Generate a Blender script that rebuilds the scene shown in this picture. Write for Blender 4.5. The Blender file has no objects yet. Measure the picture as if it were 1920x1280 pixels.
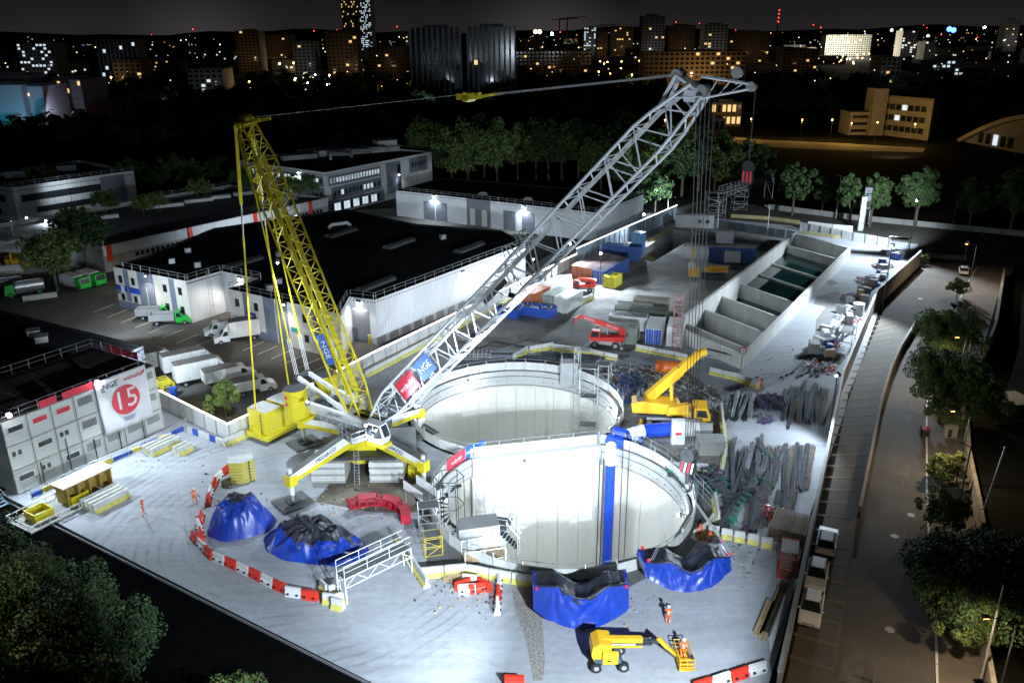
import bpy, math, random
import numpy as np
from mathutils import Vector, Matrix, Euler, Quaternion
from mathutils.geometry import delaunay_2d_cdt
random.seed(7); RNG = np.random.RandomState(11)
R = math.radians
SC = bpy.context.scene
COL = SC.collection
# ------------------------------------------------------------------ camera
H, FPX, PITCH, ROLL = 45.0, 1560.0, 20.5, 0.4
cam_data = bpy.data.cameras.new('camera'); cam = bpy.data.objects.new('camera', cam_data); COL.objects.link(cam)
cam_data.sensor_width = 36; cam_data.lens = 36*FPX/1920; cam_data.clip_end = 20000; cam_data.clip_start = 1
CM = Matrix.Rotation(R(90-PITCH), 3, 'X') @ Matrix.Rotation(R(-ROLL), 3, 'Z')
cam.matrix_world = Matrix.Translation((0, 0, H)) @ CM.to_4x4()
SC.camera = cam
def W(px, py, h=0.0):
    "point of the world plane z=h seen at a pixel of the 1920x1280 photograph"
    d = CM @ Vector(((px-960)/FPX, -(py-640)/FPX, -1))
    t = (h-H)/d.z
    return Vector((d.x*t, d.y*t, h))
def WY(px, py, Y):
    "point at world depth Y seen at a pixel"
    d = CM @ Vector(((px-960)/FPX, -(py-640)/FPX, -1)); t = Y/d.y
    return Vector((d.x*t, Y, H+d.z*t))
def PX(p):
    v = CM.inverted() @ (Vector(p)-Vector((0, 0, H)))
    return (960+FPX*v.x/-v.z, 640-FPX*v.y/-v.z)
# ------------------------------------------------------------------ render look, world
SC.view_settings.view_transform = 'Standard'; SC.view_settings.look = 'None'
SC.view_settings.exposure = 0.0; SC.view_settings.gamma = 1
SC.render.engine = 'CYCLES'
SC.cycles.use_denoising = True
SC.cycles.sample_clamp_indirect = 4.0
SC.cycles.max_bounces = 5; SC.cycles.diffuse_bounces = 3; SC.cycles.glossy_bounces = 2; SC.cycles.transmission_bounces = 2
SC.cycles.use_light_tree = True
world = bpy.data.worlds.new('World'); SC.world = world; world.use_nodes = True
nt = world.node_tree; nd = nt.nodes; lk = nt.links
bg = nd['Background']
tc = nd.new('ShaderNodeTexCoord'); sep = nd.new('ShaderNodeSeparateXYZ'); lk.new(tc.outputs['Generated'], sep.inputs[0])
ramp = nd.new('ShaderNodeValToRGB'); lk.new(sep.outputs['Z'], ramp.inputs[0])
el = ramp.color_ramp.elements
el[0].position = 0.0; el[0].color = (.017, .015, .0155, 1)
el[1].position = .03; el[1].color = (.0095, .009, .0105, 1)
for p, c in ((.07, (.0062, .0062, .0085, 1)), (.25, (.004, .0045, .007, 1)), (1, (.002, .003, .005, 1))):
    e = el.new(p); e.color = c
nz = nd.new('ShaderNodeTexNoise'); nz.inputs['Scale'].default_value = 3.0
mp = nd.new('ShaderNodeMapping'); mp.inputs['Scale'].default_value = (1, 1, 4); lk.new(tc.outputs['Generated'], mp.inputs[0]); lk.new(mp.outputs[0], nz.inputs[0])
mr = nd.new('ShaderNodeMapRange'); mr.inputs['To Min'].default_value = .6; mr.inputs['To Max'].default_value = 1.4
lk.new(nz.outputs[0], mr.inputs[0])
strn = mr.outputs[0]
for gx, gz, wd, am in ((.04, .0, .10, 1.6), (-.33, .0, .09, 1.3)):
    vd_ = nd.new('ShaderNodeVectorMath'); vd_.operation = 'DISTANCE'; lk.new(tc.outputs['Generated'], vd_.inputs[0]); gy = math.sqrt(1-gx*gx); vd_.inputs[1].default_value = (gx, gy, gz)
    m1 = nd.new('ShaderNodeMapRange'); m1.interpolation_type = 'SMOOTHSTEP'; m1.inputs['From Min'].default_value = wd; m1.inputs['From Max'].default_value = 0; m1.inputs['To Max'].default_value = am; lk.new(vd_.outputs['Value'], m1.inputs[0])
    ad = nd.new('ShaderNodeMath'); ad.operation = 'ADD'; lk.new(strn, ad.inputs[0]); lk.new(m1.outputs[0], ad.inputs[1]); strn = ad.outputs[0]
lk.new(strn, bg.inputs['Strength']); lk.new(ramp.outputs[0], bg.inputs['Color'])
# ------------------------------------------------------------------ materials
MATS = {}
def mat(name, col, rough=.6, metal=0, var=.15, scale=.6, bump=0, bscale=8, emit=None, estr=0, spec=.5, streak=False, alpha=None, dark=None):
    if name in MATS: return MATS[name]
    m = bpy.data.materials.new(name); m.use_nodes = True; n = m.node_tree.nodes; l = m.node_tree.links
    b = n['Principled BSDF']; b.inputs['Roughness'].default_value = rough; b.inputs['Metallic'].default_value = metal
    b.inputs['Specular IOR Level'].default_value = spec
    c = (*col, 1)
    b.inputs['Base Color'].default_value = c
    if var > 0 and emit is None:
        g = n.new('ShaderNodeNewGeometry'); mpn = n.new('ShaderNodeMapping'); l.new(g.outputs['Position'], mpn.inputs[0])
        if streak: mpn.inputs['Scale'].default_value = (1, 1, .18)
        t = n.new('ShaderNodeTexNoise'); t.inputs['Scale'].default_value = scale; t.inputs['Detail'].default_value = 6; t.inputs['Roughness'].default_value = .65
        l.new(mpn.outputs[0], t.inputs[0])
        r = n.new('ShaderNodeMapRange'); r.inputs['From Min'].default_value = .3; r.inputs['From Max'].default_value = .7
        r.inputs['To Min'].default_value = 1-var; r.inputs['To Max'].default_value = 1+var
        l.new(t.outputs[0], r.inputs[0])
        mx = n.new('ShaderNodeVectorMath'); mx.operation = 'SCALE'; mx.inputs[0].default_value = col
        l.new(r.outputs[0], mx.inputs['Scale'])
        out = mx.outputs[0]
        if dark:
            t2 = n.new('ShaderNodeTexNoise'); t2.inputs['Scale'].default_value = dark[1]; t2.inputs['Detail'].default_value = 8
            l.new(mpn.outputs[0], t2.inputs[0])
            r2 = n.new('ShaderNodeMapRange'); r2.inputs['From Min'].default_value = dark[2]; r2.inputs['From Max'].default_value = dark[2]+.12
            l.new(t2.outputs[0], r2.inputs[0])
            mm = n.new('ShaderNodeMix'); mm.data_type = 'RGBA'; l.new(r2.outputs[0], mm.inputs[0]); l.new(out, mm.inputs[6]); mm.inputs[7].default_value = (*dark[0], 1)
            out = mm.outputs[2]
        l.new(out, b.inputs['Base Color'])
        if bump:
            t3 = n.new('ShaderNodeTexNoise'); t3.inputs['Scale'].default_value = bscale; t3.inputs['Detail'].default_value = 5
            l.new(g.outputs['Position'], t3.inputs[0])
            bp = n.new('ShaderNodeBump'); bp.inputs['Strength'].default_value = bump; bp.inputs['Distance'].default_value = .1
            l.new(t3.outputs[0], bp.inputs['Height']); l.new(bp.outputs[0], b.inputs['Normal'])
    if emit is not None:
        b.inputs['Emission Color'].default_value = (*emit, 1); b.inputs['Emission Strength'].default_value = estr
    MATS[name] = m; return m
concrete = mat('concrete', (.42, .43, .42), .85, var=.14, scale=.35, bump=.2, dark=((.30, .30, .28), .22, .58))
conc_grey = mat('grey_concrete', (.30, .30, .28), .9, var=.2, scale=.5, bump=.2, streak=True)
conc_dark = mat('dark_concrete', (.09, .085, .075), .9, var=.3, scale=.7, streak=True)
wall_conc = mat('shaft_concrete', (.66, .64, .57), .9, var=.07, scale=.5, bump=1.0, bscale=1.6, streak=True, dark=((.48, .44, .34), .9, .64))
white_p = mat('white_paint', (.72, .73, .73), .5, var=.07, scale=1.2, streak=True)
cream_p = mat('cream_render', (.66, .64, .58), .8, var=.06, scale=.8, streak=True)
offwhite = mat('worn_white', (.55, .56, .54), .7, var=.15, scale=1.5, streak=True)
cabin_w = mat('cabin_white', (.60, .63, .61), .5, var=.05, scale=.8, streak=True)
greyp = mat('grey_paint', (.16, .17, .20), .55, var=.1, scale=.7)
bluegrey = mat('blue_grey_render', (.17, .20, .27), .75, var=.1, scale=.7)
midgrey = mat('mid_grey', (.30, .31, .31), .6, var=.12)
steel = mat('galvanised_steel', (.50, .52, .53), .4, .6, var=.15, scale=2)
dsteel = mat('dark_steel', (.06, .065, .07), .5, .4, var=.3, scale=2)
lattice_w = mat('grey_white_lattice', (.70, .73, .77), .4, .1, var=.1, scale=1)
yellow = mat('crane_yellow', (.66, .55, .02), .4, var=.1, scale=.8)
yel_w = mat('warm_yellow', (.75, .42, .02), .4, var=.12, scale=.8)
yel_b = mat('barrier_yellow', (.62, .55, .05), .7, var=.2, scale=2)
red = mat('red_paint', (.62, .03, .02), .45, var=.1, scale=1)
redpl = mat('red_plastic', (.70, .04, .02), .35, var=.08)
crimson = mat('crimson_steel', (.40, .012, .03), .5, var=.2, scale=2)
orange = mat('hi_vis_orange', (.85, .13, .02), .8, var=.1)
whitepl = mat('white_plastic', (.72, .72, .72), .4, var=.05)
bluep = mat('blue_paint', (.02, .08, .40), .5, var=.15, scale=1.5)
blue_l = mat('light_blue_paint', (.10, .25, .50), .5, var=.15, scale=1.5)
tarp_m = mat('blue_tarpaulin', (.010, .045, .34), .36, var=.15, scale=.8, bump=.15, bscale=2, spec=.6)
tarp_k = mat('dark_tarpaulin', (.018, .021, .035), .5, var=.5, scale=.9, bump=.5, bscale=2, spec=.6)
black = mat('black_rubber', (.018, .018, .019), .7, var=.3)
roofm = mat('black_roof_felt', (.012, .013, .016), .95, var=.35, scale=.15, spec=.15)
asphalt = mat('asphalt', (.085, .083, .078), .85, var=.25, scale=.25, bump=.2, bscale=10, dark=((.055, .054, .052), .12, .55))
road_m = mat('worn_road_asphalt', (.085, .078, .066), .8, var=.2, scale=.3, streak=False, dark=((.055, .05, .042), .1, .56), spec=.25)
road_l = mat('road_paint', (.55, .53, .45), .8, var=.25, scale=3)
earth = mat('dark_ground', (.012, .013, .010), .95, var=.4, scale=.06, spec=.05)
grassm = mat('rough_grass', (.045, .055, .025), .95, var=.4, scale=.4, spec=.1)
mudm = mat('muddy_ground', (.16, .14, .11), .9, var=.3, scale=.4, bump=.4)
matgrey = mat('grey_matting', (.11, .115, .115), .7, var=.3, scale=.6)
glass = mat('dark_glass', (.02, .025, .03), .12, var=0, spec=.8)
rust = mat('rusty_steel', (.22, .10, .05), .8, var=.3, scale=2)
cont_o = mat('orange_container', (.42, .12, .04), .6, var=.25, scale=1, streak=True)
cont_g = mat('grey_green_container', (.26, .29, .25), .6, var=.25, scale=1, streak=True)
cont_b = mat('blue_container', (.03, .09, .30), .5, var=.2, scale=1, streak=True)
cont_w = mat('pale_container', (.55, .57, .55), .5, var=.15, scale=1, streak=True)
green_v = mat('green_vehicle_paint', (.02, .42, .05), .35, var=.1)
rebar_m = mat('rebar_steel', (.13, .135, .16), .5, .5, var=.4, scale=3)
rebar_r = mat('rebar_brown', (.20, .17, .15), .7, .2, var=.3, scale=3)
tag_g = mat('green_plastic_ties', (.02, .30, .18), .5, var=.2)
tag_p = mat('purple_plastic_ties', (.10, .06, .20), .5, var=.2)
water_m = mat('dark_green_water', (.006, .035, .032), .06, var=.5, scale=.3, bump=.04, bscale=1.2, spec=.5)
wood = mat('plywood', (.45, .32, .17), .8, var=.25, scale=2)
duct_b = mat('blue_duct', (.01, .06, .50), .4, var=.1, scale=1)
banner_w = mat('white_banner', (.70, .72, .75), .6, var=.06, scale=.6)
banner_r = mat('red_print', (.62, .03, .06), .6, var=.1)
banner_b = mat('blue_print', (.01, .10, .42), .6, var=.1)
ink = mat('navy_print', (.015, .02, .06), .6, var=0)
skin_m = mat('skin', (.45, .26, .18), .6, var=0)
reflect = mat('reflective_band', (.7, .7, .6), .4, var=0)
bark = mat('bark', (.10, .085, .06), .95, var=.3, scale=4)
leafA = mat('leaves_green', (.065, .11, .036), .75, var=.45, scale=1.2, spec=.2)
leafD = mat('leaves_strip_lit_green', (.16, .24, .06), .7, var=.4, scale=1.2, spec=.2)  # lighter leaf copy: light of the hoarding strip put into the colour
leafB = mat('leaves_dark_green', (.03, .06, .025), .75, var=.45, scale=1.2, spec=.2)
leafC = mat('leaves_yellow_green', (.13, .15, .02), .75, var=.45, scale=1.2)
tower_grey = mat('tower_concrete', (.20, .20, .20), .9, var=.15, scale=.1)
city_a = mat('city_facade_brown', (.16, .12, .08), .9, var=.2, scale=.05)
city_b = mat('city_facade_grey', (.13, .13, .13), .9, var=.2, scale=.05)
city_c = mat('city_facade_pale', (.30, .27, .22), .9, var=.2, scale=.05)
def glow(name, col, s):
    m = mat(name, (.8, .8, .8), emit=col, estr=s)
    m.cycles.emission_sampling = 'NONE'
    return m
g_white = glow('white_lamp_glow', (.85, .93, 1), 60)
g_warm = glow('sodium_lamp_glow', (1, .45, .10), 25)
g_red = glow('red_beacon_glow', (1, .03, .02), 12)
g_winw = glow('lit_window_cool', (.75, .9, 1), .9)
g_winb = glow('lit_window_bright', (.9, 1, .85), 1.2)
g_winy = glow('lit_window_warm', (1, .62, .25), 1.1)
g_blue = glow('blue_lights', (.05, .15, 1), 8)
g_green = glow('green_light', (.2, 1, .5), 3)
g_strip = mat('led_strip_glow', (.8, .8, .8), emit=(1, .82, .74), estr=10)
# ------------------------------------------------------------------ mesh builder
class MB:
    def __init__(s): s.v = []; s.f = []; s.m = []
    def add(s, vs, fs, m=0):
        b = len(s.v); s.v += [tuple(v) for v in vs]; s.f += [tuple(b+i for i in f) for f in fs]; s.m += [m]*len(fs); return s
    def box(s, c, d, rz=0, m=0, M=None):
        x, y, z = d[0]/2, d[1]/2, d[2]/2; ca, sa = math.cos(rz), math.sin(rz); o = []
        for sz in (-z, z):
            for sx, sy in ((-x, -y), (x, -y), (x, y), (-x, y)):
                o.append((c[0]+sx*ca-sy*sa, c[1]+sx*sa+sy*ca, c[2]+sz))
        if M is not None: o = [tuple(M @ Vector(p)) for p in o]
        return s.add(o, ((0, 3, 2, 1), (4, 5, 6, 7), (0, 1, 5, 4), (1, 2, 6, 5), (2, 3, 7, 6), (3, 0, 4, 7)), m)
    def beam(s, a, b, w, h, m=0, up=(0, 0, 1), w2=None, h2=None):
        a = Vector(a); b = Vector(b); d = (b-a).normalized(); u = Vector(up)
        sd = d.cross(u)
        if sd.length < 1e-4: sd = d.cross(Vector((1, 0, 0)))
        sd.normalize(); u = sd.cross(d); w2 = w2 or w; h2 = h2 or h; o = []
        for p, ww, hh in ((a, w, h), (b, w2, h2)):
            for i, j in ((-1, -1), (1, -1), (1, 1), (-1, 1)): o.append(p+sd*i*ww/2+u*j*hh/2)
        return s.add(o, ((0, 3, 2, 1), (4, 5, 6, 7), (0, 1, 5, 4), (1, 2, 6, 5), (2, 3, 7, 6), (3, 0, 4, 7)), m)
    def cyl(s, a, b, r, n=8, m=0, r2=None, caps=True):
        a = Vector(a); b = Vector(b); d = (b-a).normalized(); t = Vector((1, 0, 0)) if abs(d.z) > .9 else Vector((0, 0, 1))
        x = d.cross(t).normalized(); y = d.cross(x); r2 = r if r2 is None else r2; o = []
        for p, rr in ((a, r), (b, r2)):
            for i in range(n):
                q = 2*math.pi*i/n; o.append(p+x*math.cos(q)*rr+y*math.sin(q)*rr)
        f = [(i, (i+1) % n, n+(i+1) % n, n+i) for i in range(n)]
        if caps: f += [tuple(range(n-1, -1, -1)), tuple(range(n, 2*n))]
        return s.add(o, f, m)
    def tube(s, pts, r, n=6, m=0):
        for i in range(len(pts)-1): s.cyl(pts[i], pts[i+1], r, n, m)
        return s
    def prism(s, poly, z0, z1, m=0, mtop=None, M=None):
        n = len(poly); a = sum(poly[i][0]*poly[(i+1) % n][1]-poly[(i+1) % n][0]*poly[i][1] for i in range(n))
        if a < 0: poly = poly[::-1]
        o = [(p[0], p[1], z0) for p in poly]+[(p[0], p[1], z1) for p in poly]
        if M is not None: o = [tuple(M @ Vector(p)) for p in o]
        s.add(o, [(i, (i+1) % n, n+(i+1) % n, n+i) for i in range(n)]+[tuple(range(n-1, -1, -1))], m)
        b = len(s.v)-n; s.f.append(tuple(range(b, b+n))); s.m.append(m if mtop is None else mtop); return s
    def ext(s, prof, a, b, m=0):
        "profile [(side, up)] swept from a to b"
        a = Vector(a); b = Vector(b); d = (b-a).normalized(); sd = d.cross(Vector((0, 0, 1))).normalized(); u = Vector((0, 0, 1)); n = len(prof)
        o = [p+sd*q[0]+u*q[1] for p in (a, b) for q in prof]
        return s.add(o, [(i, (i+1) % n, n+(i+1) % n, n+i) for i in range(n)]+[tuple(range(n-1, -1, -1)), tuple(range(n, 2*n))], m)
    def quad(s, ps, m=0): return s.add(ps, [tuple(range(len(ps)))], m)
    def lathe(s, prof, n=12, m=0, c=(0, 0, 0)):
        o = [(c[0]+r*math.cos(2*math.pi*i/n), c[1]+r*math.sin(2*math.pi*i/n), c[2]+z) for r, z in prof for i in range(n)]
        f = [(k*n+i, k*n+(i+1) % n, (k+1)*n+(i+1) % n, (k+1)*n+i) for k in range(len(prof)-1) for i in range(n)]
        return s.add(o, f, m)
    def mesh(s, name, mats, smooth=False):
        me = bpy.data.meshes.new(name); me.from_pydata(s.v, [], s.f)
        for m in (mats if isinstance(mats, (list, tuple)) else [mats]): me.materials.append(m)
        if any(s.m): me.polygons.foreach_set('material_index', s.m)
        if smooth: me.polygons.foreach_set('use_smooth', [True]*len(me.polygons))
        me.update(); return me
    def obj(s, name, mats, parent=None, loc=(0, 0, 0), rz=0, smooth=False):
        return link(name, s.mesh(name, mats, smooth), parent, loc, rz)
def link(name, me, parent=None, loc=(0, 0, 0), rz=0):
    o = bpy.data.objects.new(name, me); COL.objects.link(o); o.location = loc; o.rotation_euler = (0, 0, rz)
    if parent: o.parent = parent
    return o
def tag(o, label=None, cat=None, group=None, kind=None):
    if label: o['label'] = label
    if cat: o['category'] = cat
    if group: o['group'] = group
    if kind: o['kind'] = kind
    return o
def T(name, label, cat, loc=(0, 0, 0), rz=0, group=None):
    o = bpy.data.objects.new(name, None); COL.objects.link(o); o.location = loc; o.rotation_euler = (0, 0, rz); o.empty_display_size = .2
    return tag(o, label, cat, group)
def S(o): o['kind'] = 'structure'; return o
KIDS = {}
def copy_tree(o, loc=None, rz=None, label=None, parent=None):
    c = o.copy(); COL.objects.link(c)
    if parent: c.parent = parent
    if loc is not None: c.location = loc
    if rz is not None: c.rotation_euler = (0, 0, rz)
    if label: c['label'] = label
    for ch in list(o.children): copy_tree(ch, parent=c)
    return c
UB = {}
def unit(kind, m):
    k = (kind, m.name)
    if k not in UB:
        b = MB(); b.box((0, 0, 0), (1, 1, 1)) if kind == 'box' else b.cyl((0, 0, 0), (0, 0, 1), 1, 6, caps=False)
        UB[k] = b.mesh(kind+'_'+m.name, m)
    return UB[k]
def ub(name, parent, c, d, rz, m):
    o = link(name, unit('box', m), parent, c, rz); o.scale = d; return o
def rod(name, parent, a, b, r, m):
    a = Vector(a); b = Vector(b); d = b-a
    o = link(name, unit('rod', m), parent, a); o.rotation_euler = d.to_track_quat('Z', 'Y').to_euler(); o.scale = (r, r, d.length); return o
FONT_M = {}
def txt(body, parent, loc, size, xdir, ydir, m, name='lettering', ext=.01, align='CENTER'):
    c = bpy.data.curves.new(name, 'FONT'); c.body = body; c.size = size; c.extrude = ext; c.align_x = align; c.align_y = 'CENTER'; c.resolution_u = 2
    c.materials.append(m); o = bpy.data.objects.new(name, c); COL.objects.link(o)
    x = Vector(xdir).normalized(); y = Vector(ydir).normalized(); z = x.cross(y).normalized(); y = z.cross(x)
    M = Matrix((x, y, z)).transposed().to_4x4(); M.translation = Vector(loc); o.matrix_local = M
    if parent: o.parent = parent
    return o
def lamp(kind, loc, power, col=(.85, .93, 1), target=None, angle=100, size=.3, parent=None, blend=.4):
    l = bpy.data.lights.new('floodlight', kind); l.energy = power; l.color = col; l.shadow_soft_size = size
    o = bpy.data.objects.new('floodlight', l); COL.objects.link(o); o.location = loc
    if kind == 'SPOT':
        l.spot_size = R(angle); l.spot_blend = blend
        o.rotation_euler = (Vector(target)-Vector(loc)).to_track_quat('-Z', 'Y').to_euler()
    return o
COOL = (.74, .87, 1.0)
def flood(label, loc, target, power, base=None, angle=110, col=COOL, name='floodlight_mast', r=.22, size=.25, cat='floodlight', blend=.5, group=None, glowm=None, mast=steel):
    "a lamp: pole (when base is given), housing, glowing lens and its light"
    loc = Vector(loc); d = (Vector(target)-loc).normalized()
    t = T(name, label, cat, (loc.x, loc.y, base if base is not None else loc.z), 0, group)
    o = t.location.copy(); top = loc-o
    if base is not None: MB().cyl((0, 0, 0), top+Vector((0, 0, -.2)), .07, 6).obj('pole', mast, t)
    MB().beam(top-d*.35, top-d*.02, .5, .4).obj('housing', dsteel, t)
    b = MB(); b.lathe([(0.001, -r), (r*.7, -r*.7), (r, 0), (r*.7, r*.7), (.001, r)], 8, c=top+d*(r+.03)); b.obj('lens', glowm or g_white, t, smooth=True)
    lamp('SPOT', loc+d*(2*r+.12), power, col, Vector(loc)+d*10, angle, size, blend=blend)
    return t
# ------------------------------------------------------------------ ground, slab, shafts, basins
UX = Vector((.515, .857, 0)); UY = Vector((.857, -.515, 0))     # site axes: along the hoardings / across
def circle(c, r, n=72): return [(c[0]+r*math.cos(2*math.pi*i/n), c[1]+r*math.sin(2*math.pi*i/n)) for i in range(n)]
C2 = Vector((4.9, 74.2)); C1 = Vector((.5, 95.6)); RS = 13.1
_d = (C2-C1); _dl = _d.length; _n = _d/_dl; _mid = (C1+C2)/2; _hc = math.sqrt(RS*RS-_dl*_dl/4); _t = Vector((-_n.y, _n.x))
CHA, CHB = _mid-_t*_hc, _mid+_t*_hc
def arc_pts(c, other, r, n=60):
    out = []
    for i in range(n):
        a = 2*math.pi*i/n; p = Vector((c.x+r*math.cos(a), c.y+r*math.sin(a)))
        out.append((a, p, (p-other).length > r*1.0))
    k = next(i for i in range(n) if out[i][2] and not out[i-1][2])
    out = out[k:]+out[:k]; return [p for a, p, ok in out if ok]
A2 = arc_pts(C2, C1, RS); A1 = arc_pts(C1, C2, RS)
def near(p, q): return (p-q).length
if near(A2[0], CHA) < near(A2[0], CHB): E2a, E2b = CHA, CHB
else: E2a, E2b = CHB, CHA
if near(A1[0], CHA) < near(A1[0], CHB): E1a, E1b = CHA, CHB
else: E1a, E1b = CHB, CHA
loop2 = [E2a]+A2+[E2b]; loop1 = [E1a]+A1+[E1b]
hole_sh = [tuple(p) for p in ([E2a]+A2+[E2b]+A1)]
def sheet(name, outer, holes, z, m, thick=0, parent=None):
    "triangulated flat sheet with holes"
    pts = []; edges = []; 
    loops = [outer]+holes
    for lp in loops:
        b = len(pts); pts += [Vector((p[0], p[1])) for p in lp]; edges += [(b+i, b+(i+1) % len(lp)) for i in range(len(lp))]
    v, e, f, *_ = delaunay_2d_cdt(pts, edges, [], 0, 1e-5)
    def inside(p, poly):
        c = False; n = len(poly)
        for i in range(n):
            x1, y1 = poly[i][0], poly[i][1]; x2, y2 = poly[(i+1) % n][0], poly[(i+1) % n][1]
            if (y1 > p[1]) != (y2 > p[1]) and p[0] < (x2-x1)*(p[1]-y1)/(y2-y1)+x1: c = not c
        return c
    mb = MB(); mb.v = [(p.x, p.y, z) for p in v]
    for t in f:
        cc = sum((v[i] for i in t), Vector((0, 0)))/len(t)
        if inside(cc, outer) and not any(inside(cc, h) for h in holes):
            a, b_, c_ = (v[i] for i in t[:3])
            if (b_-a).cross(c_-a) < 0: t = list(t)[::-1]
            mb.f.append(tuple(t)); mb.m.append(0)
    return S(mb.obj(name, m, parent))
def xy(p): return (p[0], p[1])
# basin tank corners (inner axis frame)
BA, BB, BC, BD = W(1262, 608, 2.2), W(1489, 437, 2.2), W(1593, 464, 2.2), W(1393, 664, 2.2)
basin_hole = [xy(BA), xy(BB), xy(BC), xy(BD)]
# slipway pit
PA, PB, PC, PD = W(1182, 482), W(1262, 430), W(1318, 437), W(1225, 492)
pit_hole = [xy(PA), xy(PB), xy(PC), xy(PD)]
# site outline
S_far_l, S_far_r = W(1268, 402), W(1722, 458)
site = [xy(p) for p in (W(-60, 892), W(30, 905), W(302, 757), W(442, 812), S_far_l, W(1500, 425), S_far_r, W(1655, 560), W(1520, 960), W(1466, 1200), W(1440, 1285), W(1400, 1500), W(800, 1500), W(700, 1280), W(350, 1103), W(0, 925))]
# orientation cleanup: drop the first helper point
site = site[1:]
def slab_material():
    m = bpy.data.materials.new('site_slab_concrete'); m.use_nodes = True; n = m.node_tree.nodes; l = m.node_tree.links; b = n['Principled BSDF']
    b.inputs['Roughness'].default_value = .85
    g = n.new('ShaderNodeNewGeometry')
    def noise(scale, det, lo, hi, vec=None):
        t = n.new('ShaderNodeTexNoise'); t.inputs['Scale'].default_value = scale; t.inputs['Detail'].default_value = det
        l.new(vec or g.outputs['Position'], t.inputs[0])
        r = n.new('ShaderNodeMapRange'); r.inputs['From Min'].default_value = .32; r.inputs['From Max'].default_value = .68
        r.inputs['To Min'].default_value = lo; r.inputs['To Max'].default_value = hi; l.new(t.outputs[0], r.inputs[0]); return r.outputs[0]
    def mul(a, c):
        k = n.new('ShaderNodeMath'); k.operation = 'MULTIPLY'; k.use_clamp = False; l.new(a, k.inputs[0]); l.new(c, k.inputs[1]); return k.outputs[0]
    v = mul(noise(.09, 4, .82, 1.1), noise(1.6, 8, .92, 1.07))
    # streaks along the traffic direction
    mp = n.new('ShaderNodeMapping'); mp.inputs['Rotation'].default_value = (0, 0, R(-31+90)); mp.inputs['Scale'].default_value = (.12, 1.6, 1)
    l.new(g.outputs['Position'], mp.inputs[0]); 
    v = mul(v, noise(.9, 6, .90, 1.07, mp.outputs[0]))
    # curved tyre tracks round the haul loop
    cpt = W(560, 985); mp2 = n.new('ShaderNodeMapping'); mp2.vector_type = 'POINT'; mp2.inputs['Location'].default_value = (-cpt.x, -cpt.y, 0); l.new(g.outputs['Position'], mp2.inputs[0])
    wv = n.new('ShaderNodeTexWave'); wv.wave_type = 'RINGS'; wv.rings_direction = 'Z'; wv.inputs['Scale'].default_value = .30; wv.inputs['Distortion'].default_value = 7; wv.inputs['Detail'].default_value = 6; wv.inputs['Detail Scale'].default_value = .25
    l.new(mp2.outputs[0], wv.inputs[0])
    r = n.new('ShaderNodeMapRange'); r.inputs['From Min'].default_value = .0; r.inputs['From Max'].default_value = .35; r.inputs['To Min'].default_value = .66; r.inputs['To Max'].default_value = 1.0; l.new(wv.outputs[0], r.inputs[0])
    # only where a ring of ground 16..30 m from the loop centre is driven on
    ln = n.new('ShaderNodeVectorMath'); ln.operation = 'LENGTH'; l.new(mp2.outputs[0], ln.inputs[0])
    rr = n.new('ShaderNodeMapRange'); rr.inputs['From Min'].default_value = 9; rr.inputs['From Max'].default_value = 13; l.new(ln.outputs['Value'], rr.inputs[0])
    rr2 = n.new('ShaderNodeMapRange'); rr2.inputs['From Min'].default_value = 30; rr2.inputs['From Max'].default_value = 22; l.new(ln.outputs['Value'], rr2.inputs[0])
    msk = mul(mul(rr.outputs[0], rr2.outputs[0]), noise(.22, 6, -.5, .9))
    mx = n.new('ShaderNodeMix'); mx.data_type = 'FLOAT'; mx.clamp_factor = True; l.new(msk, mx.inputs[0]); mx.inputs[2].default_value = 1; l.new(r.outputs[0], mx.inputs[3])
    v = mul(v, mx.outputs[0])
    # thin cracks and pour joints
    vo = n.new('ShaderNodeTexVoronoi'); vo.feature = 'DISTANCE_TO_EDGE'; vo.inputs['Scale'].default_value = .16
    mpv = n.new('ShaderNodeVectorMath'); mpv.operation = 'ADD'; tn = n.new('ShaderNodeTexNoise'); tn.inputs['Scale'].default_value = .6; l.new(g.outputs['Position'], tn.inputs[0]); l.new(tn.outputs['Color'], mpv.inputs[0]); l.new(g.outputs['Position'], mpv.inputs[1]); l.new(mpv.outputs[0], vo.inputs[0])
    rv = n.new('ShaderNodeMapRange'); rv.inputs['From Min'].default_value = 0; rv.inputs['From Max'].default_value = .006; rv.inputs['To Min'].default_value = .86; rv.inputs['To Max'].default_value = 1; l.new(vo.outputs[0], rv.inputs[0])
    v = mul(v, rv.outputs[0])
    sc = n.new('ShaderNodeVectorMath'); sc.operation = 'SCALE'; sc.inputs[0].default_value = (.37, .395, .43); l.new(v, sc.inputs['Scale']); l.new(sc.outputs[0], b.inputs['Base Color'])
    bp = n.new('ShaderNodeBump'); bp.inputs['Strength'].default_value = .3; bp.inputs['Distance'].default_value = .05; l.new(v, bp.inputs['Height']); l.new(bp.outputs[0], b.inputs['Normal'])
    return m
slab_m = slab_material()
sheet('site_slab', site, [hole_sh, basin_hole, pit_hole], 0, slab_m)
# outer ground far to the horizon, hole under the site
gs = [(p[0], p[1]) for p in site]
cxs = sum(p[0] for p in gs)/len(gs); cys = sum(p[1] for p in gs)/len(gs)
inset = [(cxs+(p[0]-cxs)*.985, cys+(p[1]-cys)*.985) for p in gs]
inner = [(-900, -200), (900, -200), (900, 900), (-900, 900)]
# streets and the surrounding ground are built level with the site slab
sheet('terrain', [(-12000, -400), (12000, -400), (12000, 16000), (-12000, 16000)], [inset], -.02, earth)
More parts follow.
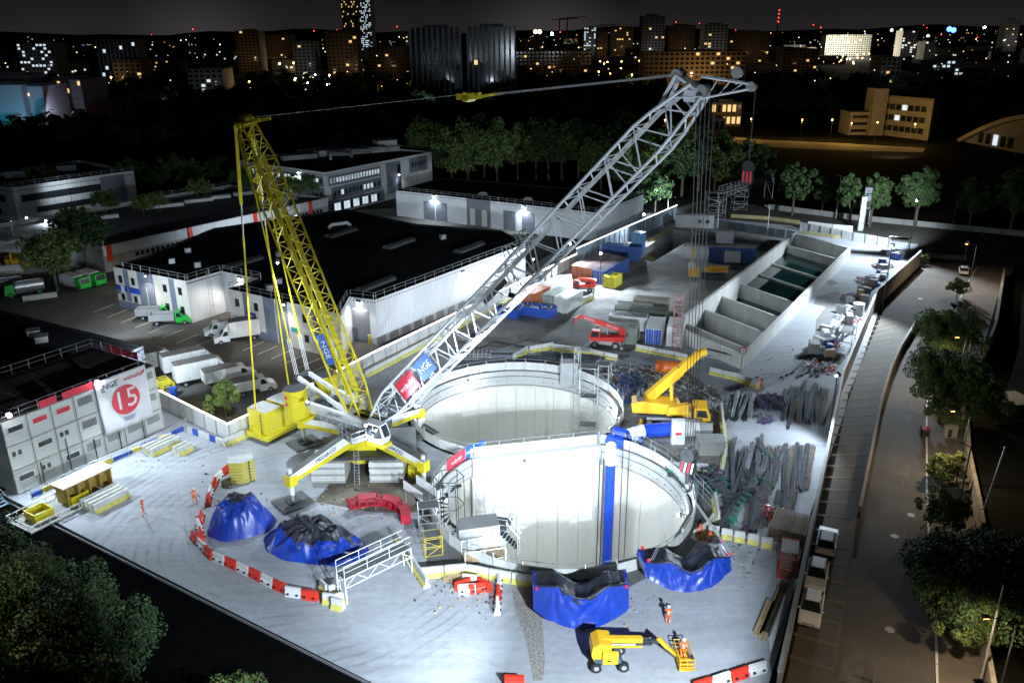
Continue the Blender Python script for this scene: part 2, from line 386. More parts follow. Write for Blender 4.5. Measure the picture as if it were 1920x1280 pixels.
# dirt zone between the shafts and the containers, matting zones
def patch(name, pix, z, m, holes=()):
    poly = [xy(W(x, y)) for x, y in pix]
    return sheet(name, poly, list(holes), z, m)
patch('muddy_yard', [(820, 620), (1020, 520), (1255, 412), (1330, 427), (1480, 440), (1270, 600), (1180, 660), (985, 640), (880, 672), (790, 670)], .004, mat('worn_yard', (.21, .205, .195), .85, var=.3, scale=.3, bump=.4, dark=((.10, .095, .085), .13, .52)), [pit_hole])
patch('dark_walkway', [(775, 925), (800, 1010), (800, 1068), (960, 1082), (1010, 1100), (1180, 1100), (1290, 1040), (1345, 960), (1330, 880), (1298, 950), (1250, 1030), (1050, 1076), (880, 1040), (806, 960)], .008, matgrey)
patch('muddy_works_area', [(985, 665), (1160, 690), (1280, 690), (1350, 740), (1375, 900), (1330, 905), (1150, 822), (1160, 760), (1120, 700), (960, 676)], .008, mat('works_ground', (.17, .165, .155), .9, var=.45, scale=.9, bump=.5))
patch('oily_crane_pad', [(590, 940), (700, 960), (790, 960), (800, 850), (780, 835), (700, 870), (640, 880)], .008, mat('stained_pad', (.15, .13, .10), .85, var=.3, scale=.6, dark=((.08, .065, .045), .25, .5)))
patch('wet_patch', [(1530, 556), (1570, 545), (1590, 560), (1560, 600), (1542, 640), (1528, 635), (1530, 600), (1548, 575), (1525, 570)], .004, mat('wet_concrete', (.17, .17, .17), .6, var=.2, scale=1))
patch('damp_spot', [(1542, 528), (1558, 524), (1572, 531), (1556, 536)], .004, MATS['wet_concrete'])
patch('gravel_track', [(958, 1095), (1010, 1098), (1016, 1150), (1022, 1240), (1018, 1275), (1000, 1275), (986, 1200), (965, 1140)], .006, mat('gravel_bed', (.30, .285, .26), .95, var=.6, scale=5, bump=1, bscale=9))
patch('unlit_lot', [(-900, 1000), (-60, 900), (350, 1110), (705, 1289), (820, 1500), (700, 2600), (-900, 2600)], -.012, mat('unlit_ground_black', (.004, .004, .004), 1, var=.3, spec=0))  # near-black colour stands for ground left in the dark
for q_ in ((330, 900, 365, 1080), (900, 1150, 1380, 1040), (1330, 700, 1420, 1230), (640, 1150, 1000, 1270)):
    a, b = W(q_[0], q_[1]), W(q_[2], q_[3]); S(MB().beam(a+Vector((0, 0, .004)), b+Vector((0, 0, .004)), .05, .004).obj('slab_joint', conc_grey))
# ---- shafts
DEP = 34
def shaft(name, label, c, loop, arc):
    t = T(name, label, 'shaft', (c.x, c.y, 0)); cc = Vector((c.x, c.y))
    # wall panels, ~2.7 m wide each, recessed joints; slightly uneven
    n = len(arc); k = 2
    rest = list(range(0, n-1, k))
    for i in rest:
        seg = arc[i:min(i+k+1, n)]
        off = random.uniform(-.02, .02); mb = MB(); ps = [Vector(p)-cc for p in seg]
        a, b = ps[0].copy(), ps[-1].copy()
        tdir = (b-a).normalized(); ps[0] = a+tdir*.02; ps[-1] = b-tdir*.02
        inn = [p*(1-off/RS) for p in ps]; out = [p*(1+.7/RS) for p in ps]
        mb.prism([tuple(p) for p in inn]+[tuple(p) for p in out[::-1]], -DEP, -2.3); mb.obj('wall_panel', wall_conc, t)
    # backing ring so no light leaks through joints
    mb = MB(); o = [((Vector(p)-cc)*(1+.35/RS)) for p in arc]
    for i in range(len(o)-1): mb.quad([(*o[i], -DEP), (*o[i+1], -DEP), (*o[i+1], 0), (*o[i], 0)])
    mb.obj('backing_wall', conc_grey, t)
    # capping beam
    mb = MB()
    for i in range(len(arc)-1):
        p, q = Vector(arc[i])-cc, Vector(arc[i+1])-cc
        f0, f1 = 1-.28/RS, 1+.75/RS
        mb.prism([tuple(p*f0), tuple(q*f0), tuple(q*f1), tuple(p*f1)], -2.3, -.0)
    mb.obj('capping_beam', concrete, t)
    MB().prism([tuple(Vector(p)-cc) for p in loop], -DEP-.5, -DEP).obj('shaft_floor', conc_dark, t)
    return t
sh2 = shaft('near_shaft', 'nearer round concrete shaft with blue duct and spiral stair', C2, loop2, A2)
sh1 = shaft('rear_shaft', 'farther round concrete shaft with scaffold tower on its right wall', C1, loop1, A1)
# dividing wall along the chord
dv = T('dividing_wall', 'straight concrete wall between the two round shafts', 'wall', (_mid.x, _mid.y, 0), math.atan2(_t.y, _t.x))
L_ = 2*_hc+.6
np_ = 6
for i in range(np_):
    w = L_/np_; MB().box((-L_/2+w*(i+.5), 0, -DEP/2-1.2), (w-.04, 1.1+random.uniform(0, .06), DEP-2.4)).obj('wall_panel', wall_conc, dv)
MB().box((0, 0, -1.2), (L_, 1.5, 2.36)).obj('capping_beam', concrete, dv)
MB().box((0, 0, -DEP/2-1), (L_-.2, .7, DEP-2.4)).obj('backing_wall', conc_grey, dv)
for sx in (-1, 1):
    MB().box((sx*(L_/2-.35), -_n.y*0, -DEP/2-.8), (1.0, 3.0, DEP-3.2)).obj('corner_pier', wall_conc, dv)
# parapet panels with posts and handrail round the shafts
def parapet(name, label, pts, h=1.15, th=.12, m=offwhite, hm=steel, group='shaft parapets', rail=True):
    t = T(name, label, 'parapet', (*pts[0], 0), 0, group); o = Vector(pts[0])
    for i in range(len(pts)-1):
        a, b = Vector(pts[i])-o, Vector(pts[i+1])-o; d = b-a; L = d.length; an = math.atan2(d.y, d.x); c = (a+b)/2
        ub('parapet_panel', t, (c.x, c.y, h/2), (L-.06, th, h), an, m)
        ub('post', t, (a.x, a.y, (h+.5)/2), (.1, .16, h+.5), an, hm)
        if rail: rod('handrail', t, (a.x, a.y, h+.48), (b.x, b.y, h+.48), .03, hm)
    return t
def scaled(arc, c, f, step=2): return [tuple(c+(Vector(p)-c)*f) for p in arc[::step]]
par2 = parapet('shaft_parapet', 'white panelled parapet with handrail round the nearer shaft', scaled(loop2, C2, 1.025), rail=True)
par1 = parapet('shaft_parapet', 'white panelled parapet with handrail round the farther shaft', scaled(loop1, C1, 1.025), rail=True)
pdv = parapet('shaft_parapet', 'white panels along the wall dividing the two shafts', [tuple(CHA+(CHB-CHA)*k/5) for k in range(6)])
# banners on near shaft inner rim, back left
for nm_, c_, lp_, l_ in (('ring_pipe', C2, A2, 'thin dark pipe and dotted anchor row round the inside of the nearer shaft'), ('ring_pipe', C1, A1, 'thin dark pipe and dotted anchor row round the inside of the farther shaft')):
    t = T(nm_, l_, 'pipe', (c_.x, c_.y, 0)); cc = Vector((c_.x, c_.y)); ps = [(Vector(p)-cc)*(1-.42/RS) for p in lp_]
    for z_ in (-.7, -2.0): MB().tube([(p.x, p.y, z_) for p in ps], .035, 4).obj('pipe', dsteel if z_ > -1 else rust, t)
    b_ = MB()
    for p in ps:
        for k_ in (0, .5): b_.box((p.x, p.y, -1.4), (.08, .08, .08), k_)
    b_.obj('anchor_heads', dsteel, t)['kind'] = 'stuff'
def rim_pt(c, ang, r, z): return Vector((c.x+r*math.cos(ang), c.y+r*math.sin(ang), z))
def rim_banner(label, c, a0, a1, z0, z1, m, body, bm, size):
    r = RS-.02; mid = (a0+a1)/2; n = 6; mb = MB()
    for i in range(n):
        b0, b1 = a0+(a1-a0)*i/n, a0+(a1-a0)*(i+1)/n
        p = [rim_pt(c, b0, r+.1, z0), rim_pt(c, b1, r+.1, z0), rim_pt(c, b1, r+.1, z1), rim_pt(c, b0, r+.1, z1)]
        q = [rim_pt(c, b0, r+.14, z0), rim_pt(c, b1, r+.14, z0), rim_pt(c, b1, r+.14, z1), rim_pt(c, b0, r+.14, z1)]
        mb.quad(p[::-1]); mb.quad(q); mb.quad([p[3], p[2], q[2], q[3]])
    t = T('shaft_banner', label, 'banner', (0, 0, 0)); mb.obj('cloth', m, t)
    inward = Vector((-math.cos(mid), -math.sin(mid), 0)); x = Vector((-math.sin(mid), math.cos(mid), 0))
    if x.x < 0: x = -x
    txt(body, t, rim_pt(c, mid, r-.02 if True else r, (z0+z1)/2), size, x, (0, 0, 1), bm, ext=.01)
    return t
def ang_of(c, px, py, h): p = W(px, py, h); return math.atan2(p.y-c.y, p.x-c.x)
aR0, aR1, aB1 = ang_of(C2, 822, 868, 1), ang_of(C2, 865, 845, 1), ang_of(C2, 918, 836, 1)
rim_banner('red banner with white lettering on the back left rim of the nearer shaft', C2, aR0, aR1, .1, 1.5, banner_r, 'webuild', white_p, .62)
rim_banner('blue banner with white lettering beside the red one on the shaft rim', C2, aR1-.01, aB1, .1, 1.5, banner_b, 'NGE  NGE', white_p, .66)
# shaft lamps
SHK = .235
def shaft_lamp(label, c, px, py, power, h=.9):
    a = ang_of(c, px, py, 0); p = rim_pt(c, a, RS-1.1, h); q = Vector((c.x, c.y, -4))
    t = T('shaft_lamp', label, 'lamp', p); d = (q-p).normalized(); MB().beam(-d*.2, -d*.02, .4, .3).obj('housing', dsteel, t); MB().lathe([(.001, -.14), (.1, -.1), (.14, 0), (.1, .1), (.001, .14)], 8, c=d*.16).obj('lens', g_white, t)
    MB().beam(-d*.2, -d*.2+Vector((math.cos(a)*.9, math.sin(a)*.9, .1)), .06, .06).obj('bracket', dsteel, t)
    lamp('POINT', p+d*.4, power*SHK, COOL, size=.25); return t
shaft_lamp('bright lamp at the back rim of the nearer shaft beside the blue banner', C2, 900, 845, 14000*.25, -.4)
shaft_lamp('bright lamp on the shaft rim left of the blue duct', C2, 1105, 825, 14000*.25, -.4)
shaft_lamp('lamp on the left rim of the nearer shaft', C2, 815, 930, 9000*.3, -.4)
shaft_lamp('lamp under the right rim of the nearer shaft', C2, 1290, 960, 12000*.4, -.4)
shaft_lamp('assumed lamp under the front rim of the nearer shaft', C2, 1000, 1060, 16000*1.1, -.4)  # assumed lamp out of view, lights the opposite shaft wall
shaft_lamp('assumed lamp under the front rim of the nearer shaft, right of middle', C2, 1130, 1060, 16000*1.1, -.4)  # second assumed front rim lamp, likewise out of view
shaft_lamp('lamp at the back left rim of the farther shaft', C1, 850, 690, 9000*.3, -.4)
shaft_lamp('lamp at the right rim of the farther shaft', C1, 1145, 760, 12000*.35, -.4)
shaft_lamp('lamp at the left rim of the farther shaft', C1, 790, 780, 14000*.5, -.4)
shaft_lamp('lamp on the dividing wall facing the farther shaft', C1, 980, 835, 17000*.8, -.6)
shaft_lamp('lamp on the dividing wall near the scaffold tower', C1, 1100, 825, 12000*.7, -.6)
# ---- basins
bas_m = mat('basin_concrete', (.55, .55, .52), .85, var=.14, scale=.5, streak=True, bump=.2)
bt = T('settling_basins', 'long open concrete basin tank split into bays by cross walls', 'basin', (BA.x, BA.y, 0))
def bl(p): return Vector((p[0]-BA.x, p[1]-BA.y, 0))
def wallseg(name, a, b, th, z0, z1, m, parent): 
    d = b-a; c = (a+b)/2; return MB().box((c.x, c.y, (z0+z1)/2), (d.length, th, z1-z0), math.atan2(d.y, d.x)).obj(name, m, parent)
a_, b_, c_, d_ = bl(BA), bl(BB), bl(BC), bl(BD)
wallseg('long_wall', a_, b_, .55, -4.2, 2.2, bas_m, bt)
wallseg('long_wall', d_, c_, .55, -4.2, 2.19, bas_m, bt)
wallseg('end_wall', a_, d_, .5, -4.2, 2.18, bas_m, bt)
wallseg('end_wall', b_, c_, .5, -4.2, 2.17, bas_m, bt)
MB().prism([tuple(v)[:2] for v in (a_, b_, c_, d_)], -4.6, -4.2).obj('basin_floor', conc_dark, bt)
_L = (b_-a_).length
def tcross(px, py, h):
    p = bl(W(px, py, h)); return max(0, min(1, (p-a_).dot(b_-a_)/_L**2))
tl = [(1477, 459, .9), (1440, 492, -.6), (1412, 511, -.6), (1390, 532, .2), (1355, 555, .7), (1326, 580, .7), (1287, 606, .7)]
ts = []
for px, py, h in tl:
    k = tcross(px, py, h); ts.append(k)
    p, q = a_.lerp(b_, k), d_.lerp(c_, k); dd = (q-p).normalized()
    wallseg('cross_wall', p+dd*.28, q-dd*.28, .4, -4.2, h, bas_m, bt)
for i, (k0, k1) in enumerate(((ts[0], ts[1]), (ts[1], ts[2]), (ts[2], ts[3]), (ts[3], ts[4]))):
    ps = [a_.lerp(b_, k0), a_.lerp(b_, k1), d_.lerp(c_, k1), d_.lerp(c_, k0)]
    z = -.9 if i < 3 else -2.4
    S(MB().quad([(BA.x+p.x, BA.y+p.y, z) for p in ps]).obj('basin_water', water_m))
# ---- slipway pit
pt = T('excavation_pit', 'sunken concrete ramp pit behind the containers, edged by yellow railing', 'pit', (PA.x, PA.y, 0))
q = [Vector((p.x-PA.x, p.y-PA.y, 0)) for p in (PA, PB, PC, PD)]
for i, (u, v, m) in enumerate(((0, 1, conc_grey), (1, 2, concrete), (2, 3, conc_grey), (3, 0, conc_grey))): wallseg('retaining_wall', q[u], q[v], .4, -6, .02+.003*i, m, pt)
MB().prism([tuple(v)[:2] for v in q], -6.2, -6).obj('pit_floor', conc_dark, pt)
# ------------------------------------------------------------------ big lattice crane
CR = Vector((-16.5, 81.6, 0)); LOAD = W(1275, 1078, 0); _v = (LOAD-CR); CAZ = math.atan2(_v.y, _v.x); RAD = _v.length
crane = T('lattice_crane', 'huge crane with grey lattice boom, yellow derrick mast and four white and yellow outriggers', 'crane', CR, CAZ)
CI = (Matrix.Translation(CR) @ Matrix.Rotation(CAZ, 4, 'Z')).inverted()
def CL(p): return CI @ Vector(p)
def lattice(t, name, p0, p1, w0, w1, h0, h1, n, mat_, rc, rl, taper=.12, lname='lacing', full=None):
    p0 = Vector(p0); p1 = Vector(p1); d = p1-p0; L = d.length; dn = d.normalized(); sd = Vector((0, 1, 0)); up = sd.cross(dn).normalized()
    if up.z < 0 and abs(dn.z) < .9: up = -up
    W_, H_ = full or (max(w0, w1), max(h0, h1))
    def sec(k):
        a = min(1, k/taper) if taper else 1; b = min(1, (1-k)/taper) if taper else 1
        w = (w0+(W_-w0)*a) if k < .5 else (w1+(W_-w1)*b); h = (h0+(H_-h0)*a) if k < .5 else (h1+(H_-h1)*b)
        c = p0+d*k; return [c+sd*s*w/2+up*u*h/2 for s, u in ((-1, -1), (1, -1), (1, 1), (-1, 1))]
    secs = [sec(i/n) for i in range(n+1)]
    mb = MB()
    for j in range(4):
        for i in range(n): mb.cyl(secs[i][j], secs[i+1][j], rc, 6)
    bo = mb.obj(name, mat_, t)
    for i in range(n):
        for j in range(4):
            k = (j+1) % 4
            a, b = (secs[i][j], secs[i+1][k]) if i % 2 == 0 else (secs[i][k], secs[i+1][j])
            rod(lname, bo, a, b, rl, mat_)
            if i and i % 4 == 0: rod(lname, bo, secs[i][j], secs[i][k], rl, mat_)
            elif i and j % 2 == 0: rod(lname, bo, secs[i][j], secs[i][k], rl*.9, mat_)
    return bo, secs
# star base and outriggers ------------------------------------------------
mb = MB(); mb.cyl((0, 0, 1.2), (0, 0, 4.4), 1.9, 16, 0); mb.cyl((0, 0, 4.4), (0, 0, 5.1), 2.3, 20, 1); mb.box((0, 0, 3.2), (3.6, 3.6, 2.0), -CAZ, 0)
mb.obj('centre_base', [yellow, dsteel], crane)
feet = [W(550, 943), W(796, 915), W(572, 832), W(788, 812)]
for i, f in enumerate(feet):
    e = CL(f); d = Vector((e.x, e.y, 0)).normalized(); s = d*1.7; L = Vector((e.x, e.y, 0)).length; s2 = d*(L+.3)
    z0, z1 = 4.05, 2.75
    up = MB(); up.beam(s+Vector((0, 0, z0+.25)), s2+Vector((0, 0, z1+.35)), .85, 1.0, 0, h2=.55)
    ar = up.obj('outrigger_arm', white_p, crane)
    MB().beam(s+Vector((0, 0, z0-.55)), s2+Vector((0, 0, z1-.12)), .86, .62, 0, h2=.40).obj('yellow_underside', yellow, ar)
    MB().beam(s+Vector((0, 0, z0+.77)), s2+Vector((0, 0, z1+.64)), .74, .05).obj('walkway_plate', matgrey, ar)
    ft = MB().cyl((e.x, e.y, 1.0), (e.x, e.y, 3.9), .24, 12).obj('jack_cylinder', white_p, crane)
    MB().box((e.x, e.y, 2.7), (.95, .95, 1.15), math.atan2(d.y, d.x)).obj('jack_box', yellow, ft)
    MB().cyl((e.x, e.y, .25), (e.x, e.y, 1.1), .16, 10).obj('jack_rod', steel, ft)
    sp = MB(); sp.box((e.x, e.y, .12), (3.4, 3.0, .16), .7-CAZ, 0); sp.box((e.x, e.y, .28), (1.3, 1.3, .16), .7-CAZ, 1); sp.obj('spreader_mat', [matgrey, dsteel], crane)
    # name on the arms that face the camera
    if i < 2:
        fw = (CI.to_3x3() @ Vector((0, -1, 0))); n = d.cross(Vector((0, 0, 1)))
        if n.dot(fw) < 0: n = -n
        c = d*(1.7+(L-1.4)*.45)+Vector((0, 0, (z0+z1)/2+.38))+n*.50
        ax = d if (CI.to_3x3() @ Vector((1, 0, 0))).dot(d) > 0 else -d
        slope = (z1-z0)/(L-1.4)*(1 if ax is d else -1); ax = (ax+Vector((0, 0, slope))).normalized()
        txt('MEDIACO', ar, c, .62, ax, (0, 0, 1), ink)
# timber mats under the base, ladder
def cxy(px, py, h=0): return CL(W(px, py, h))
mt = T('crane_pedestal_blocks', 'weathered block stacks under the crane centre with a dark opening between them', 'block stack', CR, CAZ*0)
for sx in (-1, 1):
    for k in range(9): MB().box((sx*3.1, -2.4+random.uniform(-.05, .05), .15+k*.27), (3.6+random.uniform(-.1, .1), 3.0, .24)).obj('block', offwhite if k % 3 else conc_grey, mt)
MB().box((0, -2.2, 2.65), (8.2, 2.6, .3)).obj('deck_plate', dsteel, mt)
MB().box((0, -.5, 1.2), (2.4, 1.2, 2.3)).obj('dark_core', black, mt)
mb = MB()
lad = T('access_ladder', 'grey ladder leaning on the crane base', 'ladder', CR+Vector((0, -4.4, 0)))
for s in (-.25, .25): mb.beam((s, 0, 0), (s, .9, 3.6), .05, .05)
for k in range(12): mb.beam((-.25, .9*k/12, .15+3.6*k/12), (.25, .9*k/12, .15+3.6*k/12), .04, .04)
mb.obj('ladder_frame', steel, lad)
# superstructure -----------------------------------------------------------
ss = MB()
for s in (-1, 1):
    ss.box((-2.2, s*1.25, 6.0), (9.6, .45, 1.2), 0, 0); ss.box((-2.2, s*1.26, 5.3), (9.2, .47, .3), 0, 1)
ss.box((-2.4, 0, 5.5), (9.0, 2.1, .5), 0, 2); ss.box((2.6, 0, 5.6), (1.2, 3.0, 1.0), 0, 2)
ss.obj('slewing_frame', [white_p, yellow, dsteel], crane)
txt('LIEBHERR', crane, (-2.4, -1.49, 6.1), .55, (1, 0, 0), (0, 0, 1), ink)
for x, r in ((-.9, .55), (-2.6, .6), (-4.3, .6), (-5.6, .45)): MB().cyl((x, -.9, 6.5), (x, .9, 6.5), r, 14).obj('winch_drum', steel if x > -3 else dsteel, crane)
MB().box((-3.5, 1.9, 6.3), (4.2, .9, 1.6)).obj('engine_house', white_p, crane)
MB().box((-.5, -1.9, 5.55), (8.5, .8, .08)).obj('side_walkway', matgrey, crane)
rl = MB()
for x in [i*.95-4.6 for i in range(10)]: rl.cyl((x, -2.28, 5.6), (x, -2.28, 6.6), .03, 5)
for z in (6.1, 6.6): rl.cyl((-4.6, -2.28, z), (3.95, -2.28, z), .03, 5)
rl.obj('walkway_railing', steel, crane)
MB().box((2.2, -2.9, 5.5), (3.0, 2.8, .08), R(-20)).obj('front_platform', matgrey, crane)
rl = MB(); c0 = [(3.9, -2.2), (3.1, -4.6), (.4, -3.8), (.6, -2.3)]
for a, b in zip(c0, c0[1:]):
    for k in range(4): x, y = a[0]+(b[0]-a[0])*k/3, a[1]+(b[1]-a[1])*k/3; rl.cyl((x, y, 5.5), (x, y, 6.6), .03, 5)
    for z in (6.05, 6.6): rl.cyl((*a, z), (*b, z), .03, 5)
rl.obj('platform_railing', steel, crane)
# cab
cb = MB(); P2 = [(0, 0), (2.2, 0), (2.5, .7), (2.0, 2.1), (0, 2.1)]
cb.add([(x+3.4, y-2.9, z+5.3) for y in (0, 1.1) for x, z in P2], [(0, 1, 2, 3, 4)[::-1], (5, 6, 7, 8, 9)]+[(i, (i+1) % 5, 5+(i+1) % 5, 5+i) for i in range(5)], 0)
cab = cb.obj('operator_cab', lattice_w, crane)
MB().add([(x+3.4, -2.92, z+5.3) for x, z in ((.2, .7), (1.0, .7), (1.0, 1.9), (.2, 1.9))], [(0, 1, 2, 3)]).add([(x+3.4, -2.92, z+5.3) for x, z in ((1.15, .5), (2.3, .75), (1.9, 1.95), (1.15, 1.95))], [(0, 1, 2, 3)]).add([(5.93, -2.75, 6.15), (5.93, -1.95, 6.15), (5.45, -1.95, 7.3), (5.45, -2.75, 7.3)], [(0, 1, 2, 3)]).obj('cab_window', glass, cab)
MB().box((4.6, -2.35, 5.1), (2.6, 1.3, .35)).obj('cab_mount', yellow, cab)
# A frame with stay ropes
tipA = Vector((-8.4, 0, 9.0))
for s in (-1, 1):
    MB().beam((-.2, s*1.0, 6.4), (tipA.x, s*.8, tipA.z), .36, .42).obj('a_frame_strut', lattice_w, crane)
    MB().beam((-6.4, s*1.0, 6.2), (tipA.x, s*.8, tipA.z), .16, .16).obj('a_frame_leg', dsteel, crane)
MB().cyl(tipA+Vector((0, -1, 0)), tipA+Vector((0, 1, 0)), .32, 10).obj('a_frame_sheave', dsteel, crane)
txt('LIEBHERR', crane, (-4.4, -1.22, 7.75), .42, (1, 0, -.32), (.32, 0, 1), ink)
# derrick mast
dfoot = Vector((.6, 0, 5.6)); dtop = CL(WY(474, 232, 89.5)); dtop.y = 0
mast, dsec = lattice(crane, 'derrick_mast', dfoot, dtop, 1.9, 1.7, 1.2, .9, 24, yellow, .12, .058, .12, full=(2.5, 2.0))
dd = (dtop-dfoot)
for s in (-.55, .55): MB().beam(dfoot+dd*.1+Vector((0, s, 0)), dfoot+dd*.9+Vector((0, s*.9, 0)), .6, .22).obj('inner_stay_plate', yellow, mast)
hd = MB(); dn = dd.normalized(); hd.beam(dtop+Vector((0, -1.1, 0)), dtop+Vector((0, 1.1, 0)), .8, .5); hd.cyl(dtop+Vector((.2, -.6, .5)), dtop+Vector((.2, .6, .5)), .55, 12); hd.beam(dtop+Vector((.2, -.7, .2)), dtop+Vector((3.0, -.7, .7)), .22, .3); hd.beam(dtop+Vector((.2, .7, .2)), dtop+Vector((3.0, .7, .7)), .22, .3)
hd.obj('mast_head', yellow, crane)
# derrick ballast tray hanging from the mast head
bal = CL(W(527, 808)); bal.z = 0
bx, by = bal.x, bal.y*.3
tray = MB(); tray.box((bx, by, .85), (3.6, 6.0, .55)); tray.box((bx, by-2.6, 1.4), (1.0, .8, 1.0)); tray.box((bx, by+2.6, 1.4), (1.0, .8, 1.0))
tr = tray.obj('ballast_tray', yellow, crane)
for s in (-1.45, 1.45):
    for k in range(8):
        c = (bx, by+s, 1.35+k*.36); mb = MB(); pr = [(-1.5, -1.2), (1.5, -1.2), (1.65, 0), (1.5, 1.2), (-1.5, 1.2), (-1.65, 0)]
        mb.prism([(c[0]+x*.98+random.uniform(-.03, .03), c[1]+y) for x, y in pr], c[2]-.16, c[2]+.17, 0, 1); mb.obj('ballast_slab', [yellow, offwhite], tr)
    ch = MB()
    for k in range(7): ch.box((bx+.7, by+s-1.22, 1.4+k*.36), (.16, .06, .22))
    ch.obj('ballast_chain', dsteel, tr)
for s in (-1, 1):
    a = dtop+Vector((-.4, s*1.0, 0)); b = Vector((bx, by+s*2.6, 4.7))
    MB().beam(a, a.lerp(b, .26), .34, .34).obj('luffing_cylinder', yellow, crane)
    MB().cyl(a.lerp(b, .26), a.lerp(b, .36), .08, 8).obj('piston_rod', steel, crane)
    MB().cyl(a.lerp(b, .36), b, .10, 6).obj('suspension_rod', yellow, crane)
    for q in (-.9, .9): MB().beam(b, (bx+q, by+s*2.6, 1.6), .12, .16).obj('suspension_fork', yellow, crane)
    c = tipA+Vector((0, s*.8, .2)); e = dtop+Vector((0, s*.8, -.3))
    MB().cyl(e, e.lerp(c, .86), .085, 6).obj('stay_rod', yellow, crane)
    for q in (-.12, 0, .12): MB().cyl(e.lerp(c, .84)+Vector((q, q, 0)), c+Vector((q, q, 0)), .035, 5).obj('reeving_rope', white_p, crane)
# superstructure ballast, tall stack at the camera side
for s in (-2.35, 2.35):
    for k in range(10):
        c = (-7.2, s, 5.3+k*.34); mb = MB(); pr = [(1.35*math.cos(q*math.pi/6), 1.35*math.sin(q*math.pi/6)) for q in range(12)]
        mb.prism([(c[0]+x*.92, c[1]+y*.98) for x, y in pr], c[2]-.155, c[2]+.165, 0, 1); mb.obj('counterweight_slab', [yellow, dsteel if k == 9 else yellow], crane)
MB().box((-6.8, 0, 5.0), (2.2, 6.6, .4)).obj('counterweight_tray', yellow, crane)
# warning triangles
for z in (7.9, 7.1): MB().add([(-7.2-.3, -3.72, z-.25), (-7.2+.3, -3.72, z-.25), (-7.2, -3.72, z+.28)], [(0, 1, 2)]).obj('warning_triangle', banner_r, crane)
# main boom
bfoot = Vector((2.4, 0, 6.0)); btop = CL(WY(1312, 168, LOAD.y+.6)); btop.y = 0
boom, bsec = lattice(crane, 'main_boom', bfoot, btop, 2.2, 1.6, .7, 1.2, 29, lattice_w, .13, .062, .09, full=(2.9, 2.7))
bdir = (btop-bfoot).normalized(); bup = Vector((-bdir.z, 0, bdir.x))
# stowed stays lying along the boom top
for s in (-.35, .35, .6): MB().beam(bfoot+bdir*5+bup*1.0+Vector((0, s, 0)), btop-bdir*3+bup*1.0+Vector((0, s, 0)), .08, .16).obj('stay_bar', offwhite, boom)
# boom head
hd = MB(); hd.beam(btop-bdir*.6+Vector((0, -.9, 0)), btop-bdir*.6+Vector((0, .9, 0)), .8, .8); hd.cyl(btop+bdir*.3+Vector((0, -.5, -.3)), btop+bdir*.3+Vector((0, .5, -.3)), .45, 16, 1); hd.cyl(btop+bup*1.9-bdir*.5+Vector((0, -.5, 0)), btop+bup*1.9-bdir*.5+Vector((0, .5, 0)), .42, 16, 1)
for s in (-.8, .8): hd.beam(btop-bdir*3+bup*1.1+Vector((0, s, 0)), btop+bup*1.9-bdir*.5+Vector((0, s*.6, 0)), .22, .22); hd.beam(btop+Vector((0, s, 0)), btop+bup*1.9-bdir*.5+Vector((0, s*.6, 0)), .22, .22)
hd.obj('boom_head', [lattice_w, midgrey], crane)
nose = btop+Vector((3.7, 0, .3)); nb = MB()
for s in (-.55, .55): nb.cyl(btop+Vector((.2, s, .9)), nose+Vector((0, s*.3, .15)), .09, 6); nb.cyl(btop+Vector((.2, s, -.6)), nose+Vector((0, s*.3, -.15)), .09, 6)
for k in (.3, .55, .8):
    a = (btop+Vector((.2, 0, .9))).lerp(nose, k); b = (btop+Vector((.2, 0, -.6))).lerp(nose, max(.1, k-.2)); nb.cyl(a, b, .05, 5)
nb.cyl(nose+Vector((0, -.25, 0)), nose+Vector((0, .25, 0)), .34, 14, 1); nb.cyl(btop+Vector((2.6, -.15, 1.2)), btop+Vector((2.6, .15, 1.2)), .4, 14, 1); nb.beam(btop+Vector((2.6, 0, 1.2)), btop+Vector((2.6, 0, .4)), .1, .1)
nb.obj('runner_nose', [lattice_w, midgrey], crane)
# guy lines from derrick head to boom head
ga, gb = dtop+Vector((.6, 0, .5)), btop+bup*1.9-bdir*.5
gm = ga.lerp(gb, .60)
for s in (-.9, -.3, .3, .9): MB().cyl(ga+Vector((0, s, .2)), gm+Vector((0, s*.4, .25)), .03, 5).obj('luffing_rope', steel, crane)
eq = MB(); eq.beam(gm+Vector((-.9, 0, 0)), gm+Vector((.9, 0, .1)), 1.2, .5); eq.cyl(gm+Vector((0, -.6, 0)), gm+Vector((0, .6, 0)), .42, 10)
eq.obj('equaliser_block', yellow, crane)
for s in (-.5, .5):
    MB().beam(gm+Vector((.8, s, 0)), gm.lerp(gb, .16)+Vector((0, s, 0)), .14, .2).obj('guy_link', yellow, crane)
    MB().beam(gm.lerp(gb, .16)+Vector((0, s, 0)), gb+Vector((0, s*.8, 0)), .10, .16).obj('guy_bar', steel, crane)
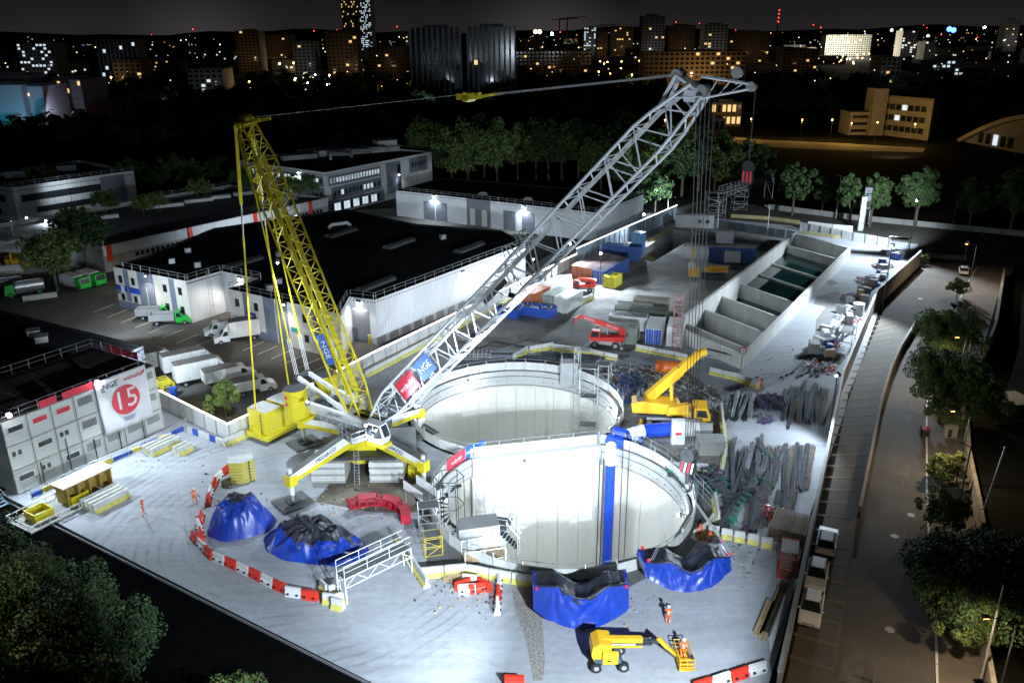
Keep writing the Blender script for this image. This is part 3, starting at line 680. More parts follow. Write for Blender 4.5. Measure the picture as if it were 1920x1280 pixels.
# boom banners and name (hung on the camera side face)
def on_boom(k, w, h, name, m, side=-1, off=0.0):
    c = bfoot.lerp(btop, k)+Vector((0, side*1.55, 0))+bup*off; b = MB()
    b.beam(c-bdir*w/2, c+bdir*w/2, .03, h, 0, up=bup); return b.obj(name, m, boom), c
o, c = on_boom(.175, 3.0, 1.9, 'red_banner', banner_r); txt('webuild', boom, c+Vector((0, -.03, 0)), .8, bdir, bup, white_p)
o, c = on_boom(.245, 2.4, 1.9, 'blue_banner', banner_b); txt('NGE', boom, c+Vector((0, -.03, 0)), .95, bdir, bup, white_p)
txt('LIEBHERR', boom, bfoot.lerp(btop, .10)+Vector((0, -1.5, 0))-bup*.1, .95, bdir, bup, ink)
o, c = on_boom(.45, 3.6, .5, 'dark_plate', dsteel, 1, .9)
for k in (.56, .60):
    c = bfoot.lerp(btop, k)+bup*1.1+Vector((0, .6, 0)); mb = MB()
    for s in (-.35, .35): mb.tube([c+Vector((0, s, 0)), c+bup*1.5+Vector((0, s, 0)), c+bup*1.9-bdir*.8+Vector((0, s, 0)), c+bup*1.0-bdir*1.1+Vector((0, s, 0))], .05)
    mb.beam(c+bup*1.5+Vector((0, -.35, 0)), c+bup*1.5+Vector((0, .35, 0)), .08, .08); mb.obj('rope_guide', lattice_w, boom)
# banner on the mast
c = dfoot.lerp(dtop, .26); mup = Vector((-dn.z, 0, dn.x))
b = MB(); b.beam(c-dn*1.7+Vector((0, -1.32, 0)), c+dn*1.7+Vector((0, -1.32, 0)), .03, 1.2, 0, up=mup); b.obj('mast_banner', banner_b, mast)
txt('NGE', mast, c+Vector((0, -1.36, 0)), 1.0, -dn, -mup if mup.x < 0 else mup, white_p)
b = MB(); b.beam(c+dn*1.9+Vector((0, -.3, 0))+mup*0, c-dn*1.5+Vector((0, -.3, 0)), .5, .05, 0); b.obj('white_plate', white_p, mast)
# hoist ropes, hook block, tarpaulin load
hook_top = Vector((RAD, 0, btop.z-.6)); hz = 14.5
_hp = CL(WY(1286, 868, LOAD.y)); hz = _hp.z
for dx in (-.9, -.3, .3, .9):
    for dy in (-.45, .45): MB().cyl((btop.x+.45+dx*.55, dy, btop.z-.6), (RAD+dx*.35, dy*.6, hz+1.3), .03, 5).obj('hoist_rope', dsteel, crane)
RZ = CL(WY(1382, 312, (Matrix.Translation(CR) @ Matrix.Rotation(CAZ, 4, 'Z') @ nose).y)).z
MB().cyl((nose.x+.3, 0, nose.z), (nose.x+.3, 0, RZ), .03, 5).obj('runner_rope', dsteel, crane)
hb = MB(); hb.cyl((nose.x+.3, -.1, RZ), (nose.x+.3, .1, RZ), .45, 12); hb.box((nose.x+.3, 0, RZ-.8), (.8, .3, .8)); hb.obj('runner_hook_block', [black], crane)
st = MB()
for k in range(3): st.box((nose.x+.3-.26+.26*k, -.17, RZ-.7), (.13, .02, .8))
st.obj('block_stripes', banner_r, crane)
hb = MB(); hb.cyl((RAD, -.5, hz+.9), (RAD, .5, hz+.7), .6, 14); hb.box((RAD, 0, hz-.2), (1.15, .8, 1.1)); hb.cyl((RAD, 0, hz-1.9), (RAD, 0, hz-.8), .22, 8)
hb.tube([(RAD, 0, hz-1.6), (RAD+.35, 0, hz-2.0), (RAD+.3, 0, hz-2.5), (RAD-.1, 0, hz-2.7), (RAD-.4, 0, hz-2.4)], .14)
hkb = hb.obj('hook_block', dsteel, crane)
for k in range(4): MB().beam((RAD-.5+.3*k, -.42, hz-.7), (RAD-.35+.3*k, -.42, hz+.3), .02, .14).obj('hook_stripe', white_p if k % 2 else banner_r, hkb)
HOOKW = (Matrix.Translation(CR) @ Matrix.Rotation(CAZ, 4, 'Z')) @ Vector((RAD, 0, hz-2.6))
# ------------------------------------------------------------------ site objects
# tarpaulin covered segments
from mathutils import noise as mn
def ridge(x, y, z, sc): return 1-abs(mn.noise(Vector((x*sc, y*sc, z*sc))))*2.2
def tarp(label, c, L, D, hf, hm, rz, bottom, seed, z0=.0, bow=1.6, lift=None):
    "covered curved steel segment: high towards both ends, sagging in the middle; folds fan out from the two peaks"
    t = T('tarpaulin_cover', label, 'tarpaulin', (c[0], c[1], 0), rz); n = 110; mb = MB(); rows = []; U0 = .56; NV = 14
    for i in range(n+1):
        u = -1+2*i/n; x = u*L/2; au = abs(u); bowy = -bow*(1-u*u)
        top = hm+(hf-hm)*(.5-.5*math.cos(math.pi*min(1, au/U0)))-(max(0, au-U0)*1.5); botz = z0+bottom*(u*u)+.10*mn.noise(Vector((u*6, seed, 0))); yf = -D/2+bowy; row = []
        for j in range(NV+1):
            v = j/NV; zz = botz+(top-botz)*v; fan = 0
            for s_ in (-U0, U0):
                a = math.atan2((u-s_)*L/2, (1.06-v)*3.2); r_ = math.hypot((u-s_)*L/2, (1.06-v)*3.2); fan += .16*(abs(math.sin(a*7+seed+1.3*mn.noise(Vector((u*3, v*2, seed))))) - .5)*min(1, r_/1.2)*math.exp(-(r_/3.2)**2)
            cr = .09*(ridge(x, zz, seed, .55)-.6)+.05*(ridge(x, zz, seed+4, 1.5)-.6)
            row.append((x, yf-.55*(1-v)**1.5-fan-cr, zz))
        for k in range(1, 9):
            w = k/9; sg = -(.12+.25*(1-au))*math.sin(math.pi*w); row.append((x, yf+D*w, top+sg+.14*(ridge(x, w*D, seed, .8)-.6)+.06*(ridge(x, w*D, seed, 2.1)-.6)))
        for k in range(6): w = k/5; row.append((x, yf+D+.05+.4*w+.1*mn.noise(Vector((u*7, w*2, seed))), top-.05-(top-botz-.2)*w))
        rows.append(row)
    m_ = len(rows[0]); mb.v = [p for r_ in rows for p in r_]
    for i in range(n):
        for j in range(m_-1):
            mb.f.append((i*m_+j, (i+1)*m_+j, (i+1)*m_+j+1, i*m_+j+1)); au = abs(-1+2*(i+.5)/n); mb.m.append(1 if j >= NV-1 and au < .93 or (au < .45 and j > NV-4 and j < NV) and mn.noise(Vector((i*.1, j*.5, seed))) > .1 else 0)
    mb.f += [tuple(range(m_))[::-1], tuple(n*m_+k for k in range(m_))]; mb.m += [0, 0]
    mb.obj('cover', [tarp_m, tarp_k], t, smooth=True)
    for u in (-.93, .93):
        for y in (-D/2-.25, D/2-.5): MB().lathe([(.01, -.16), (.14, -.1), (.17, .05), (.01, .16)], 8, c=(u*L/2, y, hf*.72+z0)).obj('lifting_lug', redpl, t)
    return t
p = W(1088, 1148); tarp('blue tarpaulin draped over a curved segment, next to the gravel strip', (p.x, p.y+.9), 7.8, 1.9, 3.6, 2.75, R(1), .7, 3, z0=.15)
p = W(1283, 1096); LT = tarp('blue tarpaulin bundle hung on four slings beside the shaft edge', (p.x, p.y+1.0), 7.6, 2.1, 3.3, 2.4, R(7), .9, 5, z0=.7, bow=1.3)
# slings
sl = T('lifting_slings', 'thin wire slings from the crane hook down to the hanging blue bundle', 'slings', HOOKW)
for u, y in ((-3.45, -1.6), (3.45, -1.6), (-3.3, 1.1), (3.3, 1.1)):
    q = Matrix.Rotation(R(7), 3, 'Z') @ Vector((u, y, 0)); e = Vector((p.x, p.y+1.0, 3.3))+q-HOOKW
    MB().cyl((0, 0, 0), e, .03, 5).obj('sling', steel, sl); MB().cyl((.12, 0, 0), e+Vector((.18, 0, 0)), .03, 5).obj('sling', steel, sl)
def heap(label, c, rx, ry, h, rz, seed, peaks, blue=.45, skirt=8):
    "a cover thrown over lumpy parts: ridges fall from the peaks, creases everywhere"
    t = T('tarpaulin_cover', label, 'tarpaulin', (c[0], c[1], 0), rz); na, nr = 150, 44; mb = MB()
    for j in range(nr+1):
        rr = j/nr
        for i in range(na):
            a = 2*math.pi*i/na; e = 1+.10*mn.noise(Vector((math.cos(a)*1.3, math.sin(a)*1.3, seed)))*1.4+.04*(abs(math.sin(skirt*a/2+seed))-.5)*rr
            x, y = rr*rx*e*math.cos(a), rr*ry*e*math.sin(a); z = h*(1-rr**4.5)*(.86+.14*math.cos(rr*1.5))
            for px_, py_, ph_, pw in peaks: z += ph_*math.exp(-math.hypot(x-px_, y-py_)/pw)*(1-rr**4)
            w = 1-rr**8; z += w*(.42*(ridge(x, y, seed, .42)-.6)+.20*(ridge(x, y, seed+3, 1.1)-.6)+.06*(ridge(x, y, seed+7, 2.6)-.6))-.42*w*abs(math.sin(skirt*a/2+seed+.5*mn.noise(Vector((x, y, 0)))))*rr**.7
            mb.v.append((x, y, max(.05, z)))
    for j in range(nr):
        for i in range(na):
            q = (j*na+i, j*na+(i+1) % na, (j+1)*na+(i+1) % na, (j+1)*na+i); mb.f.append(q if j else (q[0], q[2], q[3])); x, y, z = mb.v[q[0]]
            mb.m.append(0 if j/nr+.16*mn.noise(Vector((x*.9, y*.9, seed)))-(.12 if y > 0 else -.10) > 1-blue else 1)
    mb.obj('cover', [tarp_m, tarp_k], t, smooth=True); return t
p = W(452, 985); heap('blue tarpaulin heap with dark pleated top behind the red and white barriers', (p.x, p.y), 3.1, 2.7, 3.0, .2, 4, [(0, .9, .9, 1.0)], blue=.66, skirt=9)
p = W(588, 1020); heap('large lumpy black and blue tarpaulin heap', (p.x, p.y), 5.2, 3.2, 1.6, R(-22), 9, [(-2, .8, .9, 1.1), (.3, 1.2, 1.0, 1.0), (2.6, .4, .9, .9), (1.0, -1.0, .5, 1.2), (-3.2, -.6, .5, .8)], blue=.34, skirt=12)
# ---- barriers -------------------------------------------------------------
def make_water_barrier(m):
    t = T('water_barrier', '', 'barrier', (0, -500, 0)); pr = [(-.28, 0), (.28, 0), (.26, .3), (.13, .45), (.11, .85), (-.11, .85), (-.13, .45), (-.26, .3)]
    b = MB().ext(pr, (-.72, 0, 0), (.72, 0, 0)).obj('body', m, t)
    MB().box((-.75, 0, .45), (.08, .1, .8)).obj('connector', m, t); s = MB()
    for x in (-.42, .42): s.box((x, -.2, .3), (.22, .3, .12)); s.box((x, .2, .3), (.22, .3, .12))
    s.obj('fork_pocket', black, t); return t
wb_r, wb_w = make_water_barrier(redpl), make_water_barrier(whitepl)
def along(pts, step, start=.5):
    out = []; carry = step*start
    for a, b in zip(pts, pts[1:]):
        a, b = Vector(a), Vector(b); d = b-a; L = d.length; an = math.atan2(d.y, d.x)
        while carry <= L: out.append((a+d*(carry/L), an)); carry += step
        carry -= L
    return out
def water_row(pix, where, group, first=0, step=1.56):
    for k, (p, an) in enumerate(along([W(*q) for q in pix], step)):
        r_ = (k+first) % 2 == 0; c = copy_tree(wb_r if r_ else wb_w, p, an+random.uniform(-.05, .05), ('red' if r_ else 'white')+' plastic water-filled barrier '+where); c['group'] = ('red ' if r_ else 'white ')+group
water_row([(361, 1008), (378, 1026), (395, 1045), (430, 1060), (470, 1078), (510, 1098), (550, 1116), (594, 1124)], 'in the diagonal line in front of the tarpaulins', 'barriers in the diagonal line')
water_row([(432, 880), (410, 900), (396, 925), (390, 950)], 'in the bend beside the pale ballast stack', 'barriers in the bend by the ballast')
water_row([(380, 968), (374, 990), (378, 1008)], 'in the short curve left of the round blue heap', 'barriers in the short curve')
water_row([(936, 1088), (931, 1166)], 'standing in the row pointing at the camera', 'barriers in the row by the gravel strip', 1)
water_row([(1300, 1296), (1345, 1282), (1432, 1256)], 'in the row at the bottom edge near the steel beams', 'barriers in the bottom right row')
water_row([(945, 1282), (1000, 1284)], 'cut off by the bottom edge below the gravel strip', 'barriers at the bottom edge')
for k, (x, y, a, rd) in enumerate(((868, 1102, .5, 1), (884, 1092, -.2, 0), (908, 1102, -.7, 1), (876, 1110, .1, 0), (895, 1108, .3, 1))):
    c = copy_tree(wb_r if rd else wb_w, W(x, y), a, ('red' if rd else 'white')+' plastic barrier in the loose pile beside the wooden pallet'); c['group'] = ('red ' if rd else 'white ')+'barriers in the loose pile'
for o in (wb_r, wb_w):
    for ch in list(o.children): bpy.data.objects.remove(ch)
    bpy.data.objects.remove(o)
def make_jersey(L):
    t = T('concrete_barrier', '', 'barrier', (0, -500, 0)); pr = [(-.34, 0), (.34, 0), (.30, .22), (.13, .42), (.10, 1.0), (-.10, 1.0), (-.13, .42), (-.30, .22)]
    pl = [(-.36, .0), (.36, .0), (.32, .23), (.15, .43), (-.15, .43), (-.32, .23)]
    MB().ext(pr, (-L/2, 0, 0), (L/2, 0, 0)).obj('body', offwhite, t); MB().ext(pl, (-L/2+.01, 0, .004), (L/2-.01, 0, .004)).obj('yellow_foot', yel_b2, t); return t
yel_b2 = mat('faded_yellow', (.55, .50, .12), .8, var=.3, scale=2)
jers = {2: make_jersey(1.96), 4: make_jersey(3.94)}
def jersey_row(pix, where, group, L=2, gap=.06, h=0):
    for k, (p, an) in enumerate(along([W(*q) for q in pix], L+gap)):
        p = p.copy(); p.z = h; c = copy_tree(jers[L], p, an+random.uniform(-.02, .02), 'concrete barrier with a yellow foot '+where); c['group'] = group
jersey_row([(745, 1012), (787, 1080)], 'in the line right of the white gantry', 'barriers right of the gantry', 4)
jersey_row([(789, 1082), (870, 1074), (1003, 1098)], 'below the front of the nearer shaft', 'barriers in front of the shaft', 2)
jersey_row([(962, 676), (985, 662), (1030, 654)], 'in the bent line behind the farther shaft', 'barriers behind the farther shaft', 2)
jersey_row([(1036, 656), (1100, 664), (1160, 676)], 'in the straight line near the red telehandler', 'barriers by the telehandler', 2)
jersey_row([(1192, 656), (1280, 674)], 'in the line in front of the basin end wall', 'barriers before the basin wall', 2)
jersey_row([(1330, 700), (1380, 712), (1428, 730)], 'by the yellow mobile crane', 'barriers by the mobile crane', 2)
jersey_row([(1300, 1012), (1325, 995), (1345, 968), (1338, 930)], 'curving along the right of the nearer shaft', 'barriers right of the shaft', 2)
for k, (x, y) in enumerate(((1338, 1002), (1362, 1008), (1386, 1013), (1411, 1018), (1437, 1024))):
    c = copy_tree(jers[2], W(x, y), R(-15), 'concrete barrier with a yellow foot, one of five spaced in a row below the rebar'); c.scale = (.5, 1, 1); c['group'] = 'spaced barriers below the rebar'
jersey_row([(1352, 770), (1360, 850), (1352, 895)], 'beside the long dark rebar rack', 'barriers beside the rebar rack', 4)
jersey_row([(1255, 880), (1345, 886)], 'behind the right rim of the nearer shaft', 'barriers behind the shaft rim', 2)
jersey_row([(420, 838), (490, 806), (600, 752)], 'along the lit hoarding behind the crane ballast', 'barriers under the lit hoarding', 4)
jersey_row([(685, 708), (760, 668), (850, 620), (985, 545)], 'along the lit hoarding beyond the crane mast', 'barriers under the far lit hoarding', 4)
jersey_row([(1055, 588), (1075, 575), (1110, 560)], 'around the pale container store', 'barriers round the pale containers', 2)
jersey_row([(985, 588), (1050, 580)], 'in front of the grey containers', 'barriers before the grey containers', 2)
for k, (x, y, a) in enumerate(((608, 1108, -.9), (628, 1112, .6), (618, 1130, -.2), (634, 1140, -.3), (640, 1128, .4))):
    c = copy_tree(jers[2], W(x, y), a, 'short pale barrier block at the foot of the white gantry'); c.scale = (.55, 1, 1); c['group'] = 'blocks at the gantry foot'
for (x, y, n, L, lb) in ((296, 838, 3, 4, 'tight pile beside the cabins'), (340, 846, 2, 2, 'short pair by the cabin fence')):
    for k in range(n):
        p = W(x, y)+UY*.72*k; c = copy_tree(jers[L], p, math.atan2(UX.y, UX.x), 'white concrete barrier in the '+lb); c['group'] = 'barriers in the '+lb
for k in range(4): c = copy_tree(jers[4], W(186, 936)+UY*.7*k, math.atan2(UX.y, UX.x), 'pale concrete barrier stored beside the shuttering box'); c['group'] = 'stored barriers by the shuttering'
for o in jers.values():
    for ch in list(o.children): bpy.data.objects.remove(ch)
    bpy.data.objects.remove(o)
# ---- hoardings with light strips ------------------------------------------------
def hoarding(name, label, pts, h, step, m, strip=False, side=1, th=.10, brace=False, capm=None, group=None, stm=None):
    t = T(name, label, 'hoarding', pts[0], 0, group); o = Vector(pts[0])
    for a, b in zip(pts, pts[1:]):
        a, b = Vector(a)-o, Vector(b)-o; d = b-a; L = d.length; an = math.atan2(d.y, d.x); n = max(1, round(L/step)); dn = d/L; nm = Vector((dn.y, -dn.x, 0))*side
        for k in range(n):
            c = a+d*((k+.5)/n); ub('hoarding_panel', t, (c.x, c.y, h/2+random.uniform(-.02, .02)), (L/n-.05, th, h), an+random.uniform(-.004, .004), m)
            q = a+d*(k/n); ub('post', t, (q.x+nm.x*.12, q.y+nm.y*.12, h/2), (.12, .12, h+.1), an, capm or steel)
            if brace: rod('brace', t, (q.x+nm.x*.15, q.y+nm.y*.15, h*.8), (q.x+nm.x*1.2, q.y+nm.y*1.2, .05), .04, steel)
        if strip:
            s = T('light_strip', '', '', (0, 0, 0)); bpy.data.objects.remove(s)
            MB().beam(a+Vector((0, 0, h+.07)), b+Vector((0, 0, h+.07)), .16, .10).obj('light_strip', stm or g_strip, t)
    return t
HA, HB, HC, HD = W(304, 762), W(432, 828), W(700, 690), W(1268, 410)
hoarding('site_hoarding', 'short white hoarding with a light strip between the cabins and the round green tree', [HA, HB], 2.2, 2.6, offwhite, True, 1)
hoarding('site_hoarding', 'long white hoarding with a bright light strip running from the green tree past the crane to the far gate', [HB, W(560, 766), HC, W(860, 610), W(1010, 533), W(1080, 497)], 2.3, 2.6, offwhite, True, 1)
strip_b = mat('cool_strip_glow', (.8, .8, .8), emit=(.75, .88, 1), estr=6)
hoarding('tall_hoarding', 'tall blue-grey hoarding with braces and a wavy light strip behind the orange containers', [W(1080, 497), W(1170, 455), HD], 3.4, 2.6, mat('blue_grey_hoarding', (.30, .38, .46), .6, var=.15, scale=1), True, 1, brace=True, stm=strip_b)
hoarding('far_hoarding', 'low grey mesh and panel hoarding across the far end of the site', [W(1330, 425), W(1400, 436), W(1490, 450)], 2.0, 2.4, mat('pale_mesh', (.30, .36, .38), .6))
hoarding('far_hoarding', 'white panel hoarding closing the site beyond the bright ramp', [W(1500, 432), W(1600, 452), W(1668, 464)], 2.0, 2.6, offwhite)
MBW = mat('street_side_wall', (.23, .21, .18), .9, var=.2, scale=.5, streak=True)
wl = T('boundary_wall', 'long tall concrete panel wall between the site and the street', 'wall', (0, 0, 0))
wpts = [W(1722, 500), W(1640, 578), W(1575, 740), W(1532, 955), W(1480, 1200), W(1452, 1330)]
WH = 3.3
for a, b in zip(wpts, wpts[1:]):
    d = b-a; n = max(1, round(d.length/2.5)); an = math.atan2(d.y, d.x)
    for k in range(n):
        c = a+d*((k+.5)/n); ub('wall_panel', wl, (c.x, c.y, WH/2), (d.length/n-.03, .2+random.uniform(0, .02), WH), an, MBW)
        q = a+d*(k/n); ub('capping', wl, (c.x, c.y, WH+.05), (d.length/n-.02, .32, .1), an, midgrey)
a, b = W(1722, 500), W(1722+20, 470)
fw = T('boundary_wall', 'dark unlit hoarding along the lower left edge of the slab', 'wall', (0, 0, 0))
fpts = [W(-40, 916), W(350, 1112), W(705, 1290), W(900, 1400)]
for a, b in zip(fpts, fpts[1:]):
    d = b-a; n = max(1, round(d.length/2.5)); an = math.atan2(d.y, d.x)
    for k in range(n): c = a+d*((k+.5)/n); ub('wall_panel', fw, (c.x, c.y, -.6), (d.length/n-.03, .1, 1.6), an, greyp)
# ---- containers -----------------------------------------------------------------
def container(label, p, rz, L, m, Hc=2.6, Wc=2.44, z=0, group=None, doorm=None, roofmat=None, name='shipping_container'):
    t = T(name, label, 'container', (p.x, p.y, z), rz, group); b = MB(); n = int(L/.42)
    for s in (-1, 1):
        for k in range(n):
            x = -L/2+.12+(L-.24)*(k+.5)/n; b.box((x, s*(Wc/2-.04), Hc/2), (.24, .07, Hc-.26))
    b.box((0, 0, Hc/2), (L-.1, Wc-.16, Hc-.12)); b.obj('corrugated_walls', m, t)
    r_ = MB(); 
    for k in range(n): r_.box((-L/2+.12+(L-.24)*(k+.5)/n, 0, Hc-.02), (.2, Wc-.2, .05))
    r_.obj('roof_ribs', roofmat or m, t)
    f = MB()
    for s in (-1, 1):
        for z_ in (.07, Hc-.07): f.box((0, s*(Wc/2-.05), z_), (L, .12, .14))
        for s2 in (-1, 1): f.box((s*(L/2-.07), s2*(Wc/2-.07), Hc/2), (.13, .13, Hc-.01))
    f.obj('frame', m, t)
    for s in (-1, 1):
        d = MB().box((-L/2-.01, s*(Wc/4-.02), Hc/2), (.06, Wc/2-.14, Hc-.3)).obj('door', doorm or m, t)
        MB().cyl((-L/2-.07, s*.35, .2), (-L/2-.07, s*.35, Hc-.25), .03, 5).cyl((-L/2-.07, s*.75, .2), (-L/2-.07, s*.75, Hc-.25), .03, 5).obj('locking_bar', steel, d)
    return t
AX = math.atan2(UX.y, UX.x); AY = math.atan2(UY.y, UY.x)
def cont(px, py, label, rz, L, m, **k):
    p = W(px, py); return container(label, p, rz, L, m, **k)
# orange/blue 40ft-ish row at the lamp store
for k, (x, y, m, lb) in enumerate(((1082, 523, cont_o, 'orange container, first in the long row under the bright lamps'), (1101, 528, cont_o, 'second orange container in the row under the bright lamps'), (1120, 533, cont_b, 'blue container in the row beside the yellow skip'))):
    p = W(x, y)+UX*6.1; container(lb, p, AX, 12, m, roofmat=mat('rust_blue_roof', (.16, .13, .14), .7, var=.4, scale=.6))
cont(1005, 568, 'orange container standing end-on beside the lit hoarding', AX, 6.06, cont_o)
cont(1043, 572, 'grey-green container beside the pale one with a small sign', AX, 6.06, cont_g)
cont(1066, 577, 'pale container next to the grey-green one', AX, 6.06, cont_w)
c_ = cont(1158, 638, 'weathered pale container lettered MAERSK behind the red telehandler', R(-17), 6.4, cont_g)
txt('MAERSK', c_, (.3, -1.29, 1.5), .95, (1, 0, 0), (0, 0, 1), ink)
cont(1178, 614, 'low container with blue-edged roof behind the lettered one', R(-17), 6.06, cont_w, Hc=2.3, roofmat=greyp)
cont(1188, 598, 'grey-green ribbed container, third from the telehandler', R(-17), 6.06, cont_g)
cont(1222, 586, 'brownish ribbed container with open end at the yard edge', R(-17), 6.06, mat('cont_tan', (.30, .27, .21), .7, var=.2, streak=True))
cont(1215, 606, 'dark green container low behind the row', R(-17), 6.06, mat('dark_green_container', (.06, .08, .06), .7, var=.3))
cont(1228, 634, 'container with a bright blue door end beside the basin', R(75), 6.06, cont_w, doorm=bluep)
cont(1266, 640, 'white site box in front of the basin end wall', R(75), 5.0, white_p, Hc=3.2, name='site_box')
c_ = cont(1372, 490, 'blue and white striped container in the dark store beyond the pit', R(-12), 9.5, cont_b)
MB().box((0, -1.27, 1.3), (3.2, .03, 2.4)).obj('white_panel', white_p, c_)
c_ = cont(1166, 484, 'bright blue container lying beside the tall hoarding', R(-20), 8.0, cont_b, Hc=2.9)
cont(1196, 478, 'upright blue plant tower behind the orange containers', R(60), 2.6, blue_l, Hc=5.0, Wc=2.2, name='plant_tower')
c_ = cont(1302, 425, 'white site office with two small windows at the far gate', R(-12), 9.0, white_p, Hc=3.0, name='site_office')
for x in (1.2, 3.0): MB().box((x, -1.28, 1.6), (.8, .04, .8)).obj('window', glass, c_)
cont(1358, 461, 'small white cabin with a red roof lamp', R(-12), 3.6, white_p, z=.9, name='gate_cabin')
# open skips with debris
def skip(label, p, rz, L, m, fill, w=2.3, h=1.5):
    t = T('waste_skip', label, 'skip', p, rz); b = MB(); 
    b.box((0, 0, .08), (L*.8, w, .16)); 
    for s in (-1, 1): b.beam((-L/2, s*w/2, h/2+.08), (L/2, s*w/2, h/2+.08), .08, h)
    b.beam((-L/2, -w/2, h/2+.08), (-L/2, w/2, h/2+.08), .08, h); b.beam((L/2, -w/2, h/2+.08), (L/2, w/2, h/2+.08), .08, h)
    for k in range(6): b.box((-L/2+L*(k+.5)/6, -w/2-.06, h/2), (.1, .08, h))
    b.obj('skip_body', m, t); f = MB()
    for k in range(50):
        x, y = random.uniform(-L/2+.3, L/2-.3), random.uniform(-w/2+.2, w/2-.2); f.beam((x, y, h*.7), (x+random.uniform(-.6, .6), y+random.uniform(-.4, .4), h*.8+random.uniform(0, .5)), random.uniform(.05, .3), random.uniform(.05, .2), k % 3)
    f.obj('debris', fill, t); return t
dbr = [dsteel, conc_grey, offwhite]
skip('long blue skip full of dark scrap near the grey containers', W(1008, 590), AY+.1, 6, bluep, dbr)
skip('smaller blue skip beside the boom shadow', W(955, 592), AY+.1, 4, bluep, dbr)
skip('yellow skip with sloping lid beside the container row', W(1148, 535), AX, 3.6, yel_b, [yel_b]*3, h=2.0)
skip('bright blue bin behind the yellow skip', W(1134, 528), AX, 2.4, bluep, [bluep]*3, h=2.2)
# ---- fences / railings ------------------------------------------------------------
def railing(label, pts, h=1.1, step=1.6, m=steel, z=0, name='railing', rails=(1, .55), cat='railing', group=None, parent=None, base=None):
    o = Vector(pts[0]); t = parent or T(name, label, cat, (o.x, o.y, z), 0, group)
    if parent: o = Vector((0, 0, 0))
    mb = MB()
    for a, b in zip(pts, pts[1:]):
        a, b = Vector(a)-o, Vector(b)-o; a.z = b.z = 0 if not parent else z; d = b-a; n = max(1, round(d.length/step))
        for f in rails: mb.cyl(a+Vector((0, 0, h*f)), b+Vector((0, 0, h*f)), .035, 4, caps=False)
        for k in range(n+1): q = a+d*(k/n); rod('post', t, q, q+Vector((0, 0, h)), .035, m)
    mb.obj('rail', m, t); return t
railing('yellow railing along the near edge of the sunken pit', [PD, PA, PB], 1.2, 1.8, yellow)
railing('yellow and red railing at the far end of the sunken pit', [PB, PC], 1.2, 1.6, yellow)
railing('thin white railing round the rebar works behind the farther shaft', [W(1125, 690), W(1210, 715), W(1290, 745), W(1350, 780)], 2.0, 2.4, steel, rails=(1, .6, .2))
railing('grey mesh fence behind the right rim of the nearer shaft', [W(1190, 838), W(1250, 872), W(1300, 915), W(1335, 955)], 2.0, 2.2, steel, rails=(1, .7, .4, .1))
railing('low fence along the cabins with blue and yellow boards', [W(60, 935), W(180, 880), W(300, 830), W(350, 800)], 1.1, 2.0, steel)
kb = T('kerb_boards', 'low blue and yellow striped boards in front of the cabins', 'boards', W(60, 930))
for k in range(16):
    a = W(60, 932).lerp(W(345, 806), k/16)-W(60, 930); b = W(60, 932).lerp(W(345, 806), (k+.93)/16)-W(60, 930); MB().beam(a+Vector((0, 0, .25)), b+Vector((0, 0, .25)), .25, .5).obj('board', bluep if k % 3 != 1 else yel_b, kb)
kb = T('kerb_boards', 'blue and white boards below the short hoarding by the tree', 'boards', W(352, 815))
for k in range(7):
    a = W(352, 810).lerp(W(428, 838), k/7)-W(352, 815); b = W(352, 810).lerp(W(428, 838), (k+.93)/7)-W(352, 815); MB().beam(a+Vector((0, 0, .4)), b+Vector((0, 0, .4)), .15, .8).obj('board', bluep if k % 3 == 1 else offwhite, kb)
# ---- white truss gantry (foreground) -------------------------------------------------
def gantry(label, p0, p1, hgt, w=1.1, m=white_p, legs=True, clear=0.0):
    t = T('truss_gantry', label, 'gantry', p0); o = Vector(p0); d = Vector(p1)-o; L = d.length; dn = d/L; sd = Vector((-dn.y, dn.x, 0)); n = int(L/1.1)
    ch = MB()
    for s in (-1, 1):
        for z in (clear, clear+.9): ch.cyl(sd*s*w/2+Vector((0, 0, z)), sd*s*w/2+d+Vector((0, 0, z)), .05, 6)
        ch.cyl(sd*s*w/2+Vector((0, 0, clear+2.1)), sd*s*w/2+d+Vector((0, 0, clear+2.1)), .035, 6); ch.cyl(sd*s*w/2+Vector((0, 0, clear+1.5)), sd*s*w/2+d+Vector((0, 0, clear+1.5)), .025, 6)
    tr = ch.obj('truss', m, t)
    MB().beam(Vector((0, 0, clear+.9)), d+Vector((0, 0, clear+.9)), w*.9, .05).obj('deck', matgrey, t)
    for k in range(n):
        a, b = d*(k/n), d*((k+1)/n)
        for s in (-1, 1): rod('lacing', tr, a+sd*s*w/2+Vector((0, 0, clear+(.9 if k % 2 else 0))), b+sd*s*w/2+Vector((0, 0, clear+(0 if k % 2 else .9))), .03, m)
        if k % 2 == 0:
            for s in (-1, 1): rod('post', tr, a+sd*s*w/2+Vector((0, 0, clear+.9)), a+sd*s*w/2+Vector((0, 0, clear+2.1)), .03, m)
    if legs:
        for q in (Vector((0, 0, 0)), d):
            for s in (-1, 1): rod('leg', t, q+sd*s*w/2, q+sd*s*w/2+Vector((0, 0, clear+.9)), .06, m)
            rod('brace', t, q-sd*w/2, q+sd*w/2+Vector((0, 0, clear)), .03, m)
    return t
gantry('white truss footbridge gantry spanning beside the black tarpaulin heap', W(643, 1126), W(765, 1066), 0, 1.3, clear=1.6)
gantry('pale truss footbridge leaning along the basin end wall', W(1322, 672), W(1372, 684), 0, 1.0, clear=.6)
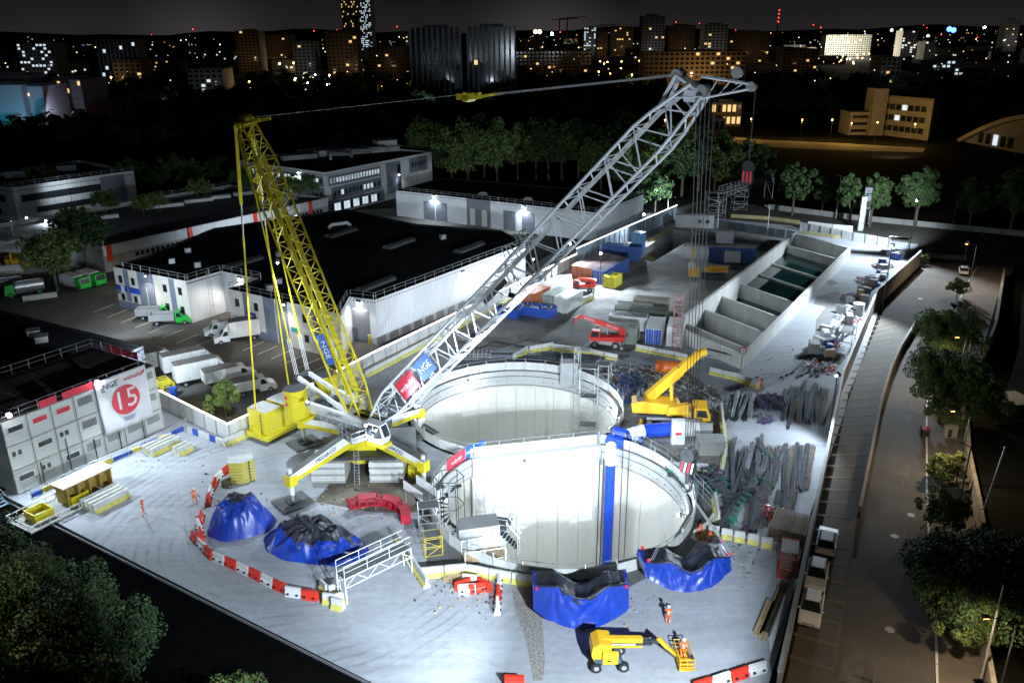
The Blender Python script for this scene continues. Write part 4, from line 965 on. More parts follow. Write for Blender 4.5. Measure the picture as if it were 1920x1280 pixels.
# ------------------------------------------------------------------ people
def body_mesh(pose):
    "one continuous skinned figure; joints in metres, standing height about 1.78"
    J = {'pel': (0, 0, .95, .15, .11), 'wai': (0, 0, 1.10, .14, .10), 'che': (0, .01, 1.32, .17, .12), 'nec': (0, 0, 1.50, .065, .065), 'hea': (0, -.01, 1.60, .085, .095), 'top': (0, 0, 1.72, .08, .09)}
    E = [('pel', 'wai'), ('wai', 'che'), ('che', 'nec'), ('nec', 'hea'), ('hea', 'top')]
    st = pose.get('stride', .12)
    for s, n in ((-1, 'l'), (1, 'r')):
        f = -s*st
        J['hip'+n] = (s*.10, 0, .88, .10, .10); J['kne'+n] = (s*.12, f*.45-.02, .50, .065, .07); J['ank'+n] = (s*.13, f+.03, .10, .05, .055); J['toe'+n] = (s*.14, f-.14, .05, .045, .04)
        E += [('pel', 'hip'+n), ('hip'+n, 'kne'+n), ('kne'+n, 'ank'+n), ('ank'+n, 'toe'+n)]
        sh = (s*.20, 0, 1.43); ex, ey, ez = pose['el'+n]; hx, hy, hz = pose['ha'+n]
        J['sho'+n] = (*sh, .065, .065); J['elb'+n] = (s*ex, ey, ez, .05, .05); J['wri'+n] = (s*hx, hy, hz, .033, .03)
        d = Vector((s*hx-s*ex, hy-ey, hz-ez)).normalized(); w = Vector((s*hx, hy, hz)); J['pal'+n] = (*(w+d*.07), .035, .018)
        E += [('che', 'sho'+n), ('sho'+n, 'elb'+n), ('elb'+n, 'wri'+n), ('wri'+n, 'pal'+n)]
        sd = d.cross(Vector((0, 0, 1))); sd = sd.normalized() if sd.length > .1 else Vector((0, 1, 0))
        for k, ln in enumerate((.055, .07, .075, .06)):
            q = w+d*.10+sd*(.026*(k-1.5)); J['f%d%s' % (k, n)] = (*q, .010, .010); q2 = q+d*ln*.9+Vector((0, -.015, 0)); J['g%d%s' % (k, n)] = (*q2, .009, .009)
            E += [('pal'+n, 'f%d%s' % (k, n)), ('f%d%s' % (k, n), 'g%d%s' % (k, n))]
        q = w+d*.05-sd*.05; J['th'+n] = (*q, .010, .010); J['tj'+n] = (*(q+d*.04-sd*.01), .009, .009); E += [('pal'+n, 'th'+n), ('th'+n, 'tj'+n)]
    if pose.get('lean'):
        a = pose['lean']
        for k in list(J):
            if k in ('pel',) or k[:3] in ('hip', 'kne', 'ank', 'toe'): continue
            x, y, z, r1, r2 = J[k]; dz = z-.95; J[k] = (x, y*math.cos(a)-dz*math.sin(a), .95+dz*math.cos(a)+y*math.sin(a), r1, r2)
    ks = list(J); me = bpy.data.meshes.new('b'); me.from_pydata([J[k][:3] for k in ks], [(ks.index(a), ks.index(b)) for a, b in E], [])
    o = bpy.data.objects.new('b', me); COL.objects.link(o); md = o.modifiers.new('s', 'SKIN'); md.use_smooth_shade = True
    for i, k in enumerate(ks): me.skin_vertices[0].data[i].radius = J[k][3:]
    me.skin_vertices[0].data[0].use_root = True
    sb = o.modifiers.new('d', 'SUBSURF'); sb.levels = 1
    dg = bpy.context.evaluated_depsgraph_get(); dg.update(); out = bpy.data.meshes.new_from_object(o.evaluated_get(dg)); bpy.data.objects.remove(o)
    for m in (orange, reflect, skin_m, black): out.materials.append(m)
    hz = J['nec'][2]; hands = [Vector(J['pal'+n][:3]) for n in 'lr']
    for p in out.polygons:
        c = p.center; z = c.z; p.use_smooth = True; m = 0
        if z > hz+.02: m = 2
        elif any((c-h).length < .13 for h in hands): m = 2
        elif z < .09: m = 3
        elif .28 < z < .33 or .42 < z < .47 or (1.02 < z < 1.07) or 1.22 < z < 1.27: m = 1
        p.material_index = m
    return out, Vector(J['hea'][:3])
POSES = {'stand': dict(ell=(.27, .03, 1.16), hal=(.26, -.10, .93), elr=(.27, .03, 1.16), har=(.26, -.10, .93), stride=.04),
         'walk': dict(ell=(.27, .12, 1.17), hal=(.27, .05, .93), elr=(.26, -.08, 1.17), har=(.24, -.26, 1.0), stride=.26),
         'reach': dict(ell=(.28, -.10, 1.20), hal=(.20, -.36, 1.18), elr=(.28, -.08, 1.20), har=(.18, -.34, 1.12), stride=.10),
         'bend': dict(ell=(.27, -.10, 1.16), hal=(.20, -.25, .98), elr=(.27, -.10, 1.16), har=(.20, -.25, .98), stride=.1, lean=.35)}
BM = {k: body_mesh(v) for k, v in POSES.items()}
def person(label, p, rz, pose, hat=whitepl):
    me, hd = BM[pose]; t = T('person', label, 'person', p, rz); link('body', me, t)
    hm = MB(); hm.lathe([(.145, 0), (.135, .02), (.125, .09), (.08, .15), (.001, .175)], 12, c=(hd.x, hd.y-.01, hd.z+.06)); hm.box((hd.x, hd.y-.14, hd.z+.065), (.18, .10, .015)); hm.obj('helmet', hat, t, smooth=True)
    fc = MB(); fc.lathe([(.001, -.02), (.018, 0), (.001, .025)], 6, c=(hd.x, hd.y-.10, hd.z)); fc.obj('nose', skin_m, t)
    MB().box((hd.x-.035, hd.y-.088, hd.z+.035), (.022, .012, .012)).box((hd.x+.035, hd.y-.088, hd.z+.035), (.022, .012, .012)).obj('eyes', black, t)
    return t
person('worker in orange hi-vis walking alone across the slab on the left', W(270, 966), 2.6, 'walk', redpl)
person('worker in orange hi-vis beside the red barrier curve left of the round blue heap', W(366, 943), .6, 'walk')
person('worker in orange standing alone on the bright slab below the basin', W(1425, 731), .3, 'stand', redpl)
person('worker in orange with white helmet standing between the hanging bundle and the yellow lift', W(1252, 1169), 2.9, 'reach')
person('worker in orange half hidden behind the hanging blue bundle', W(1309, 1010), .4, 'bend', redpl)
person('worker in orange guiding the right end of the hanging bundle', W(1330, 1026), -.5, 'reach', redpl)
# ------------------------------------------------------------------ vehicles
def wheel(t, c, r, w, ax='y', hub=midgrey):
    d = Vector((0, w/2, 0)) if ax == 'y' else Vector((w/2, 0, 0)); c = Vector(c)
    o = MB().cyl(c-d, c+d, r, 18).obj('wheel', black, t); MB().cyl(c-d*1.06, c+d*1.06, r*.5, 12).obj('hub', hub, o); return o
def extr(prof, y0, y1):
    n = len(prof); a = sum(prof[i][0]*prof[(i+1) % n][1]-prof[(i+1) % n][0]*prof[i][1] for i in range(n))
    b = MB(); return b.add([(x, y0, z) for x, z in prof]+[(x, y1, z) for x, z in prof], ([tuple(range(n))] if a > 0 else [tuple(range(n))[::-1]])+[tuple(n+i for i in (range(n) if a < 0 else reversed(range(n))))]+[(i, (i+1) % n, n+(i+1) % n, n+i) for i in range(n)])
def boxvan(label, p, rz, L=6.2, cabm=white_p, boxm=white_p, bh=2.5, group=None, open_top=False, bw=2.1):
    t = T('box_truck', label, 'truck', p, rz, group)
    b = extr([(L/2, .35), (L/2, .95), (L/2-.25, 1.15), (L/2-1.0, 1.35), (L/2-1.55, 2.15), (L/2-2.3, 2.2), (L/2-2.3, .35)], -.95, .95); b.obj('cab', cabm, t)
    if not open_top: extr([(L/2-1.45, 2.18), (L/2-2.3, bh+.7), (L/2-2.3, 2.18)], -.85, .85).obj('wind_deflector', cabm, t)
    MB().add([(L/2-.97, -.82, 1.38), (L/2-.97, .82, 1.38), (L/2-1.5, .75, 2.12), (L/2-1.5, -.75, 2.12)], [(0, 1, 2, 3)]).obj('windscreen', glass, t).location = (.02, 0, .02)
    for s in (-1, 1): MB().add([(L/2-1.2, s*.96, 1.3), (L/2-2.1, s*.96, 1.3), (L/2-2.1, s*.96, 2.0), (L/2-1.6, s*.96, 2.0)], [(0, 1, 2, 3)]).obj('side_window', glass, t)
    for s in (-.65, .65): MB().box((L/2+.01, s, .8), (.05, .32, .2)).obj('headlight', reflect, t)
    MB().box((L/2+.01, 0, .5), (.06, 1.3, .25)).obj('grille', black, t)
    MB().box((-1.0, 0, .6), (L-2.6, .8, .2)).obj('chassis', dsteel, t)
    if open_top:
        b = MB(); x0, x1 = -L/2, L/2-2.45
        for s in (-1, 1): b.beam((x0, s*bw/2, 1.35), (x1, s*bw/2, 1.35), .06, 1.1)
        b.beam((x0, -bw/2, 1.35), (x0, bw/2, 1.35), .06, 1.1); b.beam((x1, -bw/2, 1.45), (x1, bw/2, 1.45), .06, 1.3); b.box(((x0+x1)/2, 0, .82), (x1-x0, bw, .08)); b.obj('tipper_body', boxm, t)
    else:
        x0, x1 = -L/2, L/2-2.35; b = MB(); b.box(((x0+x1)/2, 0, .85+bh/2), (x1-x0, bw, bh)); bo = b.obj('cargo_box', boxm, t)
        MB().box(((x0+x1)/2, 0, .85+bh+.03), (x1-x0-.08, bw-.08, .05)).obj('box_roof', mat('dusty_roof', (.15, .14, .13), .8, var=.3), bo); MB().box((x0-.02, 0, .85+bh/2), (.04, bw-.2, bh-.2)).obj('rear_door', offwhite, bo)
    for x in (L/2-.9, -L/2+1.1):
        for s in (-.88, .88): wheel(t, (x, s, .36), .36, .25)
    return t
boxvan('white box truck parked nose out beside the second facade block', W(446, 638), R(205), 7.0, bh=2.5)
boxvan('white van half hidden behind the white box truck', W(418, 626), R(205), 5.6, bh=1.5)
boxvan('green tipper truck parked by the white facade, front one', W(322, 606), R(8), 6.4, green_v, midgrey, open_top=True)
boxvan('green tipper truck just behind the front green one', W(296, 596), R(8), 6.4, green_v, midgrey, open_top=True)
for x, y, L, bh, rz, lb in ((300, 692, 6.5, 2.2, 35, 'white truck beside the cabin end, under a small lamp'), (362, 694, 8.0, 2.3, 35, 'long white truck with open-topped box, left of three in the yard'), (386, 712, 8.0, 2.4, 35, 'white truck with grey roof and stained rear door, middle of the yard'), (432, 716, 7.0, 1.6, 35, 'low white truck behind the round green tree'), (478, 735, 5.6, 1.3, 30, 'white van partly hidden right of the round green tree')):
    boxvan(lb, W(x, y), R(rz), L, bh=bh, boxm=offwhite)
def tanker(label, p, rz, tankm=steel, sweep=False):
    t = T('service_truck', label, 'truck', p, rz); L = 6.5
    extr([(L/2, .5), (L/2, 1.3), (L/2-.2, 2.4), (L/2-1.6, 2.5), (L/2-1.6, .5)], -1.1, 1.1).obj('cab', green_v, t)
    MB().add([(L/2+.02, -.95, 1.35), (L/2+.02, .95, 1.35), (L/2-.17, .9, 2.3), (L/2-.17, -.9, 2.3)], [(0, 1, 2, 3)]).obj('windscreen', glass, t)
    if sweep: b = extr([(L/2-1.7, .6), (-L/2, .6), (-L/2, 2.2), (-L/2+.8, 2.7), (L/2-1.8, 2.6)], -1.05, 1.05); b.obj('hopper', offwhite, t)
    else:
        b = MB(); b.cyl((-L/2, 0, 1.75), (L/2-1.8, 0, 1.75), 1.05, 18); b.obj('tank', tankm, t, smooth=False); MB().beam((-L/2+.5, 0, 2.8), (L/2-2.2, 0, 2.8), .6, .1).obj('catwalk', steel, t)
    MB().box((-.5, 0, .7), (L-1.5, .9, .3)).obj('chassis', dsteel, t)
    for x in (L/2-.9, -L/2+1.0):
        for s in (-.98, .98): wheel(t, (x, s, .5), .5, .3, hub=green_v)
    return t
tanker('green tanker truck with shiny round tank in the vehicle depot', W(48, 553), R(215))
tanker('green tanker truck half cut off by the left edge', W(8, 548), R(215))
tanker('grey tanker truck parked behind the green ones', W(10, 525), R(215), white_p)
tanker('white and green street sweeper beside the depot tree', W(143, 540), R(-30), sweep=True)
tanker('street sweeper next to the first one, farther from the tree', W(172, 533), R(-30), sweep=True)
def car(label, p, rz, m=white_p, roof=None, group=None):
    t = T('parked_car', label, 'car', p, rz, group)
    lo = [(2.05, .3), (2.1, .55), (1.95, .78), (.95, .95), (-1.75, .98), (-2.05, .85), (-2.1, .35)]
    vs = []; n = len(lo); ys = (-.86, -.80, .80, .86)
    b = MB()
    def ring(y, k): return [(x*k, y, .3+(z-.3)*(k if z > .6 else 1)) for x, z in lo]
    rs_ = [ring(-.86, .965), ring(-.78, 1), ring(.78, 1), ring(.86, .965)]
    b.v = [q for r_ in rs_ for q in r_]; b.f = [tuple(range(n))[::1], tuple(3*n+i for i in reversed(range(n)))]+[(k*n+(i+1) % n, k*n+i, (k+1)*n+i, (k+1)*n+(i+1) % n) for k in range(3) for i in range(n)]; b.m = [0]*len(b.f)
    bo = b.obj('body', m, t)
    g = MB(); g.add([(1.0, -.76, .93), (1.0, .76, .93), (-1.95, .76, .95), (-1.95, -.76, .95), (.25, -.58, 1.44), (.25, .58, 1.44), (-1.5, .58, 1.42), (-1.5, -.58, 1.42)], [(0, 1, 5, 4), (1, 2, 6, 5), (2, 3, 7, 6), (3, 0, 4, 7)]); g.obj('windows', glass, t)
    MB().add([(.22, -.59, 1.44), (.22, .59, 1.44), (-1.5, .59, 1.42), (-1.5, -.59, 1.42), (.15, -.5, 1.49), (.15, .5, 1.49), (-1.4, .5, 1.47), (-1.4, -.5, 1.47)], [(4, 5, 6, 7)[::-1], (0, 1, 5, 4), (1, 2, 6, 5), (2, 3, 7, 6), (3, 0, 4, 7)]).obj('roof', roof or m, t)
    for s in (-1, 1):
        for x in (1.28, -1.3): wheel(t, (x, s*.78, .32), .32, .2)
        MB().box((1.98, s*.6, .66), (.12, .32, .13)).obj('headlight', reflect, t); MB().box((-2.03, s*.62, .78), (.08, .25, .14)).obj('tail_light', redpl, t); MB().box((.75, s*.93, .98), (.12, .16, .1)).obj('wing_mirror', m, t)
        MB().beam((.62, s*.70, .96), (.22, s*.585, 1.44), .06, .05).beam((-.55, s*.76, .96), (-.6, s*.585, 1.44), .07, .05).obj('pillar', m, t)
    MB().box((2.06, 0, .5), (.06, .9, .18)).obj('grille', black, t); MB().box((2.09, 0, .4), (.03, .5, .11)).obj('number_plate', whitepl, t)
    return t
SA = math.atan2(*(lambda d: (d.y, d.x))(W(1520, 960)-W(1466, 1200)))
car('white car parked facing away, farthest of the three by the wall', W(1549, 1022), SA)
car('white car parked nose to camera, middle of the three by the wall', W(1530, 1087), SA+math.pi)
car('white car with dark windscreen, nearest of the three by the wall', W(1520, 1150), SA+math.pi, roof=whitepl)
SB = math.atan2(*(lambda d: (d.y, d.x))(W(1800, 560)-W(1770, 1000)))
car('silver car under the small lit street tree at the crossing', W(1806, 512), SB, offwhite)
car('white van-like car half under the bushy street tree', W(1757, 762), SB, white_p)
car('dark car parked between the street trees', W(1762, 955), SB, black)
# ------------------------------------------------------------------ site machines
def telehandler(label, p, rz, m=red, s=1.0, text=True, reach=7.0, rise=16):
    t = T('telehandler', label, 'crane vehicle', p, rz); t.scale = (s,)*3
    extr([(-2.9, .7), (-2.7, 1.3), (2.4, 1.3), (2.6, .7)], -1.05, 1.05).obj('chassis', conc_grey, t)
    for x in (-1.8, 1.6):
        for q in (-1.05, 1.05): wheel(t, (x, q, .65), .65, .45, hub=midgrey)
    for x in (-2.9, 2.6):
        for q in (-1, 1): MB().box((x, q*1.15, .35), (.5, .35, .5)).obj('stabiliser', midgrey, t)
    extr([(-.9, 1.35), (-1.0, 2.0), (1.2, 2.15), (3.0, 2.3), (3.1, 1.7), (2.4, 1.35)], -1.2, .2).obj('engine_cover', m, t)
    extr([(1.6, 1.35), (3.1, 1.6), (3.15, 3.1), (2.4, 3.2)], -.2, .9).obj('boom_tower', m, t)
    cabo = extr([(-2.6, 1.4), (-2.75, 2.2), (-2.3, 3.1), (-1.0, 3.1), (-1.0, 1.4)], -1.2, -.25).obj('cab_frame', m, t)
    MB().add([(-2.5, -1.22, 2.0), (-1.15, -1.22, 2.0), (-1.15, -1.22, 2.95), (-2.25, -1.22, 2.95)], [(0, 1, 2, 3)]).add([(-2.79, -1.1, 2.2), (-2.79, -.35, 2.2), (-2.34, -.35, 3.0), (-2.34, -1.1, 3.0)], [(0, 1, 2, 3)]).obj('cab_glass', glass, cabo)
    a = R(rise); f = Vector((2.7, .35, 2.9)); d = Vector((-math.cos(a), 0, math.sin(a))); tip = f+d*reach
    b = MB(); b.beam(f, f+d*reach*.68, .6, .75); b.beam(f+d*reach*.5, tip, .45, .55); bo = b.obj('telescopic_boom', m, t)
    hd = MB(); hd.beam(tip, tip+Vector((-.7, 0, -.5)), .45, .5, 0, w2=.35, h2=.35); hd.beam(tip+Vector((-.7, 0, -.4)), tip+Vector((-.8, 0, -1.2)), .3, .3); hd.obj('boom_nose', m, t); MB().beam(tip+Vector((-.9, 0, -.4)), tip+Vector((-1.3, 0, -1.3)), .5, .35).obj('winch_head', dsteel, t)
    MB().cyl(tip+Vector((-1.2, 0, -1.2)), tip+Vector((-1.2, 0, -3)), .02, 4).obj('hoist_rope', dsteel, t)
    MB().cyl(Vector((.2, .35, 2.0)), f+d*reach*.42, .12, 8).obj('lift_cylinder', steel, t)
    if text:
        u = Vector((d.z, 0, -d.x)); u = u if u.z > 0 else -u
        txt('MANITOU', bo, f+d*reach*.78+Vector((0, -.30, 0)), .42, -d, u, whitepl); txt('MRT 3050', bo, f+d*reach*.25+Vector((0, -.32, 0)), .48, -d, u, whitepl)
    return t
telehandler('red telescopic handler crane with white lettering beside the lettered container', W(1136, 650), R(-10), s=.92, reach=7.4, rise=17)
telehandler('small red handler parked in the glare of the bright lamps', W(1094, 546), R(-8), redpl, .72, False, 4.0, 3)
def mobile_crane():
    p = W(1262, 796); a = W(1200, 792); b = W(1336, 800); rz = math.atan2((b-a).y, (b-a).x); L = (b-a).length
    t = T('mobile_crane', 'yellow telescopic mobile crane parked right of the farther shaft', 'crane vehicle', p, rz)
    MB().box((-.5, 0, 1.5), (L-1, 2.6, .4)).obj('carrier_deck', mat('black_deck', (.03, .03, .035), .5), t); MB().box((0, -1.36, 1.3), (L-2.2, .06, .35)).obj('side_strip', steel, t)
    for k in range(5):
        for s in (-1.1, 1.1): wheel(t, (-L/2+1.4+k*1.75, s, .68), .66, .5)
    for x in (-L/2+.4, L/2-2.6):
        for s in (-1, 1): MB().beam((x, s*1.2, 1.0), (x, s*2.4, 1.0), .3, .3).box((x, s*2.4, .5), (.5, .5, .9)).obj('outrigger', yel_w, t)
    cf = extr([(L/2-2.1, .7), (L/2-2.1, 2.9), (L/2-.5, 2.9), (L/2-.1, 1.9), (L/2-.1, .7)], -1.3, 1.3).obj('driver_cab', yel_w, t)
    MB().add([(L/2-.07, -1.15, 1.95), (L/2-.07, 1.15, 1.95), (L/2-.45, 1.1, 2.8), (L/2-.45, -1.1, 2.8)], [(0, 1, 2, 3)]).add([(L/2-1.7, -1.32, 1.8), (L/2-.4, -1.32, 1.8), (L/2-.65, -1.32, 2.7), (L/2-1.7, -1.32, 2.7)], [(0, 1, 2, 3)]).obj('cab_glass', glass, cf)
    MB().box((L/2-3.6, 0, 1.95), (2.6, 2.5, .9)).obj('engine_cover', yel_w, t)
    st = MB()
    for k in range(3): st.box((L/2-4.95, -1.0+.3*k, 1.9), (.03, .15, .7))
    st.obj('warning_stripes', redpl, t)
    # upper works
    extr([(-L/2-.6, 1.9), (-L/2-.8, 3.0), (-L/2+.6, 3.4), (-L/2+4.6, 3.1), (-L/2+5.2, 2.3), (-L/2+3, 1.9)], -1.25, 1.25).obj('turntable_house', yel_w, t)
    extr([(-L/2+3.4, 2.2), (-L/2+3.6, 3.3), (-L/2+5.8, 3.7), (-L/2+6.0, 2.5)], -2.2, -1.3).obj('crane_cab', yel_w, t)
    MB().cyl((-L/2+.2, -.9, 3.5), (-L/2+.2, .9, 3.5), .42, 12).obj('winch_drum', dsteel, t)
    inv = (Matrix.Translation(p) @ Matrix.Rotation(rz, 4, 'Z')).inverted(); ft = Vector((-L/2+1.2, .2, 3.4)); tip = inv @ WY(1312, 662, p.y+1.2); d = (tip-ft).normalized()
    b = MB(); b.beam(ft, ft.lerp(tip, .62), .85, 1.15); b.beam(ft.lerp(tip, .6), ft.lerp(tip, .84), .72, .98); b.beam(ft.lerp(tip, .8), tip, .6, .82); bo = b.obj('telescopic_boom', yel_w, t)
    MB().beam(ft+Vector((0, -.1, .72)), ft.lerp(tip, .6)+Vector((0, -.1, .62)), .6, .05).obj('boom_top_plate', mat('dusty_yellow', (.35, .25, .06), .7), bo)
    MB().beam(tip, tip+d*1.0+Vector((0, 0, -.4)), .6, .7).cyl(tip+d*.8+Vector((0, -.4, -.4)), tip+d*.8+Vector((0, .4, -.4)), .35, 10).obj('boom_head', yel_w, bo)
    MB().cyl(Vector((-L/2+4.0, .2, 2.8)), ft.lerp(tip, .45), .22, 10).obj('lift_cylinder', yel_w, t)
    return t
mobile_crane()
def boom_lift():
    p = W(1140, 1242); t = T('boom_lift', 'yellow articulated boom lift on four wheels with its basket lowered', 'boom lift', p, R(2)); t.scale = (.9, .9, .9)
    MB().box((0, 0, .55), (2.2, 1.3, .35)).obj('chassis', dsteel, t)
    for x in (-1.15, 1.15):
        for s in (-1.0, 1.0): wheel(t, (x, s, .45), .45, .34, hub=midgrey)
    extr([(-1.3, .95), (-1.55, 1.5), (-1.45, 2.4), (-.9, 2.75), (.1, 2.6), (.1, .95)], -.9, .9).obj('counterweight', yel_w, t)
    extr([(-1.2, .8), (-1.3, 1.2), (.9, 1.2), (1.0, .8)], -1.0, 1.0).obj('turret', mat('teal_grey', (.05, .10, .13), .6), t)
    h = MB().box((.0, -1.05, 1.45), (1.3, .2, 1.2)).obj('side_hatch', yel_w, t); MB().box((-.1, -1.16, 1.2), (.3, .02, .14)).obj('maker_plate', black, h)
    b = MB(); b.beam((-1.0, 0, 2.55), (2.8, 0, 2.35), .45, .42); bo = b.obj('upper_arm', yel_w, t); MB().beam((-.4, 0, 1.9), (2.8, 0, 1.8), .36, .36).obj('lower_arm', yel_w, t)
    MB().beam((.6, -.25, 2.1), (3.6, -.25, 2.05), .16, .16).obj('telescoping_section', dsteel, t)
    MB().cyl((-.6, -.3, 2.2), (2.2, -.3, 2.1), .09, 8).obj('lift_cylinder', steel, t)
    MB().beam((2.7, 0, 2.2), (4.2, 0, 2.1), .28, .28).obj('fly_section', dsteel, t)
    MB().beam((4.1, 0, 2.45), (5.6, -.3, .85), .26, .3).obj('jib', yel_w, t); MB().cyl((4.6, -.2, 1.6), (5.7, -.5, .7), .06, 6).obj('jib_cylinder', dsteel, t)
    k = T('b', '', ''); bpy.data.objects.remove(k)
    x0, x1, y0, y1 = 5.7, 6.9, -1.6, .9; f = MB(); f.box(((x0+x1)/2, (y0+y1)/2, .35), (x1-x0, y1-y0, .06))
    cs = [(x0, y0), (x1, y0), (x1, y1), (x0, y1)]
    for i in range(4):
        a, b_ = cs[i], cs[(i+1) % 4]; f.cyl((*a, .35), (*a, 1.45), .04, 6)
        for z in (.7, 1.05, 1.45): f.cyl((*a, z), (*b_, z), .035, 6)
        m_ = ((a[0]+b_[0])/2, (a[1]+b_[1])/2); f.cyl((*m_, .35), (*m_, 1.45), .03, 6)
    f.obj('basket', yel_w, t); MB().box((x1-.1, y0+.5, 1.3), (.25, .5, .2)).obj('control_box', dsteel, t)
    return p
_p = boom_lift()
person('worker in orange standing in the basket of the yellow boom lift', _p+Vector((5.66, .1, .35)), 2.9, 'stand')
t = T('drill_rig', 'yellow and white drilling machine in the dark yard beyond the ropes', 'machine', W(1330, 522), R(-8))
MB().box((1.2, 0, 1.9), (4.2, 1.4, .9)).obj('boom_housing', yel_w, t); MB().box((-3.0, 0, 1.3), (2.0, 1.8, 1.6)).obj('body', yel_w, t); MB().beam((-3.6, 0, 2.0), (-3.4, 0, 6.0), .5, .35).obj('mast', yel_w, t); MB().box((-3.5, -.1, 2.6), (1.2, 1.4, 1.2)).obj('cab', offwhite, t)
MB().box((1.4, -.72, 1.9), (3.0, .04, .25)).obj('orange_stripe', orange, t)
for s in (-.8, .8): MB().box((.6, s, .45), (4.5, .5, .9)).obj('track', dsteel, t)
# ------------------------------------------------------------------ ducts
def duct(t, pts, r, cols, seg=.9, ribs=True):
    P_ = [Vector(q) for q in pts]; i = 0
    for a, b in zip(P_, P_[1:]):
        d = b-a; n = max(1, round(d.length/seg))
        for k in range(n):
            m = cols[i % len(cols)]; i += 1; mb = MB(); p, q = a+d*(k/n), a+d*((k+1)/n); mb.cyl(p, p.lerp(q, .12), r*1.04, 14, caps=False).cyl(p.lerp(q, .12), q, r, 14, caps=False) if ribs else mb.cyl(p, q, r, 14); mb.obj('duct_section', m, t, smooth=False)
vd = T('ventilation_duct', 'bright blue vertical duct hanging inside the nearer shaft, white elbow on top', 'duct', W(1143, 856)+Vector((0, -1.2, 0)))
duct(vd, [(0, 0, -.2), (0, 0, -33)], .55, [duct_b], 1.1)
MB().tube([(0, 0, -.3), (0, .1, .3), (.1, .6, .9), (.2, 1.8, 1.1)], .6, 14).obj('elbow', whitepl, vd, smooth=False)
lad2 = T('shaft_pipes', 'thin dark pipes fixed to the wall beside the blue duct', 'pipes', W(1128, 858)+Vector((0, -1.0, 0)))
for k in (-.3, .1): MB().cyl((k, 0, -33), (k, 0, .4), .07, 6).obj('pipe', dsteel, lad2)
lad2 = T('shaft_cables', 'two thin cables hanging down the wall right of the blue duct', 'cables', W(1168, 850)+Vector((0, -.8, 0)))
for k in (-.1, .5): MB().cyl((k, 0, -33), (k*1.2, 0, 1.4), .05, 5).obj('cable', dsteel, lad2)
h0 = W(1136, 822); hd_ = T('ventilation_line', 'thick blue and white ventilation pipe lying between the shafts and the mobile crane', 'duct', h0)
def hp(x, y, z): p = W(x, y, z)-h0; return (p.x, p.y, z)
duct(hd_, [hp(1152, 812, .9), hp(1176, 818, .9), hp(1206, 808, .95), hp(1262, 803, .95), hp(1335, 806, .95)], .85, [duct_b, whitepl, whitepl, duct_b, duct_b, whitepl, whitepl, midgrey, midgrey, midgrey], 1.5)
mb = MB().cyl(hp(1140, 822, .8), hp(1168, 832, .7), .6, 12); mb.obj('blue_branch', duct_b, hd_)
t = T('fan_box', 'white upright box with a small red mark on the ventilation pipe', 'cabinet', W(1268, 826)+Vector((0, -.6, 0))); MB().box((0, 0, 1.5), (1.5, .8, 3.0)).obj('box', white_p, t); MB().box((0, -.42, 1.4), (.7, .03, .3)).obj('red_mark', banner_r, t)
t = T('generator_housing', 'dusty grey slab-topped housing beside the concrete barriers', 'housing', W(1330, 846)); MB().box((0, 0, .8), (2.8, 2.0, 1.6)).obj('housing', conc_grey, t); MB().box((0, 0, 1.66), (3.0, 2.2, .1)).obj('lid', midgrey, t)
for k, (x, y) in enumerate(((1190, 826), (1200, 830), (1180, 828))):
    t = T('blue_drum', 'small blue drum below the thick ventilation pipe', 'drum', W(x, y), 0, 'blue drums below the pipe'); MB().cyl((0, 0, 0), (0, 0, .95), .32, 12).obj('shell', bluep, t); MB().cyl((0, 0, .95), (0, 0, .98), .28, 12).obj('lid', whitepl, t)
# ------------------------------------------------------------------ stair tower and platforms in the near shaft
sp = W(838, 1002, -1)+Vector((.3, .8, 0)); t = T('spiral_stair', 'dark spiral stair tower rising at the left wall of the nearer shaft', 'stair', (sp.x, sp.y, 0))
MB().cyl((0, 0, -30), (0, 0, 4.2), .12, 8).obj('newel_post', steel, t)
for k in range(60):
    a = k*.39; z = 4.0-k*.30; b = MB(); b.add([(.1*math.cos(a), .1*math.sin(a), z), (1.25*math.cos(a-.16), 1.25*math.sin(a-.16), z), (1.25*math.cos(a+.18), 1.25*math.sin(a+.18), z), (.1*math.cos(a), .1*math.sin(a), z-.06), (1.25*math.cos(a-.16), 1.25*math.sin(a-.16), z-.06), (1.25*math.cos(a+.18), 1.25*math.sin(a+.18), z-.06)], [(0, 1, 2), (5, 4, 3), (0, 3, 4, 1), (1, 4, 5, 2), (2, 5, 3, 0)]); b.obj('tread', dsteel, t)
for k in range(6): a = k*math.pi/3; rod('post', t, (1.45*math.cos(a), 1.45*math.sin(a), -24), (1.45*math.cos(a), 1.45*math.sin(a), 5.0), .045, dsteel)
for z in (-18, -13, -8, -3, 2, 5.0): 
    mb = MB()
    for k in range(6): a, b_ = k*math.pi/3, (k+1)*math.pi/3; mb.cyl((1.45*math.cos(a), 1.45*math.sin(a), z), (1.45*math.cos(b_), 1.45*math.sin(b_), z), .04, 5)
    mb.obj('ring', dsteel, t)
